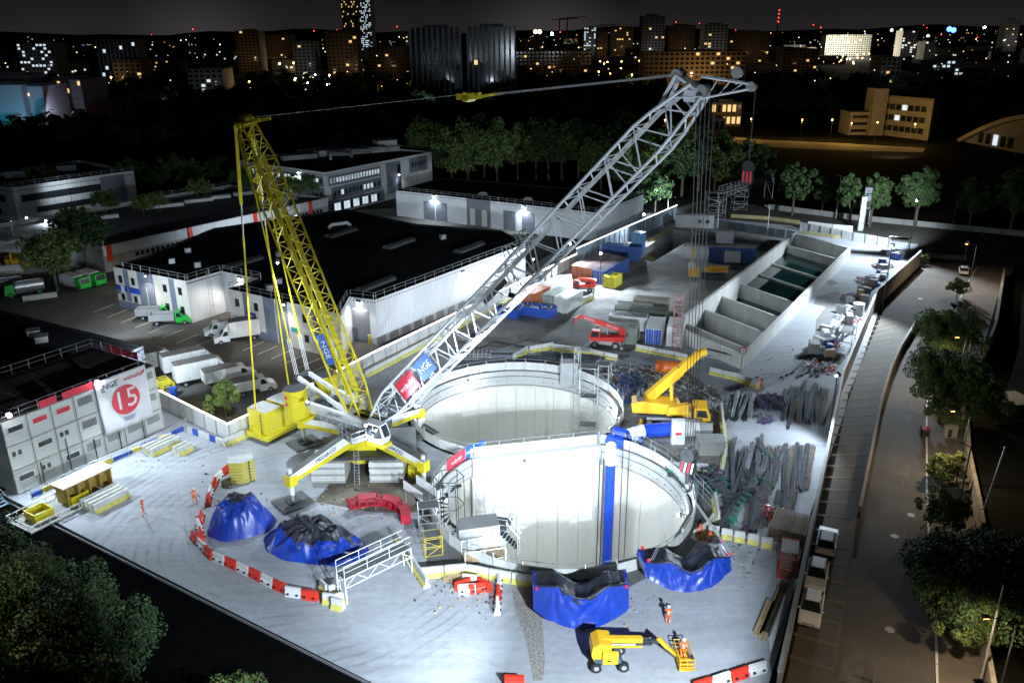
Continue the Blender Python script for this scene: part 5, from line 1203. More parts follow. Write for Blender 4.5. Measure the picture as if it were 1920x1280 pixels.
def scaffold(label, p, w, d, z0, z1, lift=2.0, m=steel, rz=0, name='scaffold_tower', r=.04, decks=True, cat='scaffold'):
    t = T(name, label, cat, (p.x, p.y, 0), rz); cs = [(-w/2, -d/2), (w/2, -d/2), (w/2, d/2), (-w/2, d/2)]
    for c in cs: rod('upright', t, (*c, z0), (*c, z1), r*1.2, m)
    n = int((z1-z0)/lift)
    for k in range(n+1):
        z = z0+(z1-z0)*k/n
        for i in range(4):
            a, b = cs[i], cs[(i+1) % 4]; rod('ledger', t, (*a, z), (*b, z), r, m)
            if k < n and (i+k) % 2 == 0: rod('diagonal', t, (*a, z), (*b, z+(z1-z0)/n), r*.9, m)
        if decks and k and k % 2 == 0: ub('deck', t, (0, 0, z), (w*.9, d*.9, .05), 0, matgrey)
    return t
sp2 = sp+Vector((3.0, .6, 0)); scaffold('slim square hoist mast beside the spiral stair', sp2, .9, .9, -28, 4.6, 1.2, steel, 0, 'hoist_mast', .035, False)
t = T('stair_platform', 'grey access platform with steps and rails beside the hoist mast', 'platform', sp2+Vector((1.9, -.9, 0)), R(-15))
MB().box((0, 0, .9), (2.0, 2.2, .1)).obj('deck', matgrey, t); b = MB()
for k in range(7): b.box((.2+k*.28, -1.0, .8-k*.25), (.3, .9, .06))
b.obj('steps', dsteel, t); b = MB()
for x, y in ((-1, -1.1), (1, -1.1), (1, 1.1), (-1, 1.1), (2.1, -1.4), (2.1, -.6)): b.cyl((x, y, -1.5 if x > 1 else .9), (x, y, 2.1), .04, 5)
for a, c in (((-1, 1.1), (1, 1.1)), ((-1, -1.1), (-1, 1.1)), ((1, 1.1), (1, -1.1)), ((-1, -1.1), (1, -1.1))):
    for z in (1.5, 2.1): b.cyl((*a, z), (*c, z), .035, 5)
b.cyl((1, -1.5, 2.1), (2.3, -1.5, .6), .04, 5); b.cyl((1, -.6, 2.1), (2.3, -.6, .6), .04, 5); b.obj('guard_rails', steel, t)
MB().box((-.2, .4, -.4), (1.6, 1.4, 2.4)).obj('hoist_cage', midgrey, t)
t = T('control_cabin', 'pale two-bay metal cabin at the shaft edge below the platform', 'cabin', W(896, 1015)+Vector((0, .5, 0)), R(12)); MB().box((0, 0, .7), (3.8, 2.0, 2.2)).obj('cabin_walls', mat('pale_blue_metal', (.50, .56, .62), .4, .3, var=.1), t)
for x in (-.95, .95): MB().box((x, -1.02, .8), (1.7, .04, 1.6)).obj('door_panel', steel, t)
MB().box((0, 0, 1.83), (3.9, 2.1, .08)).obj('roof_sheet', midgrey, t)
t = T('wooden_deck', 'small plywood deck with white rails at the shaft edge', 'deck', W(905, 1048)+Vector((0, .4, 0)), R(14))
for k in range(6): MB().box((-1.5+k*.62, 0, .25), (.58, 1.8, .08)).obj('plank', wood, t)
b = MB()
for s in (-.95, .95):
    b.cyl((-1.8, s, 1.3), (1.9, s, 1.3), .05, 6)
    for x in (-1.8, 0, 1.9): b.cyl((x, s, 0), (x, s, 1.3), .05, 6)
b.obj('white_rail', white_p, t)
scaffold('short blue-grey scaffold bay left of the spiral stair', W(806, 1000), 2.0, 1.4, 0, 3.2, 1.1, steel, R(10))
scaffold('yellow-decked work trestle by the barrier line', W(812, 1035), 1.6, 1.2, 0, 2.0, 1.0, mat('yellow_tube', (.5, .4, .05)), R(15))
t = T('shaft_access_stage', 'white-sided access stage at the left of the nearer shaft', 'platform', W(788, 948), R(-50)); MB().box((0, 0, 1.5), (3.4, 1.5, .12)).obj('deck', matgrey, t)
for s in (-.78, .78): MB().box((0, s, 2.05), (3.4, .05, 1.0)).obj('side_board', white_p, t)
for x in (-1.5, 1.5):
    for s in (-.7, .7): rod('leg', t, (x, s, 0), (x, s, 1.5), .06, steel)
# farther shaft scaffolds
scaffold('tall slim hoist mast against the back wall of the farther shaft', W(1081, 722)+Vector((0, -.4, 0)), .8, .8, -30, 5.5, 1.2, steel, 0, 'hoist_mast', .035, False)
t = T('hoist_cage', 'grey hoist landing box at the rim of the farther shaft', 'hoist', W(1066, 712)); MB().box((0, 0, 1.1), (2.4, 1.8, 3.4)).obj('cage_walls', midgrey, t); MB().box((-1.0, -.5, 2.6), (.06, 1.9, 3.0)).box((1.25, .2, 3.2), (.06, 1.4, 2.2)).obj('side_panel', steel, t)
scaffold('white scaffold stair tower in the right corner of the farther shaft', W(1104, 735)+Vector((0, .2, 0)), 2.4, 1.6, -30, 3.6, 2.0, steel, R(-10), r=.035)
scaffold('smaller scaffold beside the white stair tower', W(1130, 728), 1.8, 1.8, -4, 3.6, 1.6, steel, R(-20), r=.045)
scaffold('red and white lattice sign post tower before the basin wall', W(1268, 655), 1.3, 1.3, 0, 8.5, 1.1, mat('red_white_lattice', (.55, .30, .28), .6, var=.5, scale=3), R(-14), 'lattice_post', .06, False, 'tower')
# ------------------------------------------------------------------ formwork, ballast, stored frames
arc = T('formwork_arc', 'crimson curved steel formwork segment standing below the crane centre', 'formwork', W(690, 988))
def apt(r, a, z): return (r*math.cos(a), r*math.sin(a), z)
n = 9
for z0, z1 in ((.35, .5), (1.2, 1.35)):
    for k in range(n):
        a0, a1 = R(128)-k*R(126)/n-.01, R(128)-(k+1)*R(126)/n+.02; o = [apt(r_, a, z) for z in (z0, z1) for r_, a in ((3.2, a0), (4.2, a0), (4.2, a1), (3.2, a1))]
        MB().add(o, [(0, 1, 2, 3), (7, 6, 5, 4), (0, 4, 5, 1), (1, 5, 6, 2), (2, 6, 7, 3), (3, 7, 4, 0)]).obj('curved_flange', crimson, arc) if (k % 3 or z0 < 1) else MB().beam(o[0], o[2], .15, .15).beam(o[1], o[3], .15, .15).obj('cross_brace', crimson, arc)
for k in range(n+1):
    a = R(128)-k*R(126)/n; MB().beam(apt(3.25, a, .8), apt(4.15, a, .8), .12, 1.1).obj('rib', crimson, arc)
    if k % 3 == 0: MB().cyl(apt(3.4, a, 0), apt(3.4, a, .4), .08, 6).obj('prop', steel, arc)
def ballast(label, p, rz, n=7, m=yellow):
    t = T('ballast_stack', label, 'ballast', p, rz); pr = [(-1.3, -.7), (0, -1.2), (1.3, -.7), (1.3, .9), (.5, .7), (0, .95), (-.5, .7), (-1.3, .9)]
    for k in range(n): MB().prism([(x*(1+random.uniform(-.015, .015)), y) for x, y in pr], k*.36+.02, k*.36+.34, 0, 1).obj('slab', [m, offwhite if k == n-1 else m], t)
    b = MB(); 
    for k in range(n): b.box((.75, -.98, k*.36+.18), (.16, .06, .24))
    b.obj('lifting_chain', dsteel, t); return t
ballast('pale yellow ballast slab stack standing alone left of the crane', W(456, 897), R(20), 7, mat('pale_yellow', (.55, .48, .10), .6, var=.15))
t = T('shuttering_box', 'ochre steel shuttering box with plywood lid beside the cabins', 'formwork', W(158, 925), AX)
for k in range(5): MB().box((-2.4+k*1.2, -1.0, 1.1), (.15, .9, 2.0)).obj('rib', mat('ochre_steel', (.40, .28, .06), .8, var=.4, scale=2), t)
MB().box((0, 0, 1.1), (5.0, 1.2, 2.1)).obj('panel', MATS['ochre_steel'], t); MB().box((0, -.3, 2.25), (5.6, 2.3, .1)).obj('plywood_lid', mat('pale_ply', (.50, .42, .30), .8, var=.1), t)
fr = T('storage_tray', 'flat white-railed frame holding two yellow square boxes by the cabins', 'frame', W(110, 955), AX)
b = MB()
for x0, y0, x1, y1 in ((-4, -2, 4, -2), (-4, 2, 4, 2), (-4, -2, -4, 2), (4, -2, 4, 2)):
    for z in (.25, .8): b.cyl((x0, y0, z), (x1, y1, z), .06, 6)
for k in range(9):
    for y in (-2, 2): b.cyl((-4+k, y, 0), (-4+k, y, .8), .04, 5)
b.obj('rails', white_p, fr); MB().box((0, 0, .1), (8, 4, .12)).obj('base_plate', conc_grey, fr)
for x in (-1.9, 1.9):
    b = MB(); 
    for s in (-1, 1): b.box((x+s*.9, 0, .65), (.12, 1.9, .9)).box((x, s*.9, .65), (1.68, .12, .9))
    bo = b.obj('square_box', yellow, fr); MB().lathe([(.5, 0), (.3, .25), (.01, .3)], 8, c=(x, 0, .3)).obj('rubble_fill', offwhite, bo)
t = T('wooden_pallet', 'stack of two brown pallets beside the loose barriers', 'pallet', W(850, 1085), R(-5))
for k in range(2):
    for j in range(5): MB().box((0, -.45+j*.22, .12+k*.16), (1.7, .16, .03)).obj('board', wood, t)
    for x in (-.7, 0, .7): MB().box((x, 0, .06+k*.16), (.12, 1.0, .08)).obj('bearer', wood, t)
# panel leaning by crane
t = T('steel_plate', 'tall dark steel plate standing right of the crane base', 'panel', W(758, 868), R(4)); MB().box((0, 0, 2.4), (2.9, .3, 4.2)).obj('plate', matgrey, t); MB().box((0, 0, .15), (2.9, .5, .3)).obj('foot', concrete, t); 
t = T('yellow_crates', 'flat yellow steel crates under the right front outrigger', 'crate', W(764, 888)); MB().box((-1.1, 0, .5), (1.9, 1.6, 1.0)).obj('crate', yellow, t); MB().box((1.1, 0, .5), (1.9, 1.6, 1.0)).obj('crate', yellow, t)
# ------------------------------------------------------------------ brown stack, cage, beams on the right
t = T('trapezoid_sheet_stack', 'stack of brown corrugated sheets with purple ties by the street wall', 'stack', W(1478, 1000), R(62))
for k in range(9):
    b = MB()
    for j in range(17): b.box((0, -1.7+j*.2, .12+k*.16), (3.9, .11, .1))
    b.obj('sheet', mat('brown_sheet', (.25, .17, .11), .7, var=.15), t)
for x in (-1.0, .8): MB().box((x, .3, 1.6), (.1, .9, .06)).obj('tie', tag_p, t)
for s in (-1.6, 1.6): MB().box((0, s, .04), (3.8, .2, .08)).obj('skid', wood, t)
t = T('red_cage', 'red mesh cage with a dusty lid against the street wall', 'cage', W(1476, 1066), R(70)); b = MB()
for x in (-1.6, 1.6):
    for y in (-.7, .7): b.beam((x, y, 0), (x, y, 2.1), .1, .1)
for z in (.1, 1.0, 2.1):
    for s in (-.7, .7): b.beam((-1.6, s, z), (1.6, s, z), .08, .08)
    for s in (-1.6, 1.6): b.beam((s, -.7, z), (s, .7, z), .08, .08)
for k in range(9): b.beam((-1.6+k*.4, -.7, 0), (-1.6+k*.4, -.7, 2.1), .04, .04); b.beam((-1.6+k*.4, .7, 0), (-1.6+k*.4, .7, 2.1), .04, .04)
b.obj('frame', redpl, t); MB().box((0, 0, .6), (2.8, 1.2, .9)).obj('contents', rust, t); MB().box((.3, 0, 2.16), (2.0, 1.4, .1)).obj('lid', offwhite, t)
beam_dir = W(1468, 1085)-W(1420, 1205); ba = math.atan2(beam_dir.y, beam_dir.x)
for k, (x, y, L, m, lb) in enumerate(((1432, 1160, 4.6, wood, 'outermost pair of tan steel beams lying by the wall'), (1448, 1150, 7.2, wood, 'long tan beam pair beside the street wall'), (1455, 1142, 7.2, mat('dark_beam', (.12, .10, .08)), 'dark grey beam pair against the street wall'))):
    t = T('steel_beam_pair', lb, 'beam', W(x, y), ba)
    for s in (-.17, .17):
        b = MB(); b.box((0, s, .05), (L, .3, .03)); b.box((0, s, .33), (L, .3, .03)); b.box((0, s, .19), (L, .03, .27)); b.obj('beam', mat('tan_beam', (.38, .28, .15), .7, var=.2) if k < 2 else m, t)
t = T('scaffold_tubes', 'bundle of long pale tubes leaning along the street wall', 'tubes', W(1466, 1150), ba)
for k in range(5): MB().cyl((-5+k*.3, .1*k-.2, .1), (5, .1*k-.2, .14+.05*k), .05, 6).obj('tube', white_p, t)
# ------------------------------------------------------------------ rebar store
def bundle_mesh(n, L, spread, m, bend=0, ties=True, tm=None):
    b = MB(); rs = random.Random(int(L*100)+n)
    for k in range(n):
        y = (k % 6-2.5)*spread*.75; z = .06+(k//6)*.085; x0 = rs.uniform(-.25, .25); dy = rs.uniform(-.08, .08)
        if bend:
            pts = []
            for i in range(8): u = i/7; pts.append((-L/2+L*u+x0, y+dy+bend*(u-.5)**2*4, z))
            b.tube(pts, .038, 4)
        else: b.cyl((-L/2+x0, y-dy, z), (L/2+x0, y+dy, z+rs.uniform(0, .06)), .038, 4)
    f0 = len(b.f)
    if ties:
        for x in (-L*.3, L*.2):
            for q in range(3): b.cyl((x+rs.uniform(-.15, .15), -spread*3, .08), (x+rs.uniform(-.3, .3), spread*3, .22+rs.uniform(0, .12)), .035, 4, 1)
    return b.mesh('rebar_bundle', [m, tm or tag_g])
BMs = [bundle_mesh(18, 6, .11, rebar_m), bundle_mesh(18, 8, .11, rebar_m), bundle_mesh(12, 5, .12, rebar_r, tm=tag_p), bundle_mesh(18, 7, .12, rebar_r), bundle_mesh(14, 7, .14, rebar_m, bend=1.4), bundle_mesh(24, 4.5, .13, rebar_m, tm=tag_p)]
def zone(name, where, pts, group):
    for k, (x, y, y2, kind, zz) in enumerate(pts):
        a, b = W(x[0], y), W(x[1], y2); c = (a+b)/2; an = math.atan2((b-a).y, (b-a).x)+rnd.uniform(-.07, .07); o = link('rebar_bundle', BMs[kind], None, (c.x, c.y, zz), an)
        L0 = (6, 8, 5, 7, 7, 4.5)[kind]; o.scale.y = rnd.uniform(.7, 1.1); o.scale.x = max(.5, min(1.6, (b-a).length/L0)); tag(o, '%s %s' % (('grey steel bar bundle with green ties', 'long grey steel bar bundle', 'brown steel bar bundle with purple ties', 'brown-grey steel bar bundle', 'curved steel bar bundle', 'short steel bar bundle with purple ties')[kind], where), 'rebar bundle', group+' '+str(kind) if False else group)
rnd = random.Random(5); Z1 = []
for k in range(17): x = 1358+k*5.0; Z1.append(((x-rnd.uniform(0, 10), x+rnd.uniform(6, 16)), rnd.uniform(925, 975), rnd.uniform(815, 860), rnd.choice((0, 1, 5, 4)), .0+.2*(k % 3)))
zone('a', 'in the dense dark heap right of the shaft', Z1, 'bundles in the dense dark rebar heap')
Z2 = [((1372, 1365+k*2.0), 1005-k*2, 905+k*3, 4, .1*k) for k in range(5)]+[((1392+k*9, 1410+k*7), 1010-k*6, 915+k*3, rnd.choice((1, 2, 3)), .05*k) for k in range(5)]
zone('b', 'fanning out above the row of five barriers', Z2, 'bundles fanning out above the spaced barriers')
Z3 = [((1434+k*9.5, 1450+k*9.5), 925-rnd.uniform(0, 12), 842-rnd.uniform(0, 10), rnd.choice((0, 1, 3)), .0) for k in range(9)]+[((1445+k*8, 1462+k*8), 1000-k*3, 920+rnd.uniform(-6, 6), rnd.choice((3, 1)), 0) for k in range(5)]
zone('c', 'lying parallel in the middle of the store', Z3, 'bundles lying parallel mid store')
Z4 = [((1462+k*6.8, 1478+k*6.6), 828-rnd.uniform(0, 15), 700+rnd.uniform(0, 30)-k, rnd.choice((0, 1, 3)), .04*(k % 2)) for k in range(12)]
zone('d', 'in the pale upper part of the store by the wall', Z4, 'bundles in the upper part of the store')
Z5 = [((1466+k*9, 1503+k*8.4), 708-rnd.uniform(0, 10), 668+rnd.uniform(-4, 6), rnd.choice((0, 1)), 0) for k in range(9)]
zone('e', 'below the wooden trestles at the ramp edge', Z5, 'bundles at the ramp edge')
Z6 = [((1358+k*6, 1372+k*6), 790, 742, rnd.choice((1, 5, 1)), .05+.22*(k % 3)) for k in range(8)]
zone('f', 'stacked in the upright dark rack beside the barriers', Z6, 'bundles in the dark rack')
zone('g', 'in the bent silver pile beside the curved barriers', [((1368+k*5, 1378+k*9), 985-k*7, 930-k*6, 4, .15*k) for k in range(6)], 'bundles in the bent pile')
def tangle(label, p, r, h, n, ms, seed, cat='scrap heap', name='scrap_heap'):
    rs = random.Random(seed); b = MB()
    for k in range(n):
        a, q = rs.uniform(0, 6.3), r*math.sqrt(rs.random()); z = h*(1-q/r)*rs.random()+.08; x, y = q*math.cos(a), q*math.sin(a); d = Vector((rs.uniform(-1, 1), rs.uniform(-1, 1), rs.uniform(-.4, .4))).normalized()*rs.uniform(.3, 1.0)
        b.beam(Vector((x, y, z))-d*.5, Vector((x, y, z+.1))+d*.5, rs.uniform(.04, .16), rs.uniform(.03, .10), rs.randrange(len(ms)))
    o = b.obj(name, ms, None, p); return tag(o, label, cat)
tangle('purple-tinged tangled scrap heap on the slab beside the rebar store', W(1443, 756), 2.3, 1.6, 260, [rebar_m, tag_p, dsteel], 1)
tangle('small brown tangle just below the purple scrap heap', W(1432, 786), 1.3, .5, 70, [rebar_r, rebar_m, tag_p], 2)
tangle('tangled steel and green ties behind the shaft fence', W(1330, 900), 3.0, 1.4, 260, [rebar_m, tag_g, dsteel, tag_p], 3)
tangle('loose dark steel behind the barriers at the shaft rim', W(1285, 885), 2.0, 1.0, 160, [rebar_m, dsteel, tag_g], 4)
tangle('white and pink scrap beside the brown sheet stack', W(1448, 965), 1.6, 1.0, 120, [offwhite, redpl, rebar_m], 5)
for k, (x, y, r_, s) in enumerate(((1145, 700, 2.6, 11), (1180, 705, 2.6, 12), (1215, 700, 2.8, 13), (1262, 716, 2.6, 14), (1235, 730, 2.4, 15), (1305, 735, 2.6, 16), (1200, 742, 2.2, 17), (1170, 735, 2.2, 18), (1330, 760, 2, 19))):
    tangle('dark steel parts and timber lying in the works area, '+('by the scaffold', 'left of the bent fence', 'below the telehandler barriers', 'behind the mobile crane boom', 'at the middle of the area', 'near the mobile crane cab', 'next to the crane turntable', 'beside the hoist', 'at the corner by the crane cab')[k], W(x, y), r_, 1.1, 150, [rebar_m, midgrey, conc_grey, rust, offwhite, dsteel], s)
for k in range(14): 
    x, y = 985+k*12+random.uniform(-3, 3), 672+random.uniform(-7, 8); tag(link('mesh_mat', BMs[0], None, W(x, y), R(random.uniform(-20, 5))), 'flat reinforcing mats with green ties behind the farther shaft', 'rebar bundle', 'mats behind the farther shaft')
for k, (x, y) in enumerate(((1168, 722), (1185, 728), (1160, 742), (1176, 756), (1196, 735))):
    t = T('prop_stillage', 'navy blue steel prop frame standing right of the farther shaft', 'stillage', W(x, y), .3*k, 'blue prop frames'); b = MB()
    for q in (-.6, .6):
        for r_ in (-.4, .4): b.beam((q, r_, 0), (q, r_, 1.9+.3*(k % 2)), .1, .1)
    b.beam((-.6, -.4, 1.0), (.6, -.4, 1.0), .08, .08).beam((-.6, .4, 1.3), (.6, .4, 1.3), .08, .08).box((0, 0, .3), (1.2, .8, .25)); b.obj('frame', mat('navy_steel', (.02, .05, .16), .6), t)
t = T('orange_tank', 'orange rounded tank behind the yellow crane boom', 'tank', W(1250, 700), R(-10)); MB().cyl((-1.6, 0, 1.0), (1.6, 0, 1.0), .85, 16).obj('tank', mat('orange_paint', (.75, .16, .02), .45), t)
for x in (-1, 1): MB().box((x, 0, .2), (.3, 1.4, .4)).obj('saddle', dsteel, t)
t = T('stillage_rack', 'dark metal crate of pipes behind the farther shaft rim', 'crate', W(893, 672), R(-3)); b = MB()
for q in range(8): b.box((-2.1+q*.6, 0, .7), (.08, 1.6, 1.3))
for z in (.2, .6, 1.0): b.box((0, -.8, z), (4.4, .06, .1))
b.obj('crate_frame', steel, t)
t = T('dark_skip', 'flat dark tray beside the pipe crate behind the shaft', 'tray', W(938, 672), R(-3)); b = MB(); b.box((0, 0, .3), (3.6, 1.5, .1)); b.box((0, -.75, .6), (3.6, .08, .7)); b.box((0, .75, .6), (3.6, .08, .7)); b.obj('tray', greyp, t)
# clutter along the ramp's street side
kinds = []
def clutter_box(t, s):
    k_ = random.randrange(7); t['label'] = ('off-white', 'light blue', 'mid grey', 'wooden', 'concrete grey', 'dark blue', 'bright white')[k_]+(' low' if s[2] < 1 else ' tall')+' crate stored along the street side of the ramp'; MB().box((0, 0, s[2]/2), s).obj('box', (offwhite, blue_l, midgrey, wood, conc_grey, bluep, white_p)[k_], t); MB().box((0, 0, s[2]+.03), (s[0]*.9, s[1]*.9, .05)).obj('lid', random.choice((midgrey, offwhite, dsteel)), t)
rc = random.Random(3)
for k in range(46):
    u = rc.random(); e0, e1 = W(1690, 478), W(1540, 680); c = e0.lerp(e1, u)+Vector((rc.uniform(-3.5, .2)*(.5+.5*u), rc.uniform(-.8, .8), 0)); s = (rc.uniform(.7, 2.4), rc.uniform(.6, 1.6), rc.uniform(.4, 1.7))
    t = T('stored_crate', 'assorted crate or box stored along the street side of the ramp', 'crate', c, rc.uniform(0, 3), 'stored boxes along the ramp'); clutter_box(t, s)
for k, (x, y) in enumerate(((1655, 500), (1625, 528), (1600, 560), (1588, 598), (1570, 622), (1555, 652), (1535, 690))):
    tangle('loose tubes and offcuts among the stored boxes, '+('farthest', 'second farthest', 'third farthest', 'middle', 'third nearest', 'second nearest', 'nearest')[k]+' heap', W(x, y), 2.2, 1.2, 90, [offwhite, blue_l, redpl, wood, steel], 30+k)
scaffold('tall storage rack scaffold beside the ramp clutter', W(1585, 650), 3.6, 2.0, 0, 4.2, 1.4, steel, AX)
scaffold('open stair scaffold at the far end of the ramp', W(1682, 476), 4.0, 2.4, 0, 3.4, 1.7, white_p, AY)
t = T('cylindrical_tank', 'pale upright tank among the ramp clutter', 'tank', W(1608, 592)); MB().cyl((0, 0, 0), (0, 0, 2.2), .9, 14).obj('shell', offwhite, t)
# traffic sign
t = T('round_sign', 'round white sign with red ring at the corner of the basin wall', 'sign', W(1390, 688)); MB().cyl((0, 0, 0), (0, 0, 2.2), .04, 6).obj('post', steel, t)
MB().cyl((0, -.03, 2.5), (0, 0, 2.5), .52, 20).obj('red_ring', redpl, t); MB().cyl((0, -.05, 2.5), (0, -.031, 2.5), .36, 20).obj('white_face', whitepl, t); txt('5', t, (0, -.055, 2.5), .42, (1, 0, 0), (0, 0, 1), ink)

rd = random.Random(12); b = MB()
for k in range(420):
    x, y = rd.choice(((620, 930), (700, 960), (840, 1090), (900, 1120), (1350, 1030), (1400, 1050), (1440, 700), (420, 930), (1240, 860), (960, 640), (1180, 1120), (300, 870))); p = W(x+rd.gauss(0, 45), y+rd.gauss(0, 22)); s_ = rd.uniform(.03, .13)
    if (Vector((p.x, p.y))-C2).length < 15 or (Vector((p.x, p.y))-C1).length < 15: continue
    b.box((p.x, p.y, s_/2+.01), (s_*rd.uniform(1, 3), s_, s_), rd.uniform(0, 3), rd.randrange(3))
tag(b.obj('slab_debris', [conc_grey, wood, dsteel]), 'small stones and offcuts scattered over the slab', 'debris', kind='stuff')
for k, (pl, l, m) in enumerate((([(640, 860), (600, 875), (588, 890), (592, 905)], 'thin dark cable curling on the slab behind the left front outrigger', black), ([(1345, 1040), (1380, 1050), (1405, 1075), (1400, 1085)], 'grey hose lying curled on the slab right of the hanging bundle', midgrey), ([(1000, 1080), (1040, 1092), (1090, 1088), (1160, 1092)], 'black hose along the front of the nearer shaft', black), ([(1350, 745), (1345, 775), (1360, 790), (1350, 815)], 'dark hose on the slab beside the mobile crane cab', black), ([(860, 640), (900, 652), (930, 640), (985, 650)], 'dark cable crossing the yard behind the farther shaft', black))):
    P_ = [W(*q) for q in pl]; mb = MB(); pts = []
    for i in range(len(P_)-1):
        for u in range(5): pts.append(P_[i].lerp(P_[i+1], u/5)+Vector((.25*math.sin(i*5+u*1.3), .2*math.cos(i*3+u), .06)))
    mb.tube(pts+[P_[-1]+Vector((0, 0, .06))], .06, 5); tag(mb.obj('hose', m), l, 'hose')
# ------------------------------------------------------------------ buildings
def P3(v, z): return Vector((v.x, v.y, z))
class Bld:
    "extruded outline with parapet, roof sheet and helpers to fix things on its walls"
    def __init__(s, name, label, pts, h, wallm, roofmt, cat='building', z0=-.3, par=.35, wallname='wall', capm=None):
        s.o = Vector((pts[0].x, pts[0].y, 0)); s.p = [Vector((q.x, q.y, 0))-s.o for q in pts]; s.h = h; s.t = T(name, label, cat, s.o); n = len(s.p)
        a = sum(s.p[i].x*s.p[(i+1) % n].y-s.p[(i+1) % n].x*s.p[i].y for i in range(n)); s.sg = 1 if a > 0 else -1
        for i in range(n):
            p, q = s.p[i], s.p[(i+1) % n]; MB().quad([P3(p, z0), P3(q, z0), P3(q, h), P3(p, h)] if s.sg > 0 else [P3(q, z0), P3(p, z0), P3(p, h), P3(q, h)]).obj(wallname, wallm, s.t)
        pol = [(q.x, q.y) for q in s.p]
        MB().prism(pol, h-par-.2, h-par).obj('roof', roofmt, s.t)
        for i in range(n):
            p, q = s.p[i], s.p[(i+1) % n]; d = (q-p).normalized(); nn = Vector((-d.y, d.x, 0))*s.sg
            mb = MB().beam(P3(p, h-par/2+.02)+nn*.13, P3(q, h-par/2+.02)+nn*.13, .22, par+.04); mb.obj('parapet', capm or wallm, s.t)
    def fr(s, i, j=None):
        p, q = s.p[i], s.p[(i+1) % len(s.p)]; d = (q-p); L = d.length; d = d/L; nn = Vector((d.y, -d.x, 0))*s.sg; return p, d, nn, L, math.atan2(d.y, d.x)
    def box(s, i, u, z, w, h, m, name='panel', out=.03, dep=.06, par=None):
        "box on wall i, centred at fraction u and height z"
        p, d, nn, L, an = s.fr(i); c = p+d*(L*u)+nn*(out-dep/2+.0); b = MB().box((c.x, c.y, z), (w, dep, h), an); return b.obj(name, m, par or s.t)
    def win(s, i, u, z, w, h, gm=None, fm=None):
        f = s.box(i, u, z, w+.16, h+.16, fm or offwhite, 'window', .04, .06); s.box(i, u, z, w, h, gm or glass, 'pane', .06, .06, f); return f
    def rail(s, idx, inset=.3, h=1.0, step=2.4, z=None):
        for i in idx:
            p, d, nn, L, an = s.fr(i); a, b = p-nn*inset, p+d*L-nn*inset; z_ = s.h if z is None else z; n = max(1, round(L/step))
            mb = MB()
            for f in (.5, 1): mb.cyl(P3(a, z_+h*f), P3(b, z_+h*f), .04, 4, caps=False)
            r_ = mb.obj('roof_rail', steel, s.t)
            for k in range(n+1): q = a+(b-a)*(k/n); rod('post', r_, P3(q, z_-.1), P3(q, z_+h), .04, steel)
    def lamp(s, i, u, z, power, label, angle=150, col=COOL, tilt=.5):
        p, d, nn, L, an = s.fr(i); c = s.o+p+d*(L*u)+nn*.35; c.z = z; flood(label, c, c+nn*5*tilt+Vector((0, 0, -5)), power, None, angle=angle, r=.15, name='wall_lamp', cat='lamp', size=.15, col=col)
    def skylight(s, px, py, w=2, l=4, rz=0, m=midgrey, hh=.7, name='skylight'):
        c = W(px, py, s.h)-s.o; b = MB(); n = 6
        for k in range(n):
            a0, a1 = math.pi*k/n, math.pi*(k+1)/n; M = Matrix.Rotation(rz, 3, 'Z'); o = []
            for y in (-l/2, l/2): o += [M @ Vector((w/2*math.cos(a0), y, hh*math.sin(a0))), M @ Vector((w/2*math.cos(a1), y, hh*math.sin(a1)))]
            b.quad([o[0], o[2], o[3], o[1]])
        pf = [M @ Vector((w/2*math.cos(math.pi*k/n), -l/2, hh*math.sin(math.pi*k/n))) for k in range(n+1)]; b.quad(pf)
        b.obj(name, m, s.t, (c.x, c.y, s.h-.35))
    def vent(s, px, py, sz=(1, 1, .8), m=steel): c = W(px, py, s.h)-s.o; b = MB().box((c.x, c.y, s.h-.3+sz[2]/2), sz, .5); o = b.obj('roof_unit', m, s.t); MB().box((c.x, c.y, s.h-.27+sz[2]), (sz[0]*1.15, sz[1]*1.15, .06), .5).obj('cowl', m, o)
h = 7.2
rp = [(212, 500), (349, 527), (415, 508), (487, 523), (427, 541), (637, 588), (655, 556), (703, 562), (985, 457), (940, 432), (777, 420), (650, 392), (400, 428), (277, 478)]
main = Bld('warehouse', 'large warehouse with black felt roof, white walls and two window facades', [W(x, y, h) for x, y in rp], h, mat('ribbed_white_wall', (.70, .72, .74), .55, var=.05, streak=True), roofm, capm=roofm)
main.rail([0, 1, 2, 3, 4, 5, 6, 7])
def ribs(b, i, m, step=.6, z1=None):
    p, d, nn, L, an = b.fr(i); mb = MB(); n = int(L/step)
    for k in range(n): c = p+d*((k+.5)*L/n)+nn*.03; mb.box((c.x, c.y, (z1 or b.h)/2), (step*.4, .05, (z1 or b.h)-.1), an)
    o = mb.obj('wall_ribs', m, b.t); o['kind'] = 'stuff'
for i in (2, 3, 6, 7): ribs(main, i, MATS['ribbed_white_wall'])
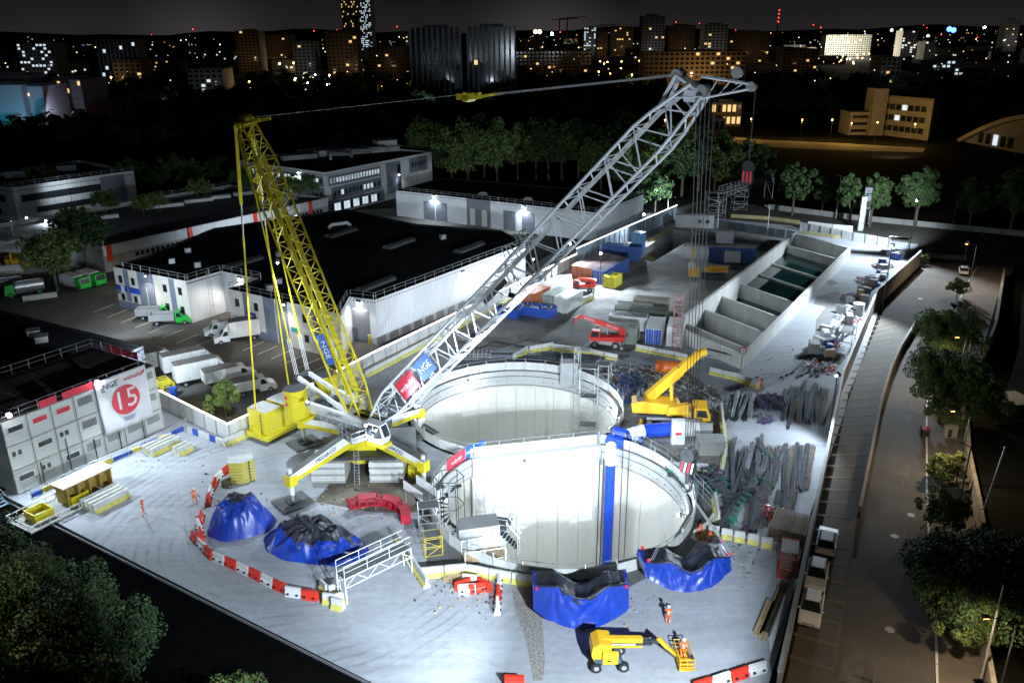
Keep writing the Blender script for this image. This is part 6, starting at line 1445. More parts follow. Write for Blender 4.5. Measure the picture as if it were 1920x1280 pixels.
def facade(b, i, off=0):
    b.box(i, .5, 3.6, b.fr(i)[3]-.05, 7.1, cream_p, 'render', .05, .06)
    b.box(i, .20, .65, b.fr(i)[3]*.40, 1.3, bluegrey, 'plinth', .09, .05)
    for u in (.385, .50): b.box(i, u, 3.55, b.fr(i)[3]*.10, 7.3, bluegrey, 'pier_panel', .12, .1)
    for u, w in ((.08, 1), (.17, 1), (.26, 1), (.70, 1), (.80, 1), (.90, 1)):
        mid = u in (.17, .80)
        if mid: b.box(i, u, 4.3, 1.3, 5.6, bluegrey, 'window_strip', .085, .05)
        b.win(i, u, 5.2, .95, 1.3); b.win(i, u, 2.0, .95, 1.2)
    for u in (.405, .475): b.win(i, u, 3.2, 1.0, 2.0); b.win(i, u, 1.1, 1.0, 1.7)
    for a in range(4):
        for c in range(3): b.win(i, .395+.03*a, 4.7+.62*c+(.3 if a in (1, 2) else 0), .5, .48)
facade(main, 0); facade(main, 4)
main.box(0, .085, 3.6, 2.9, 1.0, bluep, 'blue_sign', .16, .05); main.box(0, .27, 3.6, 2.9, 1.0, bluep, 'blue_sign', .16, .05)
c_ = main.box(0, .10, 3.6, .9, 1.0, whitepl, 'logo_disc', .2, .04)
main.box(4, .2, 3.7, 2.4, .9, mat('violet_sign', (.06, .03, .25), .5), 'violet_sign', .16, .05); main.box(4, .60, 3.0, 1.4, .6, mat('teal_logo', (.02, .3, .3), .5), 'teal_logo', .12, .03)
def wtxt(b, i, u, z, s_, body, m, out=.25):
    p, d, nn, L, an = b.fr(i); c = p+d*(L*u)+nn*out; x = d if b.sg > 0 else d; 
    x = d if d.cross(Vector((0, 0, 1))).dot(nn) > 0 else -d
    txt(body, b.t, (c.x, c.y, z), s_, x, (0, 0, 1), m)
wtxt(main, 4, .2, 3.7, .6, 'Loxam', whitepl)
main.box(7, .5, 3.5, 14, .1, steel, 'trim', .06, .04) if False else None
main.box(6, .40, 2.6, 3.0, 5.2, greyp, 'roller_door', .09, .06); main.box(6, .12, 1.2, 1.1, 2.2, greyp, 'side_door', .09, .06)
for k in range(14):
    main.box(7, .02+.07*k, .6, 2.0, 1.2, midgrey, 'plinth_panel', .07, .05)
for px, py, r_ in ((705, 530, .5), (748, 455, .5), (880, 462, .5), (640, 435, .5), (455, 490, .5)): main.skylight(px, py, 2.0, 8 if px < 900 else 4, R(-31), mat('dusty_skylight', (.05, .05, .048), .5))
for px, py in ((322, 490), (370, 497), (352, 470), (505, 540), (522, 528), (830, 445), (523, 477)): main.vent(px, py)
b = MB(); c0 = W(636, 424, h)-main.o; b.tube([(c0.x-2, c0.y-1, h-.2), (c0.x-1.5, c0.y-.5, h+.4), (c0.x+1.5, c0.y+1, h+.5), (c0.x+2, c0.y+1.6, h-.2)], .35, 8); b.obj('roof_duct', offwhite, main.t)
main.lamp(6, .38, 6.6, 1300, 'wall lamp over the grey roller door of the warehouse', col=(1, .95, .85)); main.lamp(7, .52, 6.4, 1500, 'wall lamp high on the long white side of the warehouse')
main.lamp(2, .5, 6.7, 1800, 'wall lamp in the recess between the two facades', col=(1, .93, .8)); main.lamp(12, .9, 6.6, 1800, 'lamp on the white return at the left roof corner', col=(1, .93, .8))
# low white return walls seen above the roof
lw = main.h
# cage ladder on the side wall between facades
p, d, nn, L, an = main.fr(1); b = MB(); c = p+d*(L*.55)+nn*.5
for k in range(16): b.cyl(c-d*.3+Vector((0, 0, .8+k*.45)), c+d*.3+Vector((0, 0, .8+k*.45)), .03, 4)
for s in (-.3, .3): b.cyl(c+d*s, c+d*s+Vector((0, 0, 8.2)), .035, 5)
for k in range(9):
    z = 2.2+k*.7; q = [c+d*(.42*math.cos(a))+nn*(.5*math.sin(a)+.1)+Vector((0, 0, z)) for a in (0, .8, 1.57, 2.3, 3.14)]; b.tube(q, .025, 4)
b.obj('cage_ladder', steel, main.t)
# second warehouse
h2 = 6.6
w2 = Bld('warehouse', 'smaller white-walled warehouse with dark roof and two bright wall lamps behind', [W(x, y, h2) for x, y in ((742, 357), (1119, 399), (1207, 364), (830, 333))], h2, MATS['ribbed_white_wall'], roofm, capm=roofm)
w2.rail([0, 1]); ribs(w2, 0, MATS['ribbed_white_wall'], .8); ribs(w2, 1, MATS['ribbed_white_wall'], .8)
for u in (.185, .25, .60, .69): w2.box(0, u, 2.4, 3.4, 4.6, greyp, 'roller_door', .1, .08)
for u in (.415, .475): w2.box(0, u, 3.3, 3.4, 6.6, greyp, 'pier', .1, .08); w2.box(0, u, 2.2, 1.5, 4.0, cream_p, 'pale_door', .16, .06)
w2.lamp(0, .215, 6.3, 4500, 'brightest lamp above the left roller doors of the rear warehouse'); w2.lamp(0, .67, 6.3, 4500, 'bright lamp above the right roller door of the rear warehouse')
for px, py in ((905, 362), (990, 372)): w2.skylight(px, py, 2.5, 1.5, 0, midgrey)
# office block
ho = 11.0
of = Bld('office_building', 'three-storey white and dark grey office block with plant on its roof', [W(x, y, ho) for x, y in ((446, 301), (609, 324), (809, 285), (640, 268))], ho, offwhite, roofm, par=.6)
for i, u0, u1, z, n in ((1, .03, .47, 8.6, 17), (1, .05, .47, 5.2, 13), (0, .12, .97, 8.6, 22), (0, .5, .97, 5.2, 10), (1, .78, .93, 8.4, 5)):
    L = of.fr(i)[3]
    of.box(i, (u0+u1)/2, z, (u1-u0)*L+.8, 2.6 if z > 6 else 3.3, bluegrey if False else greyp, 'dark_band', .06, .06)
    for k in range(n):
        lit = (i == 1 and z > 8 and u0 < .1) or (random.random() < .35)
        of.win(i, u0+(u1-u0)*(k+.5)/n, z, (u1-u0)*L/n*.62, 1.3, g_winw if lit else glass, greyp)
of.box(1, .25, 1.8, .5*of.fr(1)[3], 3.2, greyp, 'ground_floor_band', .06, .06)
for k in range(16): of.win(1, .04+.43*k/16, 1.6, 1.1, 2.0, g_winw if k % 3 else glass, greyp)
of.box(1, .60, 6.0, of.fr(1)[3]*.14, 8.6, greyp, 'grey_bay', .08, .08); of.box(1, .655, 5.6, 1.4, 7.6, glass, 'stair_window', .12, .06)
of.box(1, .855, 8.2, of.fr(1)[3]*.19, 4, greyp, 'grey_bay', .05, .05)
for px, py, sz in ((640, 288, (14, 3, 1.6)), (700, 284, (16, 2.4, 1.4)), (560, 296, (10, 3, 1.2)), (722, 279, (6, 5, 3.0)), (600, 283, (12, 1.4, 1.0))): of.vent(px, py, sz, offwhite)
b = MB()
for px, py in ((620, 300), (660, 292), (690, 288)): c = W(px, py, ho)-of.o; b.tube([(c.x, c.y, ho), (c.x, c.y, ho+1.4), (c.x+5, c.y+1, ho+1.4), (c.x+6, c.y+1.4, ho+.6)], .45, 8)
b.obj('roof_ducts', steel, of.t)
of.lamp(0, .72, 10.2, 2500, 'very bright lamp on the left face of the office block'); of.lamp(1, .645, 6.6, 900, 'lamp on the grey bay of the office block')
# parking deck
hp_ = 5.4
pk = Bld('parking_deck', 'long roof-top parking deck with planters and white bay lines', [W(x, y, hp_) for x, y in ((-30, 424), (190, 462), (613, 371), (432, 346))], hp_, conc_grey, mat('deck_asphalt', (.12, .12, .125), .85, var=.35, scale=.1), par=1.0)
L = pk.fr(1)[3]; pk.box(1, .5, hp_-1.0, L, 2.0, mat('deck_fascia', (.55, .56, .57), .8, var=.15, streak=True), 'fascia', .25, .2)
for k in range(44): pk.win(1, .12+.86*k/44, 2.4, L*.86/44*.72, 1.0, g_winw if k > 30 and k % 4 == 0 else glass, midgrey)
for u in (.02, .33, .62, .9): pk.box(1, u, hp_-1.6, 1.0, 3.4, redpl, 'red_pier', .5, .45)
pk.rail([3, 0], .5, 1.1, 3)
for k in range(22):
    a, b2 = W(330, 437, hp_-1), W(560, 388, hp_-1); q = a.lerp(b2, k/22)-pk.o; MB().box((q.x, q.y, hp_-.99), (.18, 5.0, .02), AX-R(62)).obj('bay_line', road_l, pk.t)
for k in range(9):
    a, b2 = W(60, 438, hp_-1), W(132, 424, hp_-1); q = a.lerp(b2, k/9)-pk.o; MB().box((q.x, q.y, hp_-.99), (1.2, .4, .02), AX-R(90)).obj('road_mark', road_l, pk.t)
for px, py, L_ in ((308, 388, 9), (372, 378, 7), (406, 372, 7), (187, 410, 8), (455, 365, 5)): q = W(px, py, hp_-1)-pk.o; MB().box((q.x, q.y, hp_-.6), (L_, 2.0, .8), AX-R(28)).obj('planter_kerb', offwhite, pk.t)
# left far block
hf = 8.5
lb_ = Bld('low_building', 'dark-roofed building with pale bands and ribbon windows at the far left', [W(x, y, hf) for x, y in ((-90, 339), (22, 352), (250, 320), (150, 300))], hf, offwhite, roofm, par=.9)
for i in (0, 1): 
    L = lb_.fr(i)[3]; lb_.box(i, .45, 5.4, L*.8, 1.8, glass, 'ribbon_window', .05, .06); lb_.box(i, .45, 2.0, L*.6, 1.6, glass, 'ribbon_window', .05, .06)
lb_.box(1, .8, 4, 7, 8, greyp, 'dark_bay', .1, .1); lb_.rail([0, 1], .5, 1.1, 3)
for px, py in ((28, 330), (60, 322), (125, 318)): lb_.vent(px, py, (5, 3, 1.6), greyp)
# dark building behind the cabins
hb_ = 7.0
db_ = Bld('dark_hall', 'big unlit hall with black roof behind the white cabins', [W(x, y, hb_) for x, y in ((-60, 566), (268, 648), (180, 690), (-220, 735))], hb_, greyp, roofm, capm=roofm)
for px, py in ((63, 625), (78, 636)): db_.vent(px, py, (1.5, 1.5, .8), midgrey)
# ---- site cabins -----------------------------------------------------------
c0, c1 = W(33, 928), W(309, 803); cd = (c1-c0); cl_ = cd.length; cd.normalize(); cn = Vector((cd.y, -cd.x, 0)); can = math.atan2(cd.y, cd.x)
if cn.y > 0: cn = -cn
NC, NR, CHh = 7, 3, 2.75; cw = cl_/NC; depth = 12.0
cab_t = T('cabin_block', 'three-storey stack of white site cabins with roof railing and big banner', 'site cabins', c0)
for r_ in range(NR):
    for k in range(NC):
        c = cd*(cw*(k+.5))-cn*(depth/2)+Vector((0, 0, CHh*(r_+.5)))
        o = MB().box(c, (cw-.10, depth, CHh-.10), can).obj('cabin', cabin_w, cab_t)
        e = MB(); f0 = cd*(cw*(k+.5))
        for z in (.12, CHh-.14): e.box(f0+cn*.02+Vector((0, 0, CHh*r_+z)), (cw-.14, .10, .14), can)
        for s in (-1, 1): e.box(f0+cd*s*(cw/2-.12)+cn*.021+Vector((0, 0, CHh*(r_+.5))), (.12, .10, CHh-.2), can)
        e.obj('cabin_frame', offwhite, o)
        if k >= 3:      # louvred units
            lv = MB()
            for q in range(12): lv.box(f0+cd*(-.8+q*.145)+cn*.05+Vector((0, 0, CHh*r_+1.8)), (.05, .05, .9), can)
            lv.obj('louvre', dsteel if r_ > 0 and k == 3 else midgrey, o)
        elif (k+r_) % 2 == 0 or r_ == 2:
            w = MB().box(f0+cn*.06+Vector((0, 0, CHh*r_+1.7)), (1.7, .08, .75), can).obj('window', whitepl, o); MB().box(f0+cn*.09+Vector((0, 0, CHh*r_+1.7)), (1.5, .06, .55), can).obj('pane', banner_r if r_ == 2 and k else glass, w) if False else MB().box(f0+cn*.09+Vector((0, 0, CHh*r_+1.7)), (1.5, .06, .55), can).obj('blind', banner_r if (r_ == 2 and k) else glass, o)
        else:
            for s in (-.3, .3): MB().box(f0+cd*(s-.4)+cn*.06+Vector((0, 0, CHh*r_+1.8)), (.34, .08, .5), can).obj('window', glass, o)
RH = NR*CHh
rr_ = MB()
for k in range(int(cl_/.28)): rr_.box(cd*(k+.5)*.28-cn*(depth/2)+Vector((0, 0, RH+.06)), (.12, depth-.3, .06), can)
o = rr_.obj('roof_ribs', mat('brown_grey_roof', (.14, .11, .11), .6, var=.3), cab_t); o['kind'] = 'stuff'
MB().box(cd*(cl_/2)-cn*(depth/2)+Vector((0, 0, RH)), (cl_-.1, depth-.1, .08), can).obj('roof_sheet', MATS['brown_grey_roof'], cab_t)
for k in range(1, 4):
    MB().box(cd*(cl_*k/4)-cn*(depth/2)+Vector((0, 0, RH+.1)), (.08, depth-.3, .06), can).obj('roof_seam', steel, cab_t)
def edge_rail(a, b, z, step=2.0):
    n = max(1, round((b-a).length/step)); mb = MB()
    for f in (.55, 1.1): mb.cyl(a+Vector((0, 0, z+f)), b+Vector((0, 0, z+f)), .035, 4)
    r_ = mb.obj('roof_rail', steel, cab_t)
    for k in range(n+1): q = a+(b-a)*(k/n); rod('post', r_, q+Vector((0, 0, z)), q+Vector((0, 0, z+1.15)), .035, steel)
edge_rail(Vector((0, 0, 0)), cd*cl_, RH); edge_rail(-cn*depth, cd*cl_-cn*depth, RH); edge_rail(cd*cl_, cd*cl_-cn*depth, RH)
def on_front(u, z, w, h, m, name, out=.14): return MB().box(cd*(cl_*u)+cn*out+Vector((0, 0, z)), (w, .04, h), can).obj(name, m, cab_t)
for u, w in ((.28, 1.9), (.47, 3.6), ): on_front(u, RH+.45, w, .8, banner_r, 'red_rail_banner', .06)
on_front(.80, RH+.5, .1, .1, banner_r, 'small_sign')
q0 = -cn*(depth*.15)+cd*(cl_+.06)
MB().box(cd*(cl_+.05)-cn*6+Vector((0, 0, RH+.5)), (.04, 6, .9), can).obj('red_rail_banner', banner_r, cab_t)
bn = T('number_banner', 'large white banner with the number 15 in a red disc hanging on the cabins', 'banner', c0+cd*(cl_*.745)+cn*.25+Vector((0, 0, 0)), can)
bw, bh_, zc = 6.4, 6.6, RH-2.6; b = MB(); nx, nz = 24, 14
vs = []
for j in range(nz+1):
    for i in range(nx+1):
        u, v = i/nx, j/nz; sag = .16*math.sin(v*7+u*3)*(1-v)+.08*math.sin(u*22+v*4)*(1-v)
        vs.append(((u-.5)*bw*(1-.04*(1-v)), -.05-abs(sag)*.7*(1 if (abs(u-.5) > .3 or v < .3) else .12), zc+(v-.5)*bh_))
b.v = vs; b.f = [(j*(nx+1)+i, j*(nx+1)+i+1, (j+1)*(nx+1)+i+1, (j+1)*(nx+1)+i) for j in range(nz) for i in range(nx)]; b.m = [0]*len(b.f)
o = b.obj('cloth', banner_w, bn, smooth=True); sm = o.modifiers.new('t', 'SOLIDIFY'); sm.thickness = .02; sm.offset = 1
yb = -.20
MB().cyl((.1, yb, zc+.1), (.1, yb-.01, zc+.1), 1.75, 40).obj('red_disc', mat('red_disc_print', (.60, .05, .07), .6, var=.25, scale=6), bn)
txt('15', bn, (.05, yb-.03, zc+.12), 3.2, (1, 0, 0), (0, 0, 1), whitepl, name='number'); txt('NGE', bn, (-1.5, yb, zc+2.4), .95, (1, 0, 0), (0, 0, 1), ink); txt('webuild', bn, (1.35, yb, zc+2.5), .72, (1, 0, 0), (0, 0, 1), banner_r)
mb = MB(); mb.box((-2.55, yb, zc+2.15), (.10, .02, .5)).box((-2.35, yb, zc+1.95), (.4, .02, .1)); mb.obj('logo_corner', ink, bn); MB().add([(-.62, yb, zc+2.85), (-.3, yb, zc+2.95), (-.3, yb, zc+2.6), (-.4, yb, zc+2.6), (-.42, yb, zc+2.8), (-.62, yb, zc+2.75)], [(0, 5, 4, 3, 2, 1)]).obj('logo_swoosh', yel_w, bn)
mb = MB()
for k in range(4): mb.beam((2.45+.14*k, yb, zc+2.3+.05*k), (2.75+.06*k, yb, zc+2.75+.05*k), .02, .06)
mb.obj('logo_stripes', banner_r, bn)
for k in range(3): MB().box((.15, yb, zc-2.0-.2*k), (1.6-.2*k, .02, .07)).obj('small_print', mat('grey_print', (.15, .2, .35), .6, var=0), bn)
for lb2, u, out in (('bright lamp on the cabin roof edge left of the banner', .58, .5), ('lamp at the left end of the cabin roof', .04, .5)):
    p = c0+cd*(cl_*u)+cn*out+Vector((0, 0, RH+.9)); flood(lb2, p, p+cn*16-Vector((0, 0, 9)), 7500, None, angle=160, r=.22, name='cabin_lamp', cat='lamp')
p = c0+cd*(cl_+.2)-cn*5+Vector((0, 0, RH+1.0)); flood('lamp on the cabin end rail above the white trucks', p, W(340, 590, 2), 15000, None, angle=110, r=.18, name='cabin_lamp', cat='lamp')
for k in range(5):   # drain pipes / door posts
    MB().cyl(cd*(cl_*(.16+.17*k))+cn*.2, cd*(cl_*(.16+.17*k))+cn*.2+Vector((0, 0, 2.6+(k % 2)*1.4)), .07, 6).obj('downpipe', dsteel, cab_t)
st = T('outside_stair', 'blue-grey steel stair at the left end of the cabins', 'stair', W(8, 935), can); b = MB()
for k in range(14): b.box((-1.2, -1.5+k*.32, .2+k*.24), (1.4, .3, .05))
for s in (-1.9, -.5): b.beam((s, -1.6, .1), (s, 3.0, 3.5), .06, .2); b.beam((s, -1.6, 1.1), (s, 3.0, 4.5), .05, .05)
b.obj('stair_flight', mat('blue_grey_steel', (.25, .35, .42), .5), st)
# ---- depot items left ---------------------------------------------------------
t = T('yellow_canopy', 'yellow steel loading frame with grey roof in the depot', 'canopy', W(40, 498), R(-20)); b = MB()
for x in (-3.5, 0, 3.5):
    for y in (-2, 2): b.beam((x, y, 0), (x, y, 3.4), .25, .25)
b.beam((-3.5, -2, 3.4), (3.5, -2, 3.4), .3, .3).beam((-3.5, 2, 3.4), (3.5, 2, 3.4), .3, .3); b.obj('frame', yel_w, t); MB().box((0, 0, 3.7), (9, 5.5, .2)).obj('roof', midgrey, t); MB().box((0, 0, 1.2), (5, 3, 2.0)).obj('hopper', yel_w, t)
t = T('depot_shed', 'low white shed behind the yellow canopy', 'shed', W(10, 478), R(-20)); MB().box((0, 0, 2), (10, 5, 4)).obj('wall', white_p, t); MB().box((0, 0, 4.05), (10.4, 5.4, .15)).obj('roof', midgrey, t)
t = T('depot_kerb', 'long white concrete block in front of the tanker trucks', 'barrier', W(76, 560), R(28)); MB().box((0, 0, .45), (5.5, .6, .9)).obj('block', offwhite, t)
for k, (x, y) in enumerate(((262, 575),)): pass
t = T('wall_return', 'yellow bollard beside the warehouse corner', 'bollard', W(425, 582)); MB().cyl((0, 0, 0), (0, 0, 1.8), .2, 10).obj('post', yellow, t)
for x, y, l in ((663, 636, 'left of the grey roller door'), (693, 645, 'right of the grey roller door')): t = T('bollard', 'tall yellow bollard '+l, 'bollard', W(x, y)); MB().cyl((0, 0, 0), (0, 0, 1.5), .18, 10).obj('post', yellow, t)
t = T('material_cage', 'small orange crate by the recess wall', 'crate', W(407, 585)); MB().box((0, 0, .6), (1.5, 1.2, 1.2)).obj('crate', wood, t)
for k in range(4): t = T('cage_trolley', 'low yellow metal trolley frames between the cabins and trucks', 'trolley', W(305+k*4, 722+k*3), .6, 'yellow trolleys'); b = MB(); [b.cyl((x, y, 0), (x, y, 1.1), .05, 5) for x in (-.7, .7) for y in (-.4, .4)]; b.cyl((-.7, -.4, 1.1), (.7, -.4, 1.1), .05, 5).cyl((-.7, .4, 1.1), (.7, .4, 1.1), .05, 5).cyl((-.7, 0, .5), (.7, 0, .5), .05, 5); b.obj('frame', yellow, t)
t = T('blue_bin', 'blue wheeled bin beside the trucks', 'bin', W(327, 742)); MB().box((0, 0, .6), (.7, .8, 1.1)).obj('tub', bluep, t); MB().box((0, 0, 1.2), (.8, .9, .08)).obj('lid', bluep, t)
# depot and yard asphalt
def patch2(name, pix, z, m): sheet(name, [xy(W(*q)) for q in pix], [], z, m)
patch2('depot_yard', [(-400, 520), (-200, 452), (190, 462), (230, 520), (700, 640), (745, 660), (690, 690), (432, 826), (306, 760), (-100, 640)], -.008, asphalt)
patch2('service_road', [(700, 650), (990, 500), (1090, 445), (1200, 400), (1262, 400), (1268, 408), (1080, 495), (860, 608), (700, 688), (560, 764), (432, 826), (690, 690)], -.004, asphalt)
patch2('rear_yard', [(560, 400), (640, 390), (780, 420), (960, 440), (1100, 430), (1119, 438), (745, 390)], -.004, conc_dark)
MATS['verge'] = mat('dry_verge', (.10, .085, .045), .95, var=.4, scale=1)
patch2('planted_verge', [(312, 752), (432, 820), (480, 792), (380, 740)], .004, MATS['verge'])
for k in range(8):
    a, b2 = W(175+k*26, 586+k*9.5), W(214+k*26, 570+k*9.5); S(MB().beam(a+Vector((0, 0, .006)), b2+Vector((0, 0, .006)), .16, .008).obj('bay_line', road_l))
for k in range(8):
    a, b2 = W(456+k*26, 657+k*8), W(495+k*26, 640+k*8); S(MB().beam(a+Vector((0, 0, .006)), b2+Vector((0, 0, .006)), .16, .008).obj('bay_line', road_l))

for x, y, hh, pw, l in ((58, 447, 6, 4000, 'small lamp on a pole at the depot edge by the canopy'), (94, 453, 6, 3500, 'small lamp by the deck wall above the depot tree'), (230, 560, 7, 0, '')):
    if pw: p = W(x, y); p.z = hh*.0+5; flood(l, p, p+Vector((3, -8, -5)), pw, None, angle=165, r=.18, name='depot_lamp', cat='lamp')
p = W(190, 560); p.z = 9; lamp('POINT', p+Vector((0, 0, 0)), 0, size=.3) if False else None
flood('assumed deck floodlight shining over the near bays of the parking deck', W(20, 412, 12), W(75, 432, 5.4), 3000, 5.4, angle=110, r=.15, name='deck_lamp', cat='lamp')  # assumed lamp that makes the bright patch on the deck
# ------------------------------------------------------------------ street on the right
def quadstrip(name, L_, R_, z, m): return sheet(name, [xy(W(*q)) for q in L_]+[xy(W(*q)) for q in R_[::-1]], [], z, m)
quadstrip('street', [(1738, 492), (1660, 575), (1590, 740), (1548, 960), (1490, 1200), (1440, 1420)], [(1905, 492), (1842, 560), (1790, 740), (1775, 960), (1810, 1200), (1830, 1420)], .0, road_m)
quadstrip('pavement', [(1832, 500), (1800, 560), (1737, 760), (1738, 960), (1755, 1200), (1760, 1420)], [(1905, 500), (1870, 560), (1812, 760), (1826, 960), (1850, 1200), (1870, 1420)], .10, mat('pavement', (.12, .105, .085), .85, var=.25, scale=.5))
patch2('cross_road', [(1250, 395), (1330, 372), (1500, 395), (1960, 455), (1960, 500), (1730, 486), (1600, 448), (1480, 428), (1330, 410)], -.006, road_m)
kb = T('street_kerb', 'pale kerb line along the far pavement of the street', 'kerb', W(1737, 760))
kp = [W(*q) for q in ((1832, 500), (1800, 560), (1737, 760), (1738, 960), (1755, 1200), (1760, 1420))]
for a, b in zip(kp, kp[1:]):
    n = max(1, round((b-a).length/3))
    for k in range(n): p, q = a.lerp(b, k/n)-kp[2], a.lerp(b, (k+.97)/n)-kp[2]; MB().beam(p+Vector((0, 0, .07)), q+Vector((0, 0, .07)), .18, .15).obj('kerbstone', offwhite, kb)
worn_line = mat('worn_yellow_line', (.11, .095, .06), .85, var=.4, scale=1.5)
# parking bay stripes
e0 = [(1652, 590), (1600, 690), (1565, 800), (1540, 930), (1500, 1120), (1478, 1250)]; e1 = [(1695, 575), (1668, 640), (1640, 760), (1620, 900), (1590, 1090), (1560, 1260)]
def poly_at(pl, u):
    P_ = [W(*q) for q in pl]; ls = [(b-a).length for a, b in zip(P_, P_[1:])]; s = u*sum(ls)
    for (a, b), l in zip(zip(P_, P_[1:]), ls):
        if s <= l: return a.lerp(b, s/l)
        s -= l
    return P_[-1]
for k in range(34):
    u = (k+.5)/34; a, b = poly_at(e0, u), poly_at(e1, min(1, u+.012)); S(MB().beam(a+Vector((0, 0, .008)), b+Vector((0, 0, .008)), .42, .008).obj('bay_stripe', worn_line))
for a, b in zip(e1[3:], e1[4:]): S(MB().beam(W(*a)+Vector((0, 0, .009)), W(*b)+Vector((0, 0, .009)), .14, .008).obj('edge_line', worn_line))
for k in range(16):
    y0 = 1280*0+560+k*48; x = 1745-(k*9) if k < 5 else 1690+(k-5)*1.5; 
    if y0 < 1290: a, b = W(x, y0), W(x-1, y0+16); S(MB().beam(a+Vector((0, 0, .008)), b+Vector((0, 0, .008)), .10, .008).obj('centre_dash', worn_line))
for k in range(8): a = W(1742+k*9.5, 478+k*.8); S(MB().box((a.x, a.y, .012), (.8, 4.0, .008), R(-30)).obj('crossing_bar', road_l))
lwl = T('low_wall', 'long low wall dividing the striped bays from the road, yellow-lit on its road side', 'wall', W(1610, 968))
lp = [W(*q) for q in ((1722, 602), (1686, 660), (1668, 700), (1650, 760), (1630, 860), (1608, 968))]
for a, b in zip(lp, lp[1:]):
    n = max(1, round((b-a).length/2.4))
    for k in range(n): p, q = a.lerp(b, k/n)-lp[-1], a.lerp(b, (k+.985)/n)-lp[-1]; MB().beam(p+Vector((0, 0, .6)), q+Vector((0, 0, .6)), .3, 1.2).obj('wall_block', MBW, lwl)
gw = T('garden_wall', 'pale crumbling wall behind the street trees', 'wall', W(1830, 860))
gp = [W(*q) for q in ((1880, 520), (1865, 620), (1808, 770), (1812, 870), (1830, 960), (1838, 1010))]; gp2 = [W(*q) for q in ((1835, 1200), (1852, 1300), (1870, 1420))]
for seq in (gp, gp2):
    for a, b in zip(seq, seq[1:]):
        n = max(1, round((b-a).length/3))
        for k in range(n): p, q = a.lerp(b, k/n)-W(1830, 860), a.lerp(b, (k+.99)/n)-W(1830, 860); MB().beam(p+Vector((0, 0, .9)), q+Vector((0, 0, .9)), .35, 1.8+random.uniform(-.08, .08)).obj('wall_bay', mat('crumbling_wall', (.32, .29, .22), .95, var=.35, scale=1.5, streak=True), gw)
# poles
def pole(label, p, h, r=.09, m=dsteel, arm=None, lean=(0, 0), name='pole', cat='pole'):
    t = T(name, label, cat, p); MB().cyl((0, 0, 0), (lean[0], lean[1], h), r, 8, r2=r*.6).obj('shaft', m, t)
    if arm: MB().cyl((lean[0], lean[1], h), (lean[0]+arm[0], lean[1]+arm[1], h+.3), r*.5, 6).obj('arm', m, t)
    return t
pole('thin dark street pole rising beside the crumbling wall', W(1792, 975), 8, .10, arm=(-1, .5))
pole('pale leaning pole behind the crumbling wall', W(1835, 985), 8, .12, steel, lean=(1.5, 1))
pole('thin pole rising from the garden at the lower right edge', W(1835, 1290), 9, .09, steel)
pole('pale pole on the pavement between the upper street trees', W(1792, 735), 7.5, .08)
pole('pale short post on the road at the bottom of the picture', W(1637, 1278), 1.6, .07, steel)
pole('pale post in the dark garden right of the trees', W(1822, 628), 3.8, .12, offwhite)
def street_lamp(label, p, h, d, power, col=(1, .55, .2), head=True, gm=None, angle=150, group=None):
    t = pole(label, p, h, .07, dsteel, arm=(d[0], d[1]), name='street_lamp', cat='street lamp'); 
    if group: t['group'] = group
    MB().box((d[0]*1.2, d[1]*1.2, h+.3), (.5, .3, .14)).obj('lamp_head', dsteel, t); MB().box((d[0]*1.2, d[1]*1.2, h+.21), (.4, .24, .04)).obj('lens', gm or g_warm, t)
    if power: q = Vector(p)+Vector((d[0]*1.2, d[1]*1.2, h+.12)); lamp('SPOT', q, power, col, q+Vector((0, 0, -5)), angle, .2)
    return t
SOD = (1, .76, .50)
street_lamp('dark street lamp arching over the street trees, farthest one', W(1816, 540), 8, (-1.4, .3), 3200, SOD)
street_lamp('street lamp hidden between the large street trees', W(1800, 745), 8, (-1.4, .3), 3200, SOD)
street_lamp('street lamp beside the yellow-lit shrub', W(1793, 905), 8, (-1.4, .3), 3200, SOD)
street_lamp('street lamp beyond the nearest big street tree', W(1862, 1345), 8, (-1.6, .3), 3600, SOD)
street_lamp('street lamp just below the frame on the pavement', W(1850, 1480), 8, (-1.6, .3), 1200, SOD)
for x, y, tp, l in ((1567, 410, 330, 'tall pale unlit lamp post before the plane trees'), (1438, 442, 388, 'white lamp post by the site hoarding'), (1345, 428, 378, 'white post beside the footbridge stair'), (1055, 340, 290, 'thin lamp post before the dark trees behind the rear warehouse'), (1252, 395, 348, 'lamp post near the far hoarding corner'), (1786, 425, 360, 'dark tall lamp post by the right plane tree'), (1903, 290, 250, 'small lamp post by the arched hall')):
    p = W(x, y); hh = WY(x, tp, p.y).z; pole(l, p, max(3, hh), .12, offwhite if 'dark' not in l else dsteel, arm=(-1.2, 0), name='lamp_post', cat='lamp post')
t = T('speed_sign', 'round lit speed sign at the street corner', 'sign', W(1810, 478)); MB().cyl((0, 0, 0), (0, 0, 2.4), .04, 6).obj('post', steel, t); MB().cyl((0, -.04, 2.7), (0, 0, 2.7), .42, 16).obj('ring', redpl, t); MB().cyl((0, -.06, 2.7), (0, -.041, 2.7), .32, 16).obj('face', whitepl, t); txt('15', t, (0, -.065, 2.7), .32, (1, 0, 0), (0, 0, 1), ink)
t = T('red_bin', 'small dark bin with a red top on the kerb', 'bin', W(1733, 818)); MB().box((0, 0, .5), (.8, .8, 1.0)).obj('tub', dsteel, t); MB().box((0, 0, 1.05), (.85, .85, .1)).obj('lid', crimson, t)
t = T('utility_box', 'pale utility cabinet on the pavement below the bushy tree', 'cabinet', W(1780, 820)); MB().box((0, 0, .8), (1.4, .6, 1.6)).obj('cabinet', MATS['crumbling_wall'], t); MB().box((-.2, -.31, .7), (.4, .03, 1.0)).obj('dark_door', dsteel, t)
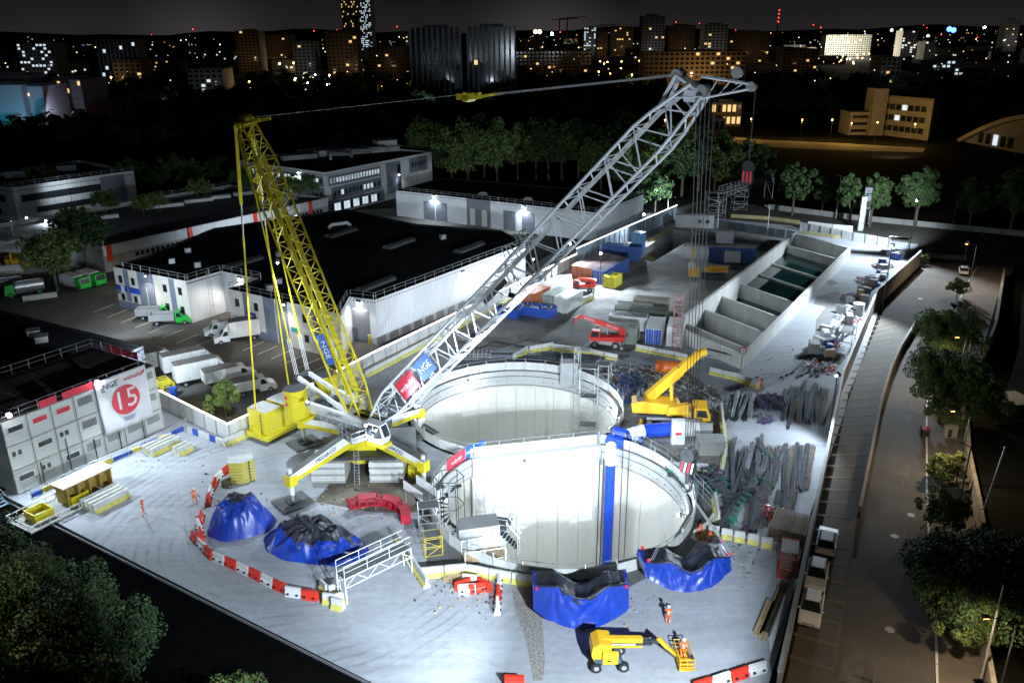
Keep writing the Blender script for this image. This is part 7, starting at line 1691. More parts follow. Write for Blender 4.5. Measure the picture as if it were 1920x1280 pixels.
t = T('garden_shed', 'grey corrugated shed roof in the dark garden', 'shed', W(1882, 782), R(10)); MB().box((0, 0, 1.2), (5, 3.5, 2.4)).obj('wall', conc_dark, t)
for k in range(10): MB().box((-2.4+k*.53, 0, 2.5), (.48, 3.8, .08)).obj('roof_sheet', mat('shed_sheet', (.22, .22, .20), .7), t)
# ------------------------------------------------------------------ vegetation
def crown_mesh(name, seed, R_, Hh, n, leaf, m, clumps=90, skew=1.0):
    rs = np.random.RandomState(seed); cl = []
    while len(cl) < clumps:
        p = rs.uniform(-1, 1, 3)
        if .25 < np.linalg.norm(p) < 1 and p[2] > -.75: cl.append(p)
    cl = np.array(cl)*np.array([R_, R_, Hh/2])*(.78+rs.uniform(-.2, .24, (clumps, 1))); rad = rs.uniform(.07, .25, clumps)*R_
    idx = rs.randint(0, clumps, n); d = rs.normal(size=(n, 3)); d /= np.linalg.norm(d, axis=1)[:, None]
    c = cl[idx]+d*(rad[idx]*rs.uniform(.45, 1.12, n)**.5)[:, None]; c[:, 2] += Hh/2
    nr = d*.8+rs.normal(size=(n, 3))*.6+np.array([0, 0, .4]); nr /= np.linalg.norm(nr, axis=1)[:, None]
    t1 = np.cross(nr, rs.normal(size=(n, 3))); t1 /= np.linalg.norm(t1, axis=1)[:, None]; t2 = np.cross(nr, t1); s = leaf*rs.uniform(.45, 1.6, n)[:, None]
    v = np.stack([c-t1*s*.5, c+t2*s*.32-t1*s*.05, c+t1*s*.5, c-t2*s*.32-t1*s*.05], 1).reshape(-1, 3)
    me = bpy.data.meshes.new(name); me.vertices.add(4*n); me.vertices.foreach_set('co', v.ravel()); me.loops.add(4*n); me.loops.foreach_set('vertex_index', np.arange(4*n)); me.polygons.add(n); me.polygons.foreach_set('loop_start', np.arange(n)*4); me.polygons.foreach_set('loop_total', np.full(n, 4))
    me.materials.append(m[0]); me.materials.append(m[1]); me.polygons.foreach_set('material_index', (rs.random(n) < .25).astype(np.int32)); me.update(); me.validate(); return me
def trunk_mesh(h, r, Rc, seed):
    rs = random.Random(seed); b = MB(); b.cyl((0, 0, -.2), (0, 0, h), r, 8, r2=r*.7)
    for k in range(7):
        a = k*.9+rs.random(); e = Vector((math.cos(a)*Rc*.6, math.sin(a)*Rc*.6, h+Rc*rs.uniform(.5, 1.3))); m_ = Vector((e.x*.35, e.y*.35, h+(e.z-h)*.45)); b.cyl((0, 0, h*.92), m_, r*.5, 6, r2=r*.32); b.cyl(m_, e, r*.32, 5, r2=r*.1)
    return b.mesh('trunk', bark)
CM_ = {'A': crown_mesh('crown', 1, 5, 8, 9000, .42, (leafA, leafC)), 'B': crown_mesh('crown', 2, 5, 8, 9000, .42, (leafB, leafA)), 'C': crown_mesh('crown', 3, 4, 7.5, 7000, .38, (leafA, leafB), 60),
       'N': crown_mesh('crown', 4, 6, 8, 42000, .22, (leafB, leafA), 130), 'M': crown_mesh('crown', 5, 5, 8, 34000, .22, (leafA, leafC), 110), 'S': crown_mesh('crown', 6, 2.4, 3.6, 9000, .17, (leafA, leafC), 60), 'G': crown_mesh('crown', 8, 2.6, 3.8, 14000, .15, (leafD, leafC), 40), 'Y': crown_mesh('crown', 7, 2.4, 3.6, 8000, .17, (leafC, leafA), 50)}
TM_ = {k: trunk_mesh(3.0, .28, 4, 3) for k in 'ABC'}; TM_['N'] = TM_['M'] = trunk_mesh(3.2, .3, 4.5, 5); TM_['S'] = TM_['Y'] = TM_['G'] = trunk_mesh(1.2, .1, 1.6, 7)
def tree(label, p, s=1.0, kind='A', rz=None, group=None, name='tree', tr=None, sz=None):
    t = T(name, label, 'tree', p, random.uniform(0, 6) if rz is None else rz, group); t.scale = (s, s, s if sz is None else sz); o = link('trunk', TM_[kind], t)
    base = {'A': 2.4, 'B': 2.4, 'C': 2.6, 'N': 1.6, 'M': 1.6, 'S': .7, 'Y': .7, 'G': .4}[kind] if tr is None else tr
    link('crown', CM_[kind], t, (0, 0, base)); return t
# foreground lower left
fg = [(-60, 1120, .9, 'N', 'dark tree crown at the left edge below the hoarding, highest of the group'), (60, 1200, .85, 'N', 'broad dark green tree below the lower left hoarding'), (150, 1290, .9, 'N', 'dark tree crown just right of the left-edge trees'), (20, 1400, 1.0, 'M', 'olive-green tree crown at the bottom left corner'), (140, 1440, 1.0, 'M', 'lighter olive tree with upright shoots at the bottom left'), (-80, 1290, .9, 'M', 'yellowish tree cut off by the left edge'), (205, 1190, .42, 'N', 'small dark crown nearest the hoarding')]
for x, y, s, k, l in fg: p = W(x, y-25); p.z = -4; tree(l, p, s*1.15, k)
p = W(452, 1345); p.z = -4; tree('spiky shrub tops rising at the bottom edge', p, .75, 'M')
tree('round green tree with lit leaf colour behind the hoarding corner by the trucks', W(424, 782), 1.05, 'G', sz=1.2)
tree('large leafy depot tree, front crown over the tanker trucks', W(108, 545), 1.15, 'A')
tree('large dark depot tree, rear crown by the deck fascia', W(165, 505), 1.2, 'B')
tree('light green small tree standing on the parking deck ramp', W(140, 455), .9, 'C')
# street trees
tree('small round tree lit yellow by the street lamp at the crossing', W(1793, 560), .95, 'Y')
tree('tree with yellow-lit top above the large green street trees', W(1768, 690), 1.0, 'M')
tree('large green street tree in the middle of the row', W(1764, 785), 1.05, 'M')
tree('loose light green shrub tree behind the pavement', W(1825, 800), .78, 'M')
tree('bushy olive shrub over the white parked car', W(1768, 806), 1.1, 'S')
tree('yellow-lit shrub between the low garden walls', W(1765, 912), 1.0, 'Y')
tree('sparse shrub above the dark parked car', W(1768, 1000), 1.1, 'S')
tree('biggest dark street tree at the lower right', W(1803, 1185), .95, 'N')
tree('yellow-green lower branch tree below the biggest street tree', W(1800, 1215), .75, 'M')
tree('small clipped shrub beside the crossing', W(1728, 498), .6, 'S')
for k, (x, y, s, kd) in enumerate(((1485, 405, 1.35, 'C'), (1540, 402, 1.0, 'C'), (1592, 422, 1.25, 'C'), (1630, 425, 1.3, 'C'), (1715, 425, 1.45, 'C'), (1815, 432, 1.25, 'C'), (1893, 438, 1.5, 'C'))):
    tree('pale green plane tree of the row beyond the cross road, '+('first', 'second', 'third', 'fourth', 'fifth', 'sixth', 'seventh')[k]+' from the left', W(x, y), s, kd)
for k in range(20):
    x = 812+k*31+rnd.uniform(-8, 8); tree('dark tree of the dim belt behind the rear warehouse, '+str(k), W(x, 338+rnd.uniform(-6, 22) if x < 1180 else 372+rnd.uniform(-20, 5)), rnd.uniform(1.5, 2.0), 'AB'[k % 2])
for k, (x, y) in enumerate(((1228, 398), (1165, 412), (1190, 405))): tree(('upright dark bush beside the rear warehouse corner', 'round dark bush in front of the rear warehouse', 'small dark bush between two larger ones')[k], W(x, y), (1.0, .75, .6)[k], 'B')
for k in range(13): x = 15+k*40; tree('dim bushy tree in the strip behind the parking deck, '+str(k), W(x, 392-k*3.5+rnd.uniform(-4, 4)), rnd.uniform(.75, 1.1), 'AC'[k % 2])
for k, (x, y) in enumerate(((270, 405), (300, 398), (388, 370), (200, 402), (450, 355), (470, 362), (560, 372), (585, 370), (540, 366), (372, 374))): p = W(x, y, 4.4); p.z = 4.6; tree('leafy planter shrub on the parking deck, '+str(k), p, rnd.uniform(1.0, 1.5), 'S')
tree('tree lit from below at the right end of the office block', W(785, 345), 1.1, 'A')
# far woods: one mass
rsw = np.random.RandomState(4); base = CM_['C']; 
def woods(name, label, n, area, smin, smax, m, zoff=-1):
    nv = 900; rs = rsw; vs = []; 
    P_ = np.empty((n*60, 4, 3)); k = 0
    for i in range(n):
        c = area(rs); s = rs.uniform(smin, smax); 
        d = rs.normal(size=(60, 3)); d /= np.linalg.norm(d, axis=1)[:, None]; d[:, 2] = abs(d[:, 2])*.9; q = np.array(c)+d*s*np.array([1, 1, 1.1])*rs.uniform(.6, 1.05, 60)[:, None]
        t1 = np.cross(d, rs.normal(size=(60, 3))); t1 /= np.linalg.norm(t1, axis=1)[:, None]; t2 = np.cross(d, t1); L = s*.22
        P_[k:k+60] = np.stack([q-t1*L, q+t2*L, q+t1*L, q-t2*L], 1); k += 60
    v = P_.reshape(-1, 3); n4 = len(v)//4; me = bpy.data.meshes.new(name); me.vertices.add(len(v)); me.vertices.foreach_set('co', v.ravel()); me.loops.add(len(v)); me.loops.foreach_set('vertex_index', np.arange(len(v))); me.polygons.add(n4); me.polygons.foreach_set('loop_start', np.arange(n4)*4); me.polygons.foreach_set('loop_total', np.full(n4, 4)); me.materials.append(m); me.update()
    o = link(name, me); tag(o, label, 'woods', kind='stuff'); return o
def area1(rs):
    y = rs.uniform(330, 800); x = rs.uniform(-.62, .62)*y*1.05; return (x, y, rs.uniform(1, 5))
def ok_area(rs):
    while True:
        c = area1(rs); px, py = PX((c[0], c[1], 0))
        if (1190 < px < 1960 and 222 < py < 305) or (1180 < px and 150 < py < 222 and rs.random() < .5): continue
        if py > 292 and 440 < px < 830: continue
        if py > 300 and px < 440 and py > 360: continue
        if py > 330: continue
        return c
woods('distant_woods', 'dark belt of trees filling the unlit land behind the office block', 900, ok_area, 4, 9, leafB)

for k, (x, y, w, l, m, z) in enumerate(((1700, 640, 1.2, 5, conc_dark, .004), (1690, 880, 1.6, 3, conc_dark, .004), (1640, 1060, 1.2, 4, asphalt, .004), (1720, 1130, 2.0, 6, asphalt, .004), (1740, 700, 1.0, 9, asphalt, .004), (1600, 1240, 1.5, 5, conc_dark, .004))):
    p = W(x, y); S(MB().box((p.x, p.y, z), (w, l, .004), SB+1.57).obj('asphalt_patch', m))
for x, y in ((1708, 965), (1678, 1005), (1725, 560), (1668, 1180)):
    p = W(x, y); t = T('manhole_cover', 'round pale manhole cover in the road', 'manhole cover', p); MB().cyl((0, 0, 0), (0, 0, .02), .38, 14).obj('lid', midgrey, t)
# ------------------------------------------------------------------ the city
def block(name, label, px0, px1, ptop, Y, depth, m, floors=None, cols=None, lit=.08, litm=None, base=None, roof=None, group=None, darkwin=glass, cat='building', win=True, vert=False, turn=0):
    a, b = WY(px0, ptop, Y), WY(px1, ptop, Y); h = a.z; w = abs(b.x-a.x); cx = (a.x+b.x)/2
    t = T(name, label, cat, (cx, Y+depth/2, 0), turn, group); MB().box((0, 0, h/2-1), (w, depth, h+2)).obj('wall', m, t); MB().box((0, 0, h+.5), (w*.5, depth*.5, max(1.0, h*.05))).obj('roof_plant', m, t)
    if not win: return t
    floors = floors or max(2, int(h/3.2)); cols = cols or max(3, int(w/4)); fh = h/floors; cw_ = w/cols; vs_ = .5 if vert else .28; dk, lt = MB(), MB(); rs = random.Random(int(px0*7+Y))
    for f in range(floors):
        for c in range(cols):
            x = -w/2+cw_*(c+.5); z = fh*(f+.5); on = rs.random() < lit; bb = lt if on else dk
            bb.add([(x-cw_*.32, -depth/2-.15, z-fh*vs_), (x+cw_*.32, -depth/2-.15, z-fh*vs_), (x+cw_*.32, -depth/2-.15, z+fh*vs_), (x-cw_*.32, -depth/2-.15, z+fh*vs_)], [(0, 1, 2, 3)])
    if dk.f: dk.obj('dark_windows', darkwin, t)['kind'] = 'stuff'
    if lt.f: lt.obj('lit_windows', litm or g_winy, t)['kind'] = 'stuff'
    if vert:
        for c in range(cols+1): MB().box((-w/2+cw_*c, -depth/2-.5, h/2), (1.2, .8, h)).obj('fin', m, t)
    return t
def dx(p, D): return p
# twin slab towers
for k, (x0, x1, l) in enumerate(((768, 862, 'left one of the twin dark ribbed tower blocks'), (876, 966, 'right one of the twin dark ribbed tower blocks'))):
    block('tower_block', l, x0, x1, 52 if k == 0 else 50, 620, 22, mat('twin_tower_grey', (.30, .32, .34), .85, var=.1, scale=.1), 15, 9, .006, g_winy, vert=True)
block('skyscraper', 'tall pale skyscraper with lit gold windows cut by the top edge', 636, 668, -35, 1900, 60, mat('pale_tower_lit', (.30, .28, .24), .8, emit=None), 30, 12, .10, g_winy)
block('skyscraper', 'tall skyscraper with rows of cool lit windows beside the pale one', 671, 692, -18, 1900, 60, mat('pale_tower2', (.4, .45, .42), .8), 32, 8, .45, g_winw)
# left group
block('silo_building', 'tall windowless block washed in turquoise light at the left edge', -40, 38, 160, 420, 24, mat('silo_white', (.42, .46, .55), .8, var=.1), win=False)
block('silo_building', 'pale tall block with a few warm windows beside the turquoise one', 38, 78, 162, 425, 24, mat('silo_grey', (.42, .42, .50), .8, var=.1), 8, 5, .12, g_winy, darkwin=MATS['silo_grey'])
block('upper_storey', 'pale upper storeys with warm windows behind the turquoise block', -30, 44, 142, 450, 20, mat('silo_pale', (.40, .40, .42), .8), 7, 8, .12, g_winy, darkwin=MATS['silo_grey'])
block('warehouse_block', 'grey block with a row of lit top windows at the left', 60, 150, 150, 455, 30, mat('mid_block', (.26, .27, .31), .85), 6, 12, .10, g_winy, darkwin=mat('mid_block2', (.2, .21, .25)))
# office band left horizon
spec = [(180, 252, 74, 900, city_b, .04, g_winw, 'striped office block with pale fins near the left horizon', True), (30, 100, 82, 950, city_b, .22, g_winw, 'dark office with cool lit windows at the left horizon', False),
(350, 416, 130, 640, city_c, .10, g_winw, 'pale L-shaped block lit warm on its right side', False), (210, 262, 112, 750, city_a, .02, g_winy, 'dark low block left of the lit pale block', False), (440, 484, 58, 1000, city_a, .02, g_winy, 'dark slab with flat roof at the skyline above the mast', False),
(548, 588, 78, 900, city_c, .03, g_winy, 'pale tall housing slab left of the skyscrapers', False), (610, 668, 60, 820, city_a, .04, g_winy, 'dim housing slab before the pale skyscraper', False), (485, 545, 66, 1200, city_a, .03, g_winy, 'long low brown block on the left skyline', False),
(690, 766, 88, 900, city_a, .03, g_winy, 'brown housing between the skyscrapers and the twin towers', False), (760, 800, 64, 1500, city_c, .06, g_winy, 'small cream block behind the twin towers', False),
(966, 1110, 96, 900, city_a, .02, g_winy, 'long brown housing terrace right of the twin towers', False), (1095, 1118, 52, 1600, city_c, .30, g_winw, 'small block with striped cool windows on the skyline', False), (1120, 1140, 58, 1500, city_a, .05, g_winy, 'brown tower beside the striped block', False), (1148, 1188, 52, 1500, city_a, .05, g_winy, 'broad brown tower on the skyline', False),
(1205, 1248, 30, 1100, mat('dim_brown_tower', (.15, .13, .11), .9), .05, g_winy, 'tallest brown tower above the boom tip', False), (1255, 1305, 48, 1150, city_a, .03, g_winy, 'brown slab right of the tallest brown tower', False), (1322, 1366, 46, 1050, city_c, .02, g_winy, 'cream slab tower behind the boom tip', False), (1370, 1445, 60, 1150, city_a, .03, g_winy, 'wide brown slab right of the cream tower', False),
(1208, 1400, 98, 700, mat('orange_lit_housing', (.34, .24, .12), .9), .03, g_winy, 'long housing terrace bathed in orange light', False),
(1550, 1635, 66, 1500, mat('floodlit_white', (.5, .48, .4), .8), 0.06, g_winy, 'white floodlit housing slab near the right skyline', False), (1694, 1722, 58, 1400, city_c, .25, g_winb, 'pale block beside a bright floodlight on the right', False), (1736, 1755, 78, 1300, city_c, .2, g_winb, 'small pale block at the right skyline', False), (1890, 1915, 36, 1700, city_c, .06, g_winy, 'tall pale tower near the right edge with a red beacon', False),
(1655, 1692, 108, 750, city_c, .03, g_winy, 'cream block among trees at the right', False), (1750, 1810, 114, 800, city_b, .35, g_winw, 'long low block with greenish lit windows at the right', False), (1470, 1535, 92, 950, city_a, .04, g_winy, 'brown roofs left of the floodlit slab', False)]
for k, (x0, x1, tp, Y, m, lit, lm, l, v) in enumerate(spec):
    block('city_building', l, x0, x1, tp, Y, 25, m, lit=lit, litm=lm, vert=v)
    hh = WY(x0, tp, Y).z; w = (x1-x0)/FPX*Y
    for q in range(max(1, int(w/70))): X = WY(x0, tp, Y).x+w*(q+.5)/max(1, int(w/70)); lamp('POINT', (X, Y-22, max(9, hh*.35)), (1300+hh*hh*3.5)*(2.6 if 'orange' in l else .3), (1, .62, .28) if m in (city_a, MATS.get('orange_lit_housing')) else (.85, .9, 1), size=1)  # added point lamps before each block brighten its facade, no fixture
rc = random.Random(8)
for k in range(120):
    x = rc.uniform(-120, 2030); Y = rc.uniform(1000, 3200); hh = rc.uniform(6, 20)*(1+(Y > 2000)*.4); w = rc.uniform(18, 60); X = (x-960)/FPX*(.937*Y+.35*45)
    t = T('distant_building', 'small dim building in the far city', 'building', (X, Y, 0), rc.uniform(-.4, .4), 'small dim buildings of the far city'); MB().box((0, 0, hh/2), (w, 16, hh)).obj('wall', rc.choice((city_a, city_b, city_c)), t)
    lt = MB()
    for q in range(rc.randint(1, 5)): x_, z_ = rc.uniform(-w/2+1, w/2-1), rc.uniform(2, hh-1); lt.box((x_, -8.2, z_), (1.8, .3, 1.4))
    lt.obj('lit_window', rc.choice((g_winy, g_winb, g_winw)), t)
# school-like building on the right
Y = 300; sc_ = Bld('college_building', 'pale concrete college building with tall stair block, lit yellow from the road', [W(x, y, 17) for x, y in ((1650, 178), (1752, 186), (1768, 176), (1672, 166))], 17, mat('college_concrete', (.36, .33, .26), .9, var=.15, scale=.3), roofm)
for z in (3.5, 8.0, 12.5):
    for k in range(7): sc_.win(0, .16+.8*k/7, z, 2.6, 2.2, g_winw if (k*7+int(z)) % 11 == 0 else glass, conc_dark)
a = W(1652, 268); b_ = MB().box((0, 0, 10), (6, 9, 20)); t = T('stair_block', 'tall plain stair tower at the left of the college building', 'building', (sc_.o.x-1.8, sc_.o.y-1.5, 0), 0); b_.obj('wall', MATS['college_concrete'], t)
t = T('side_wing', 'low sloping wing left of the college stair tower', 'building', (sc_.o.x-9, sc_.o.y+2, 0), 0); MB().box((0, 0, 5), (9, 12, 10)).obj('wall', MATS['college_concrete'], t)
for k in range(3): MB().box((0, -6.1, 2+3*k), (7, .2, 1.2)).obj('window_band', glass, t)
# arch roofed hall at the right edge
p0, p1 = W(1800, 265), W(2120, 330); hl = T('arched_hall', 'hall under a sweeping pale concrete arch at the right edge', 'hall', p0, math.atan2((p1-p0).y, (p1-p0).x)); LL = (p1-p0).length
b = MB(); N = 20
for k in range(N):
    u0, u1 = k/N, (k+1)/N; z0, z1 = 14*math.sin(math.pi*u0*.98+.02), 14*math.sin(math.pi*u1*.98+.02); b.beam((LL*u0, 0, z0), (LL*u1, 0, z1), 2.4, 1.6)
b.obj('arch_rib', mat('arch_concrete', (.42, .38, .30), .9), hl)
b = MB()
for k in range(N):
    u0, u1 = k/N, (k+1)/N; z0, z1 = 14*math.sin(math.pi*u0*.98+.02)-1, 14*math.sin(math.pi*u1*.98+.02)-1; b.quad([(LL*u0, .5, 0), (LL*u1, .5, 0), (LL*u1, .5, z1), (LL*u0, .5, z0)]); 
    b.quad([(LL*u0, .5, z0), (LL*u1, .5, z1), (LL*u1, 40, z1*.6), (LL*u0, 40, z0*.6)])
b.obj('glass_front', mat('hall_wall', (.25, .25, .24), .7), hl)
for k in range(5): MB().box((LL*(.14+.05*k), .3, 3), (2.6, .2, 4)).obj('window', g_winw if k == 2 else glass, hl)
# yellow-lit pavilion and orange road
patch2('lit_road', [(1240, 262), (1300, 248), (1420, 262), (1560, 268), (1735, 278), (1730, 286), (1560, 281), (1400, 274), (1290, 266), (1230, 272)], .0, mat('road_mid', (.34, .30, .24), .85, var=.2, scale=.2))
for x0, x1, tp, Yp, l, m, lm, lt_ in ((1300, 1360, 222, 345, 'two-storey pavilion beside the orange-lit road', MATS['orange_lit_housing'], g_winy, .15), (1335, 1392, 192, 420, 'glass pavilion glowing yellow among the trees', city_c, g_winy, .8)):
    block('pavilion', l, x0, x1, tp, Yp, 12, m, 2 if Yp < 400 else 2, 6, lt_, lm)
def citylamp(label, px, py, h, power, col=(1, .5, .15), gm=None, sz=1.0, group=None):
    p = W(px, py); zz = p.y*.00075*sz; t = T('street_lamp', label, 'street lamp', p, 0, group); MB().cyl((0, 0, 0), (0, 0, h), max(.08, zz*.15), 5).obj('pole', dsteel, t); MB().lathe([(.01, -zz), (zz*.8, -zz*.6), (zz, 0), (zz*.7, zz*.7), (.01, zz)], 8, c=(0, 0, h+zz)).obj('lamp_glow', gm or g_warm, t)
    if power: lamp('POINT', p+Vector((0, 0, h-.6)), power, col, size=.3)
    return t
SO = (1, .55, .10)
road_l_ = [(1245, 262), (1318, 258), (1405, 260), (1500, 262), (1556, 262), (1592, 270), (1640, 268), (1710, 272)]
for k, (x, y) in enumerate(road_l_): citylamp('orange sodium lamp along the glowing road, number %s from the left' % ('one', 'two', 'three', 'four', 'five', 'six', 'seven', 'eight')[k], x, y, 8, 2600, SO)
citylamp('orange lamp in front of the twin towers among trees', 746, 172, 8, 5000, SO); citylamp('orange lamp beside the pale lit gable', 716, 182, 7, 2600, SO)
for k, (x, y) in enumerate(((526, 128), (552, 127), (580, 126), (555, 166), (470, 170), (410, 172), (212, 160), (300, 84))): citylamp('warm street lamp in the left middle distance, '+str(k), x, y+8, 9, 9000 if k < 3 else 2500, (1, .75, .45), sz=1.3)
for k in range(26): x = 1118+rc.uniform(0, 165); y = 128+rc.uniform(0, 34); citylamp('orange lamp among the trees below the long terrace', x, y, 8, 3500 if k % 4 == 0 else 0, SO, sz=1.0, group='orange lamps below the terrace')
for k in range(12): citylamp('orange lamp in the cluster left of the college', 1575+rc.uniform(0, 60), 112+rc.uniform(0, 25), 8, 2500 if k % 4 == 0 else 0, SO, group='orange lamps left of the college')
for k in range(16): citylamp('white light in the glittering patch behind the mast top', 552+rc.uniform(0, 75), 160+rc.uniform(0, 32), rc.uniform(4, 12), 0, gm=g_winb if k % 3 else g_white, sz=1.0, group='white lights behind the mast top')
for k in range(9): citylamp('white lamp on the lit shed row at the left', 262+k*9.5, 214-k*1.6, 5, 500 if k % 2 else 0, (.9, 1, .8), gm=g_winb, sz=1.2, group='lamps on the lit shed row')
b0, b1 = W(262, 232), W(340, 222); t = T('lit_shed', 'long shed with a pale lit front in the left middle distance', 'shed', b0); MB().beam(Vector((0, 0, 1.8)), b1-b0+Vector((0, 0, 1.8)), 8, 3.6).obj('wall', white_p, t)
for k in range(7): citylamp('small red light among the dark trees on the left', 200+rc.uniform(0, 60), 236+rc.uniform(-6, 12), 4, 0, gm=g_red, sz=1.3, group='red lights on the left')
# turquoise wash on the left block
p = WY(14, 250, 395); p.z = 1; lamp('SPOT', p, 22000, (.05, .75, 1), WY(20, 180, 420), 60, .4); t = T('uplighter', 'turquoise uplighter at the foot of the left block', 'lamp', p); MB().box((0, 0, .2), (.6, .6, .4)).obj('housing', dsteel, t)
p = WY(70, 262, 395); p.z = 1; lamp('SPOT', p, 9000, (.75, .75, 1), WY(60, 190, 425), 90, .4)
p2 = W(110, 245); lamp('SPOT', p2+Vector((0, 0, 6)), 5000, (.8, .85, 1), WY(110, 180, 455), 90, .4)
p = W(800, 205); lamp('SPOT', p+Vector((0, 0, 6)), 10000, (.7, .85, 1), WY(810, 90, 620), 80, .5); p = W(910, 205); lamp('SPOT', p+Vector((0, 0, 6)), 6500, (.7, .85, 1), WY(915, 90, 620), 80, .5)
p = W(1692, 300); lamp('SPOT', p+Vector((0, 0, 5)), 9000, (1, .8, .5), p+Vector((0, 30, 4)), 120, .4)
p = W(1590, 72); lamp('POINT', WY(1592, 88, 1440), 500000, (1, .95, .8), size=2)
# far carpet of city lights: the largest as lamps, the rest in two groups
def carpet(label, n, ymin, ymax, ms, grp, smin, smax, zmax=25):
    mss = []
    for m in ms: b = MB(); b.lathe([(.01, -1), (.8, -.6), (1, 0), (.7, .7), (.01, 1)], 6); mss.append(b.mesh('lamp_glow', m))
    for k in range(n):
        Y = ymin*(ymax/ymin)**(rc.random()**1.4); x = rc.uniform(-60, 1980)
        if rc.random() < .35: x = rc.uniform(1100, 1920)
        X = (x-960)/FPX*(.937*Y+.35*45); s = Y*rc.uniform(smin, smax); i = rc.randrange(len(ms)); o = link('distant_lamp', mss[i], None, (X, Y, rc.uniform(5, zmax))); o.scale = (s,)*3; tag(o, label[i], 'lamp', grp)
carpet(['tiny warm lamp in the distant city', 'tiny pale yellow lamp in the distant city', 'tiny white lamp in the distant city'], 250, 620, 6500, [g_winy, glow('dim_warm', (1, .6, .3), 5), glow('dim_white', (.9, .95, 1), 3)], 'distant city lamps', .00018, .0006)
carpet(['tiny red beacon on the skyline'], 26, 2500, 6500, [g_red], 'red beacons on the skyline', .0003, .0006, 70)
for k, (x, y, m, s) in enumerate(((1004, 60, glow('gold', (1, .75, .35), 6), 7), (1012, 60, MATS['gold'], 7), (1035, 64, g_white, 5), (1780, 55, g_blue, 9), (1788, 57, g_blue, 9), (1846, 52, g_white, 4), (1672, 57, g_winb, 6), (1690, 57, g_winb, 6), (1300, 84, g_winy, 4), (1740, 68, g_winb, 6))):
    p = WY(x, y, 3000); o = MB().lathe([(.01, -1), (.8, -.6), (1, 0), (.7, .7), (.01, 1)], 8).obj('distant_floodlight', m, None, p); o.scale = (s,)*3; tag(o, ('golden domed light on the skyline, left of a pair', 'golden domed light on the skyline, right of a pair', 'bright white floodlight on the skyline right of the golden pair', 'blue light cluster on the right skyline, left half', 'blue light cluster on the right skyline, right half', 'white point light at the right skyline', 'greenish stadium light left of a pair', 'greenish stadium light right of a pair', 'pale light above the long orange terrace', 'yellow light between the right blocks')[k], 'lamp')
# far tower cranes and horizon ridge
for x, y, l in ((1049, 35, 'thin red lattice tower crane on the skyline'), (1064, 32, 'second thin tower crane on the skyline'), (1130, 46, 'low tower crane right of the others')):
    p = WY(x, y, 2200); t = T('tower_crane', l, 'crane', (p.x, p.y, 0)); MB().beam((0, 0, 0), (0, 0, p.z), 3, 3).obj('mast', crimson, t); MB().beam((-20, 0, p.z-4), (45, 0, p.z), 2.2, 2.2).obj('jib', crimson, t)
t = T('radio_mast', 'thin radio mast with red lamps on the right skyline', 'mast', (0, 0, 0)); p = WY(1461, 18, 5200); t.location = (p.x, p.y, 0); MB().cyl((0, 0, 0), (0, 0, p.z), 5, 5, r2=1).obj('mast', dsteel, t)
for k in range(4): MB().lathe([(.01, -4), (4, 0), (.01, 4)], 6, c=(0, -6, p.z*(.55+.14*k))).obj('beacon', g_red, t)
b = MB(); N = 60; ys = 9000
for k in range(N):
    x0, x1 = -6500+13000*k/N, -6500+13000*(k+1)/N; z0, z1 = 40+22*math.sin(k*.4)+14*math.sin(k*1.3), 40+22*math.sin((k+1)*.4)+14*math.sin((k+1)*1.3); b.quad([(x0, ys, -5), (x1, ys, -5), (x1, ys, z1), (x0, ys, z0)]); b.quad([(x0, ys, z0), (x1, ys, z1), (x1, ys+2500, -5), (x0, ys+2500, -5)])
S(b.obj('far_hills', earth))
# footbridge over the cross road and totem signs
gantry('steel footbridge with stairs spanning the cross road beyond the site', W(1352, 402), W(1440, 372), 6, 2.4, mat('dim_truss', (.6, .62, .64), .5, .3), True, 5.0)
t = T('stair_tower', 'lattice stair tower at the left end of the footbridge', 'tower', W(1340, 408)); p_ = t.location.copy(); bpy.data.objects.remove(t); scaffold('lattice stair tower at the left end of the footbridge', p_, 4.5, 3, 0, 6.5, 1.6, steel); scaffold('lattice pier under the middle of the footbridge', W(1385, 392), 3.5, 3, 0, 5.2, 1.7, steel)
for x, l in ((1612, 'left one of the two white totem pylons'), (1626, 'right one of the two white totem pylons')): p = W(x, 432 if x < 1620 else 420); t = T('totem_pylon', l, 'pylon', p); MB().box((0, 0, 4), (1.2, .6, 8)).obj('pylon', offwhite, t)
p = W(1612, 432); t = T('dark_panel_sign', 'dark slanted panel between the totem pylons', 'sign', p+Vector((1.2, 1, 0))); MB().box((0, 0, 7.5), (1.6, .3, 5)).obj('panel', greyp, t); MB().cyl((0, 0, 0), (0, 0, 5), .12, 6).obj('post', steel, t)
def lowwall(label, pix, hgt, m, name='road_wall'):
    P_ = [W(*q) for q in pix]; t = T(name, label, 'wall', P_[0])
    for a, b in zip(P_, P_[1:]):
        n = max(1, round((b-a).length/4))
        for k in range(n): MB().beam(a.lerp(b, k/n)-P_[0]+Vector((0, 0, hgt/2)), a.lerp(b, (k+.985)/n)-P_[0]+Vector((0, 0, hgt/2)), .4, hgt).obj('wall_block', m, t)
lowwall('long low concrete wall below the row of plane trees', [(1440, 392), (1600, 412), (1760, 428), (1925, 444)], 1.3, conc_grey)
lowwall('yellowish median barrier nearer the site on the cross road', [(1370, 408), (1440, 412), (1500, 420)], .9, mat('ochre_barrier', (.35, .30, .15), .9))
lowwall('yellow low barrier line in front of the far site hoarding', [(1505, 438), (1560, 446), (1640, 452)], .7, MATS['ochre_barrier'])
lowwall('white wall panels beyond the bright ramp', [(1514, 432), (1560, 438), (1598, 441)], 2.2, offwhite)
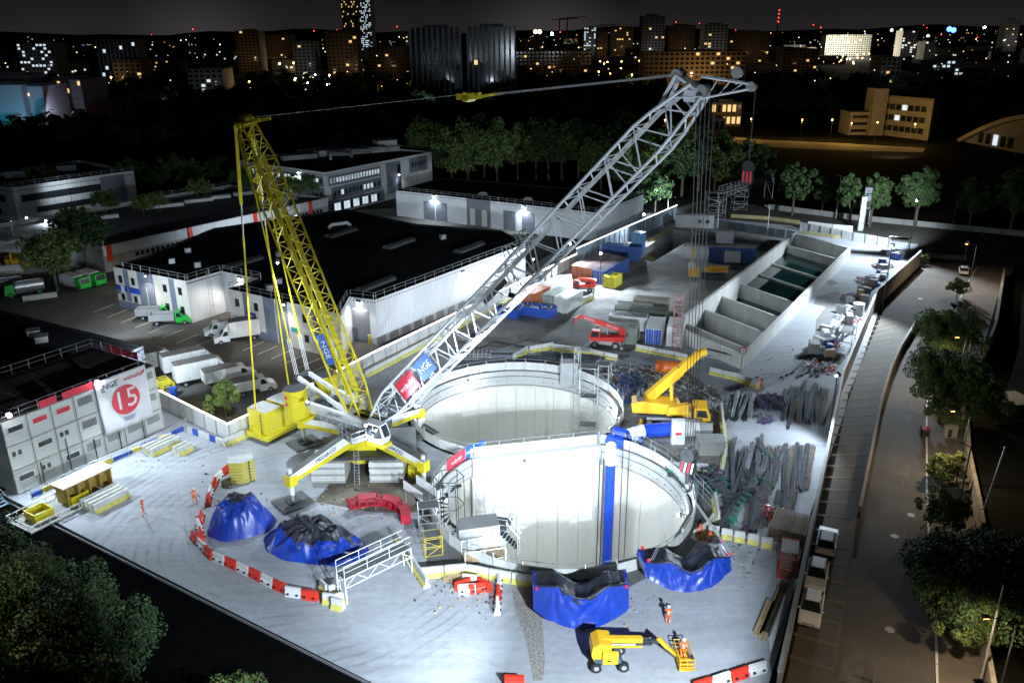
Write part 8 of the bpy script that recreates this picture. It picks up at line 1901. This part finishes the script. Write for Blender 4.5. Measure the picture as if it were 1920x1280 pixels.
# ------------------------------------------------------------------ floodlights of the site, assumed masts and added lamps
K = .42
COOL = (.72, .86, 1.0)
def fl(label, px, py, h, tgt, power, **k):
    p = W(px, py); p.z = h; g = W(*tgt); return flood(label, p, g, power*K, 0 if k.pop('pole', True) else None, mast=dsteel, **k)
def flw(label, p, tgt, power, **k): return flood(label, Vector(p), W(*tgt), power*K, 0, mast=dsteel, **k)
flw('assumed tall floodlight mast outside the lower right corner of the picture', (13, 24, 19), (1010, 1020), 300000, angle=58)  # assumed mast out of view, lights the slab from the lower right
flw('assumed tall floodlight mast outside the lower left corner of the picture', (2, 29, 16), (560, 1000), 230000, angle=56)  # assumed unseen mast that lights the left slab from the lower left
fl('assumed dark thin floodlight mast at the street wall beside the bright ramp', 1652, 592, 12, (1440, 640), 105000, angle=140, r=.15)  # assumed mast, added so ramp and basins are lit from the right
fl('assumed dark thin floodlight mast at the far end of the bright ramp', 1702, 484, 12, (1530, 560), 110000, angle=140, r=.15)  # another assumed mast, lights ramp and basins from the far end
fl('assumed floodlight on the street wall beside the rebar store', 1552, 830, 8.5, (1380, 850), 19000, angle=120, r=.12)  # assumed lamp placed to light the rebar store
fl('bright floodlight above the left end of the orange containers', 1068, 512, 6, (1120, 600), 60000, angle=165)
fl('bright floodlight on the blue container end', 1125, 532, 6, (1100, 600), 50000, angle=165)
fl('floodlight on the tall hoarding by the blue tower', 1205, 450, 6, (1230, 520), 26000, angle=160)
fl('floodlight at the hoarding gate below the boom', 1000, 545, 6, (940, 640), 12000, angle=150, r=.12)
# added lamps hung on the crane to light yard, pad and ballast
def crl(label, p, tgt, power, ang=110): w = (Matrix.Translation(CR) @ Matrix.Rotation(CAZ, 4, 'Z')) @ Vector(p); flood(label, w, W(*tgt), power*K, None, angle=ang, r=.12, name='crane_lamp', cat='lamp')
crl('added small lamp under the crane boom shining down at the yard', bfoot.lerp(btop, .42)+Vector((0, -1.5, -1.8)), (1010, 700), 60000, 110)
crl('added small lamp under the boom middle shining at the works area', bfoot.lerp(btop, .55)+Vector((0, -1.6, -1.8)), (1240, 760), 60000, 110)
crl('added small lamp on the crane frame shining on the pad in front', (4.0, -3.4, 7.5), (700, 950), 5000, 150)
crl('added small lamp on the derrick mast shining down at the ballast', dfoot.lerp(dtop, .55)+Vector((-1.8, -1.5, 0)), (480, 850), 40000, 90)
p = W(1702, 484); p.z = 12.3; flood('added lamp on the far ramp mast facing the plane trees', p, W(1600, 400, 5), 170000*K, None, angle=100, r=.15)  # added lamp to brighten the plane tree crowns
p = W(1262, 415); p.z = 6; flood('added lamp at the far hoarding corner facing the dark tree belt', p, W(1120, 330, 5), 60000*K, None, angle=110, r=.12)  # added lamp to lift the tree belt out of the dark

q = main.fr(10); c = main.o+q[0]+q[1]*(q[3]*.5)+q[2]*.5; c.z = 6.8; flood('added lamp on the rear warehouse wall shining at the parking deck', c, c+q[2]*12-Vector((0, 0, 3)), 11000, None, angle=160, r=.12, name='wall_lamp', cat='lamp')  # added lamp, unseen behind the warehouse, brightens the deck fascia
q = main.fr(11); c = main.o+q[0]+q[1]*(q[3]*.5)+q[2]*.5; c.z = 6.8; flood('added lamp on the rear left warehouse wall shining at the deck', c, c+q[2]*12-Vector((0, 0, 3)), 11000, None, angle=160, r=.12, name='wall_lamp', cat='lamp')  # second added unseen lamp for the deck fascia
p = W(140, 405); p.z = 7; flood('dim lamp in the planted strip behind the parking deck', p, W(110, 345, 5), 1500, 0, angle=140, r=.1, mast=dsteel)

crl('boom light on the crane frame shining up the boom', (1.5, -3.2, 8.2), (0, 0), 0) if False else None
for k, (pp, tt, pw, an) in enumerate((((5.5, -3.6, 7.2), bfoot.lerp(btop, .75), 60000, 40), ((5.0, 3.4, 7.0), bfoot.lerp(btop, .85), 60000, 35), ((-4.0, -3.6, 8.0), dfoot.lerp(dtop, .75), 42000, 42))):  # added lamps on the crane frame that brighten boom and mast
    M_ = Matrix.Translation(CR) @ Matrix.Rotation(CAZ, 4, 'Z'); flood(('added boom light by the cab shining up the long grey boom', 'added boom light behind the boom foot shining up the boom', 'added small light on the crane frame shining up the yellow mast')[k], M_ @ Vector(pp), M_ @ tt, pw*K, None, angle=an, r=.1, name='crane_lamp', cat='lamp')
M_ = Matrix.Translation(CR) @ Matrix.Rotation(CAZ, 4, 'Z'); flood('added floodlight outside the lower right corner aimed at the boom tip', Vector((14, 23, 19)), M_ @ bfoot.lerp(btop, .86), 110000*K, None, angle=32)  # added unseen lamp to brighten the upper boom
flw('added floodlight outside the bottom edge aimed at the yard behind the shafts', (8, 26, 19.5), (1010, 640), 420000, angle=32)  # added unseen lamp to fill the far yard with light

for k, (x, y, h, pw, c_, l) in enumerate(((-170, 1290, 7, 3500, (1, .82, .55), 'added warm lamp outside the lower left corner among the trees'), (330, 640, 9, 0, COOL, ''))):  # added unseen lamp that lights the lower left tree crowns
    if pw: p = W(x, y); p.z = h; flood(l, p, p+Vector((8, 3, -5)), pw, -4, angle=165, col=c_)
p = W(120, 600); p.z = 9; q2 = W(240, 640); flood('added lamp on the dark hall roof edge over the depot yard', Vector((q2.x, q2.y, 8)), W(250, 570), 6000, None, angle=150, r=.1, name='wall_lamp', cat='lamp')  # added lamp to brighten the depot yard
q = main.fr(4); c = main.o+q[0]+q[1]*(q[3]*.55)+q[2]*.6; c.z = 7.0; flood('added small lamp on the middle of the second facade', c, c+q[2]*5-Vector((0, 0, 5)), 2200, None, angle=160, r=.1, name='wall_lamp', cat='lamp', col=(1, .93, .8))  # added lamp that lights the second facade from above
q = main.fr(0); c = main.o+q[0]+q[1]*(q[3]*.5)+q[2]*.6; c.z = 7.0; flood('added small lamp on the middle of the first facade', c, c+q[2]*5-Vector((0, 0, 5)), 2200, None, angle=160, r=.1, name='wall_lamp', cat='lamp', col=(1, .93, .8))  # same added lamp for the first facade
# ------------------------------------------------------------------ lettering becomes mesh, labels get their place in a row
dg = bpy.context.evaluated_depsgraph_get(); dg.update()
for o in [o for o in SC.objects if o.type == 'FONT']:
    me = bpy.data.meshes.new_from_object(o.evaluated_get(dg)); n = link(o.name.split('.')[0], me, o.parent); n.matrix_local = o.matrix_local.copy()
    if not me.materials: me.materials.append(o.data.materials[0])
    bpy.data.objects.remove(o)
ORD = ['first', 'second', 'third', 'fourth', 'fifth', 'sixth', 'seventh', 'eighth', 'ninth', 'tenth', 'eleventh', 'twelfth', 'thirteenth', 'fourteenth', 'fifteenth', 'sixteenth', 'seventeenth', 'eighteenth', 'nineteenth', 'twentieth']
tops = [o for o in SC.objects if o.parent is None and o.get('label')]
import re as _re
for o in tops:
    l = o['label']; l2 = _re.sub(r', \d+$', '', l)
    if l2 != l: o['label'] = l2
sets = {}
for o in tops: sets.setdefault(o['label'], []).append(o)
for l, os_ in sets.items():
    if 1 < len(os_) <= 20:
        P_ = [PX(o.location) for o in os_]; ex = max(p[0] for p in P_)-min(p[0] for p in P_); ey = max(p[1] for p in P_)-min(p[1] for p in P_)
        by = 0 if ex >= ey else 1; side = 'left' if by == 0 else 'top'; srt = sorted(range(len(os_)), key=lambda i: P_[i][by])
        for r_, i in enumerate(srt):
            os_[i]['label'] = ' '.join(('%s from the %s: %s' % (ORD[r_], side, l)).split()[:16])
            if 'group' not in os_[i]: os_[i]['group'] = l
for o in tops:
    w = o['label'].split()
    if len(w) > 16: o['label'] = ' '.join(w[:16])
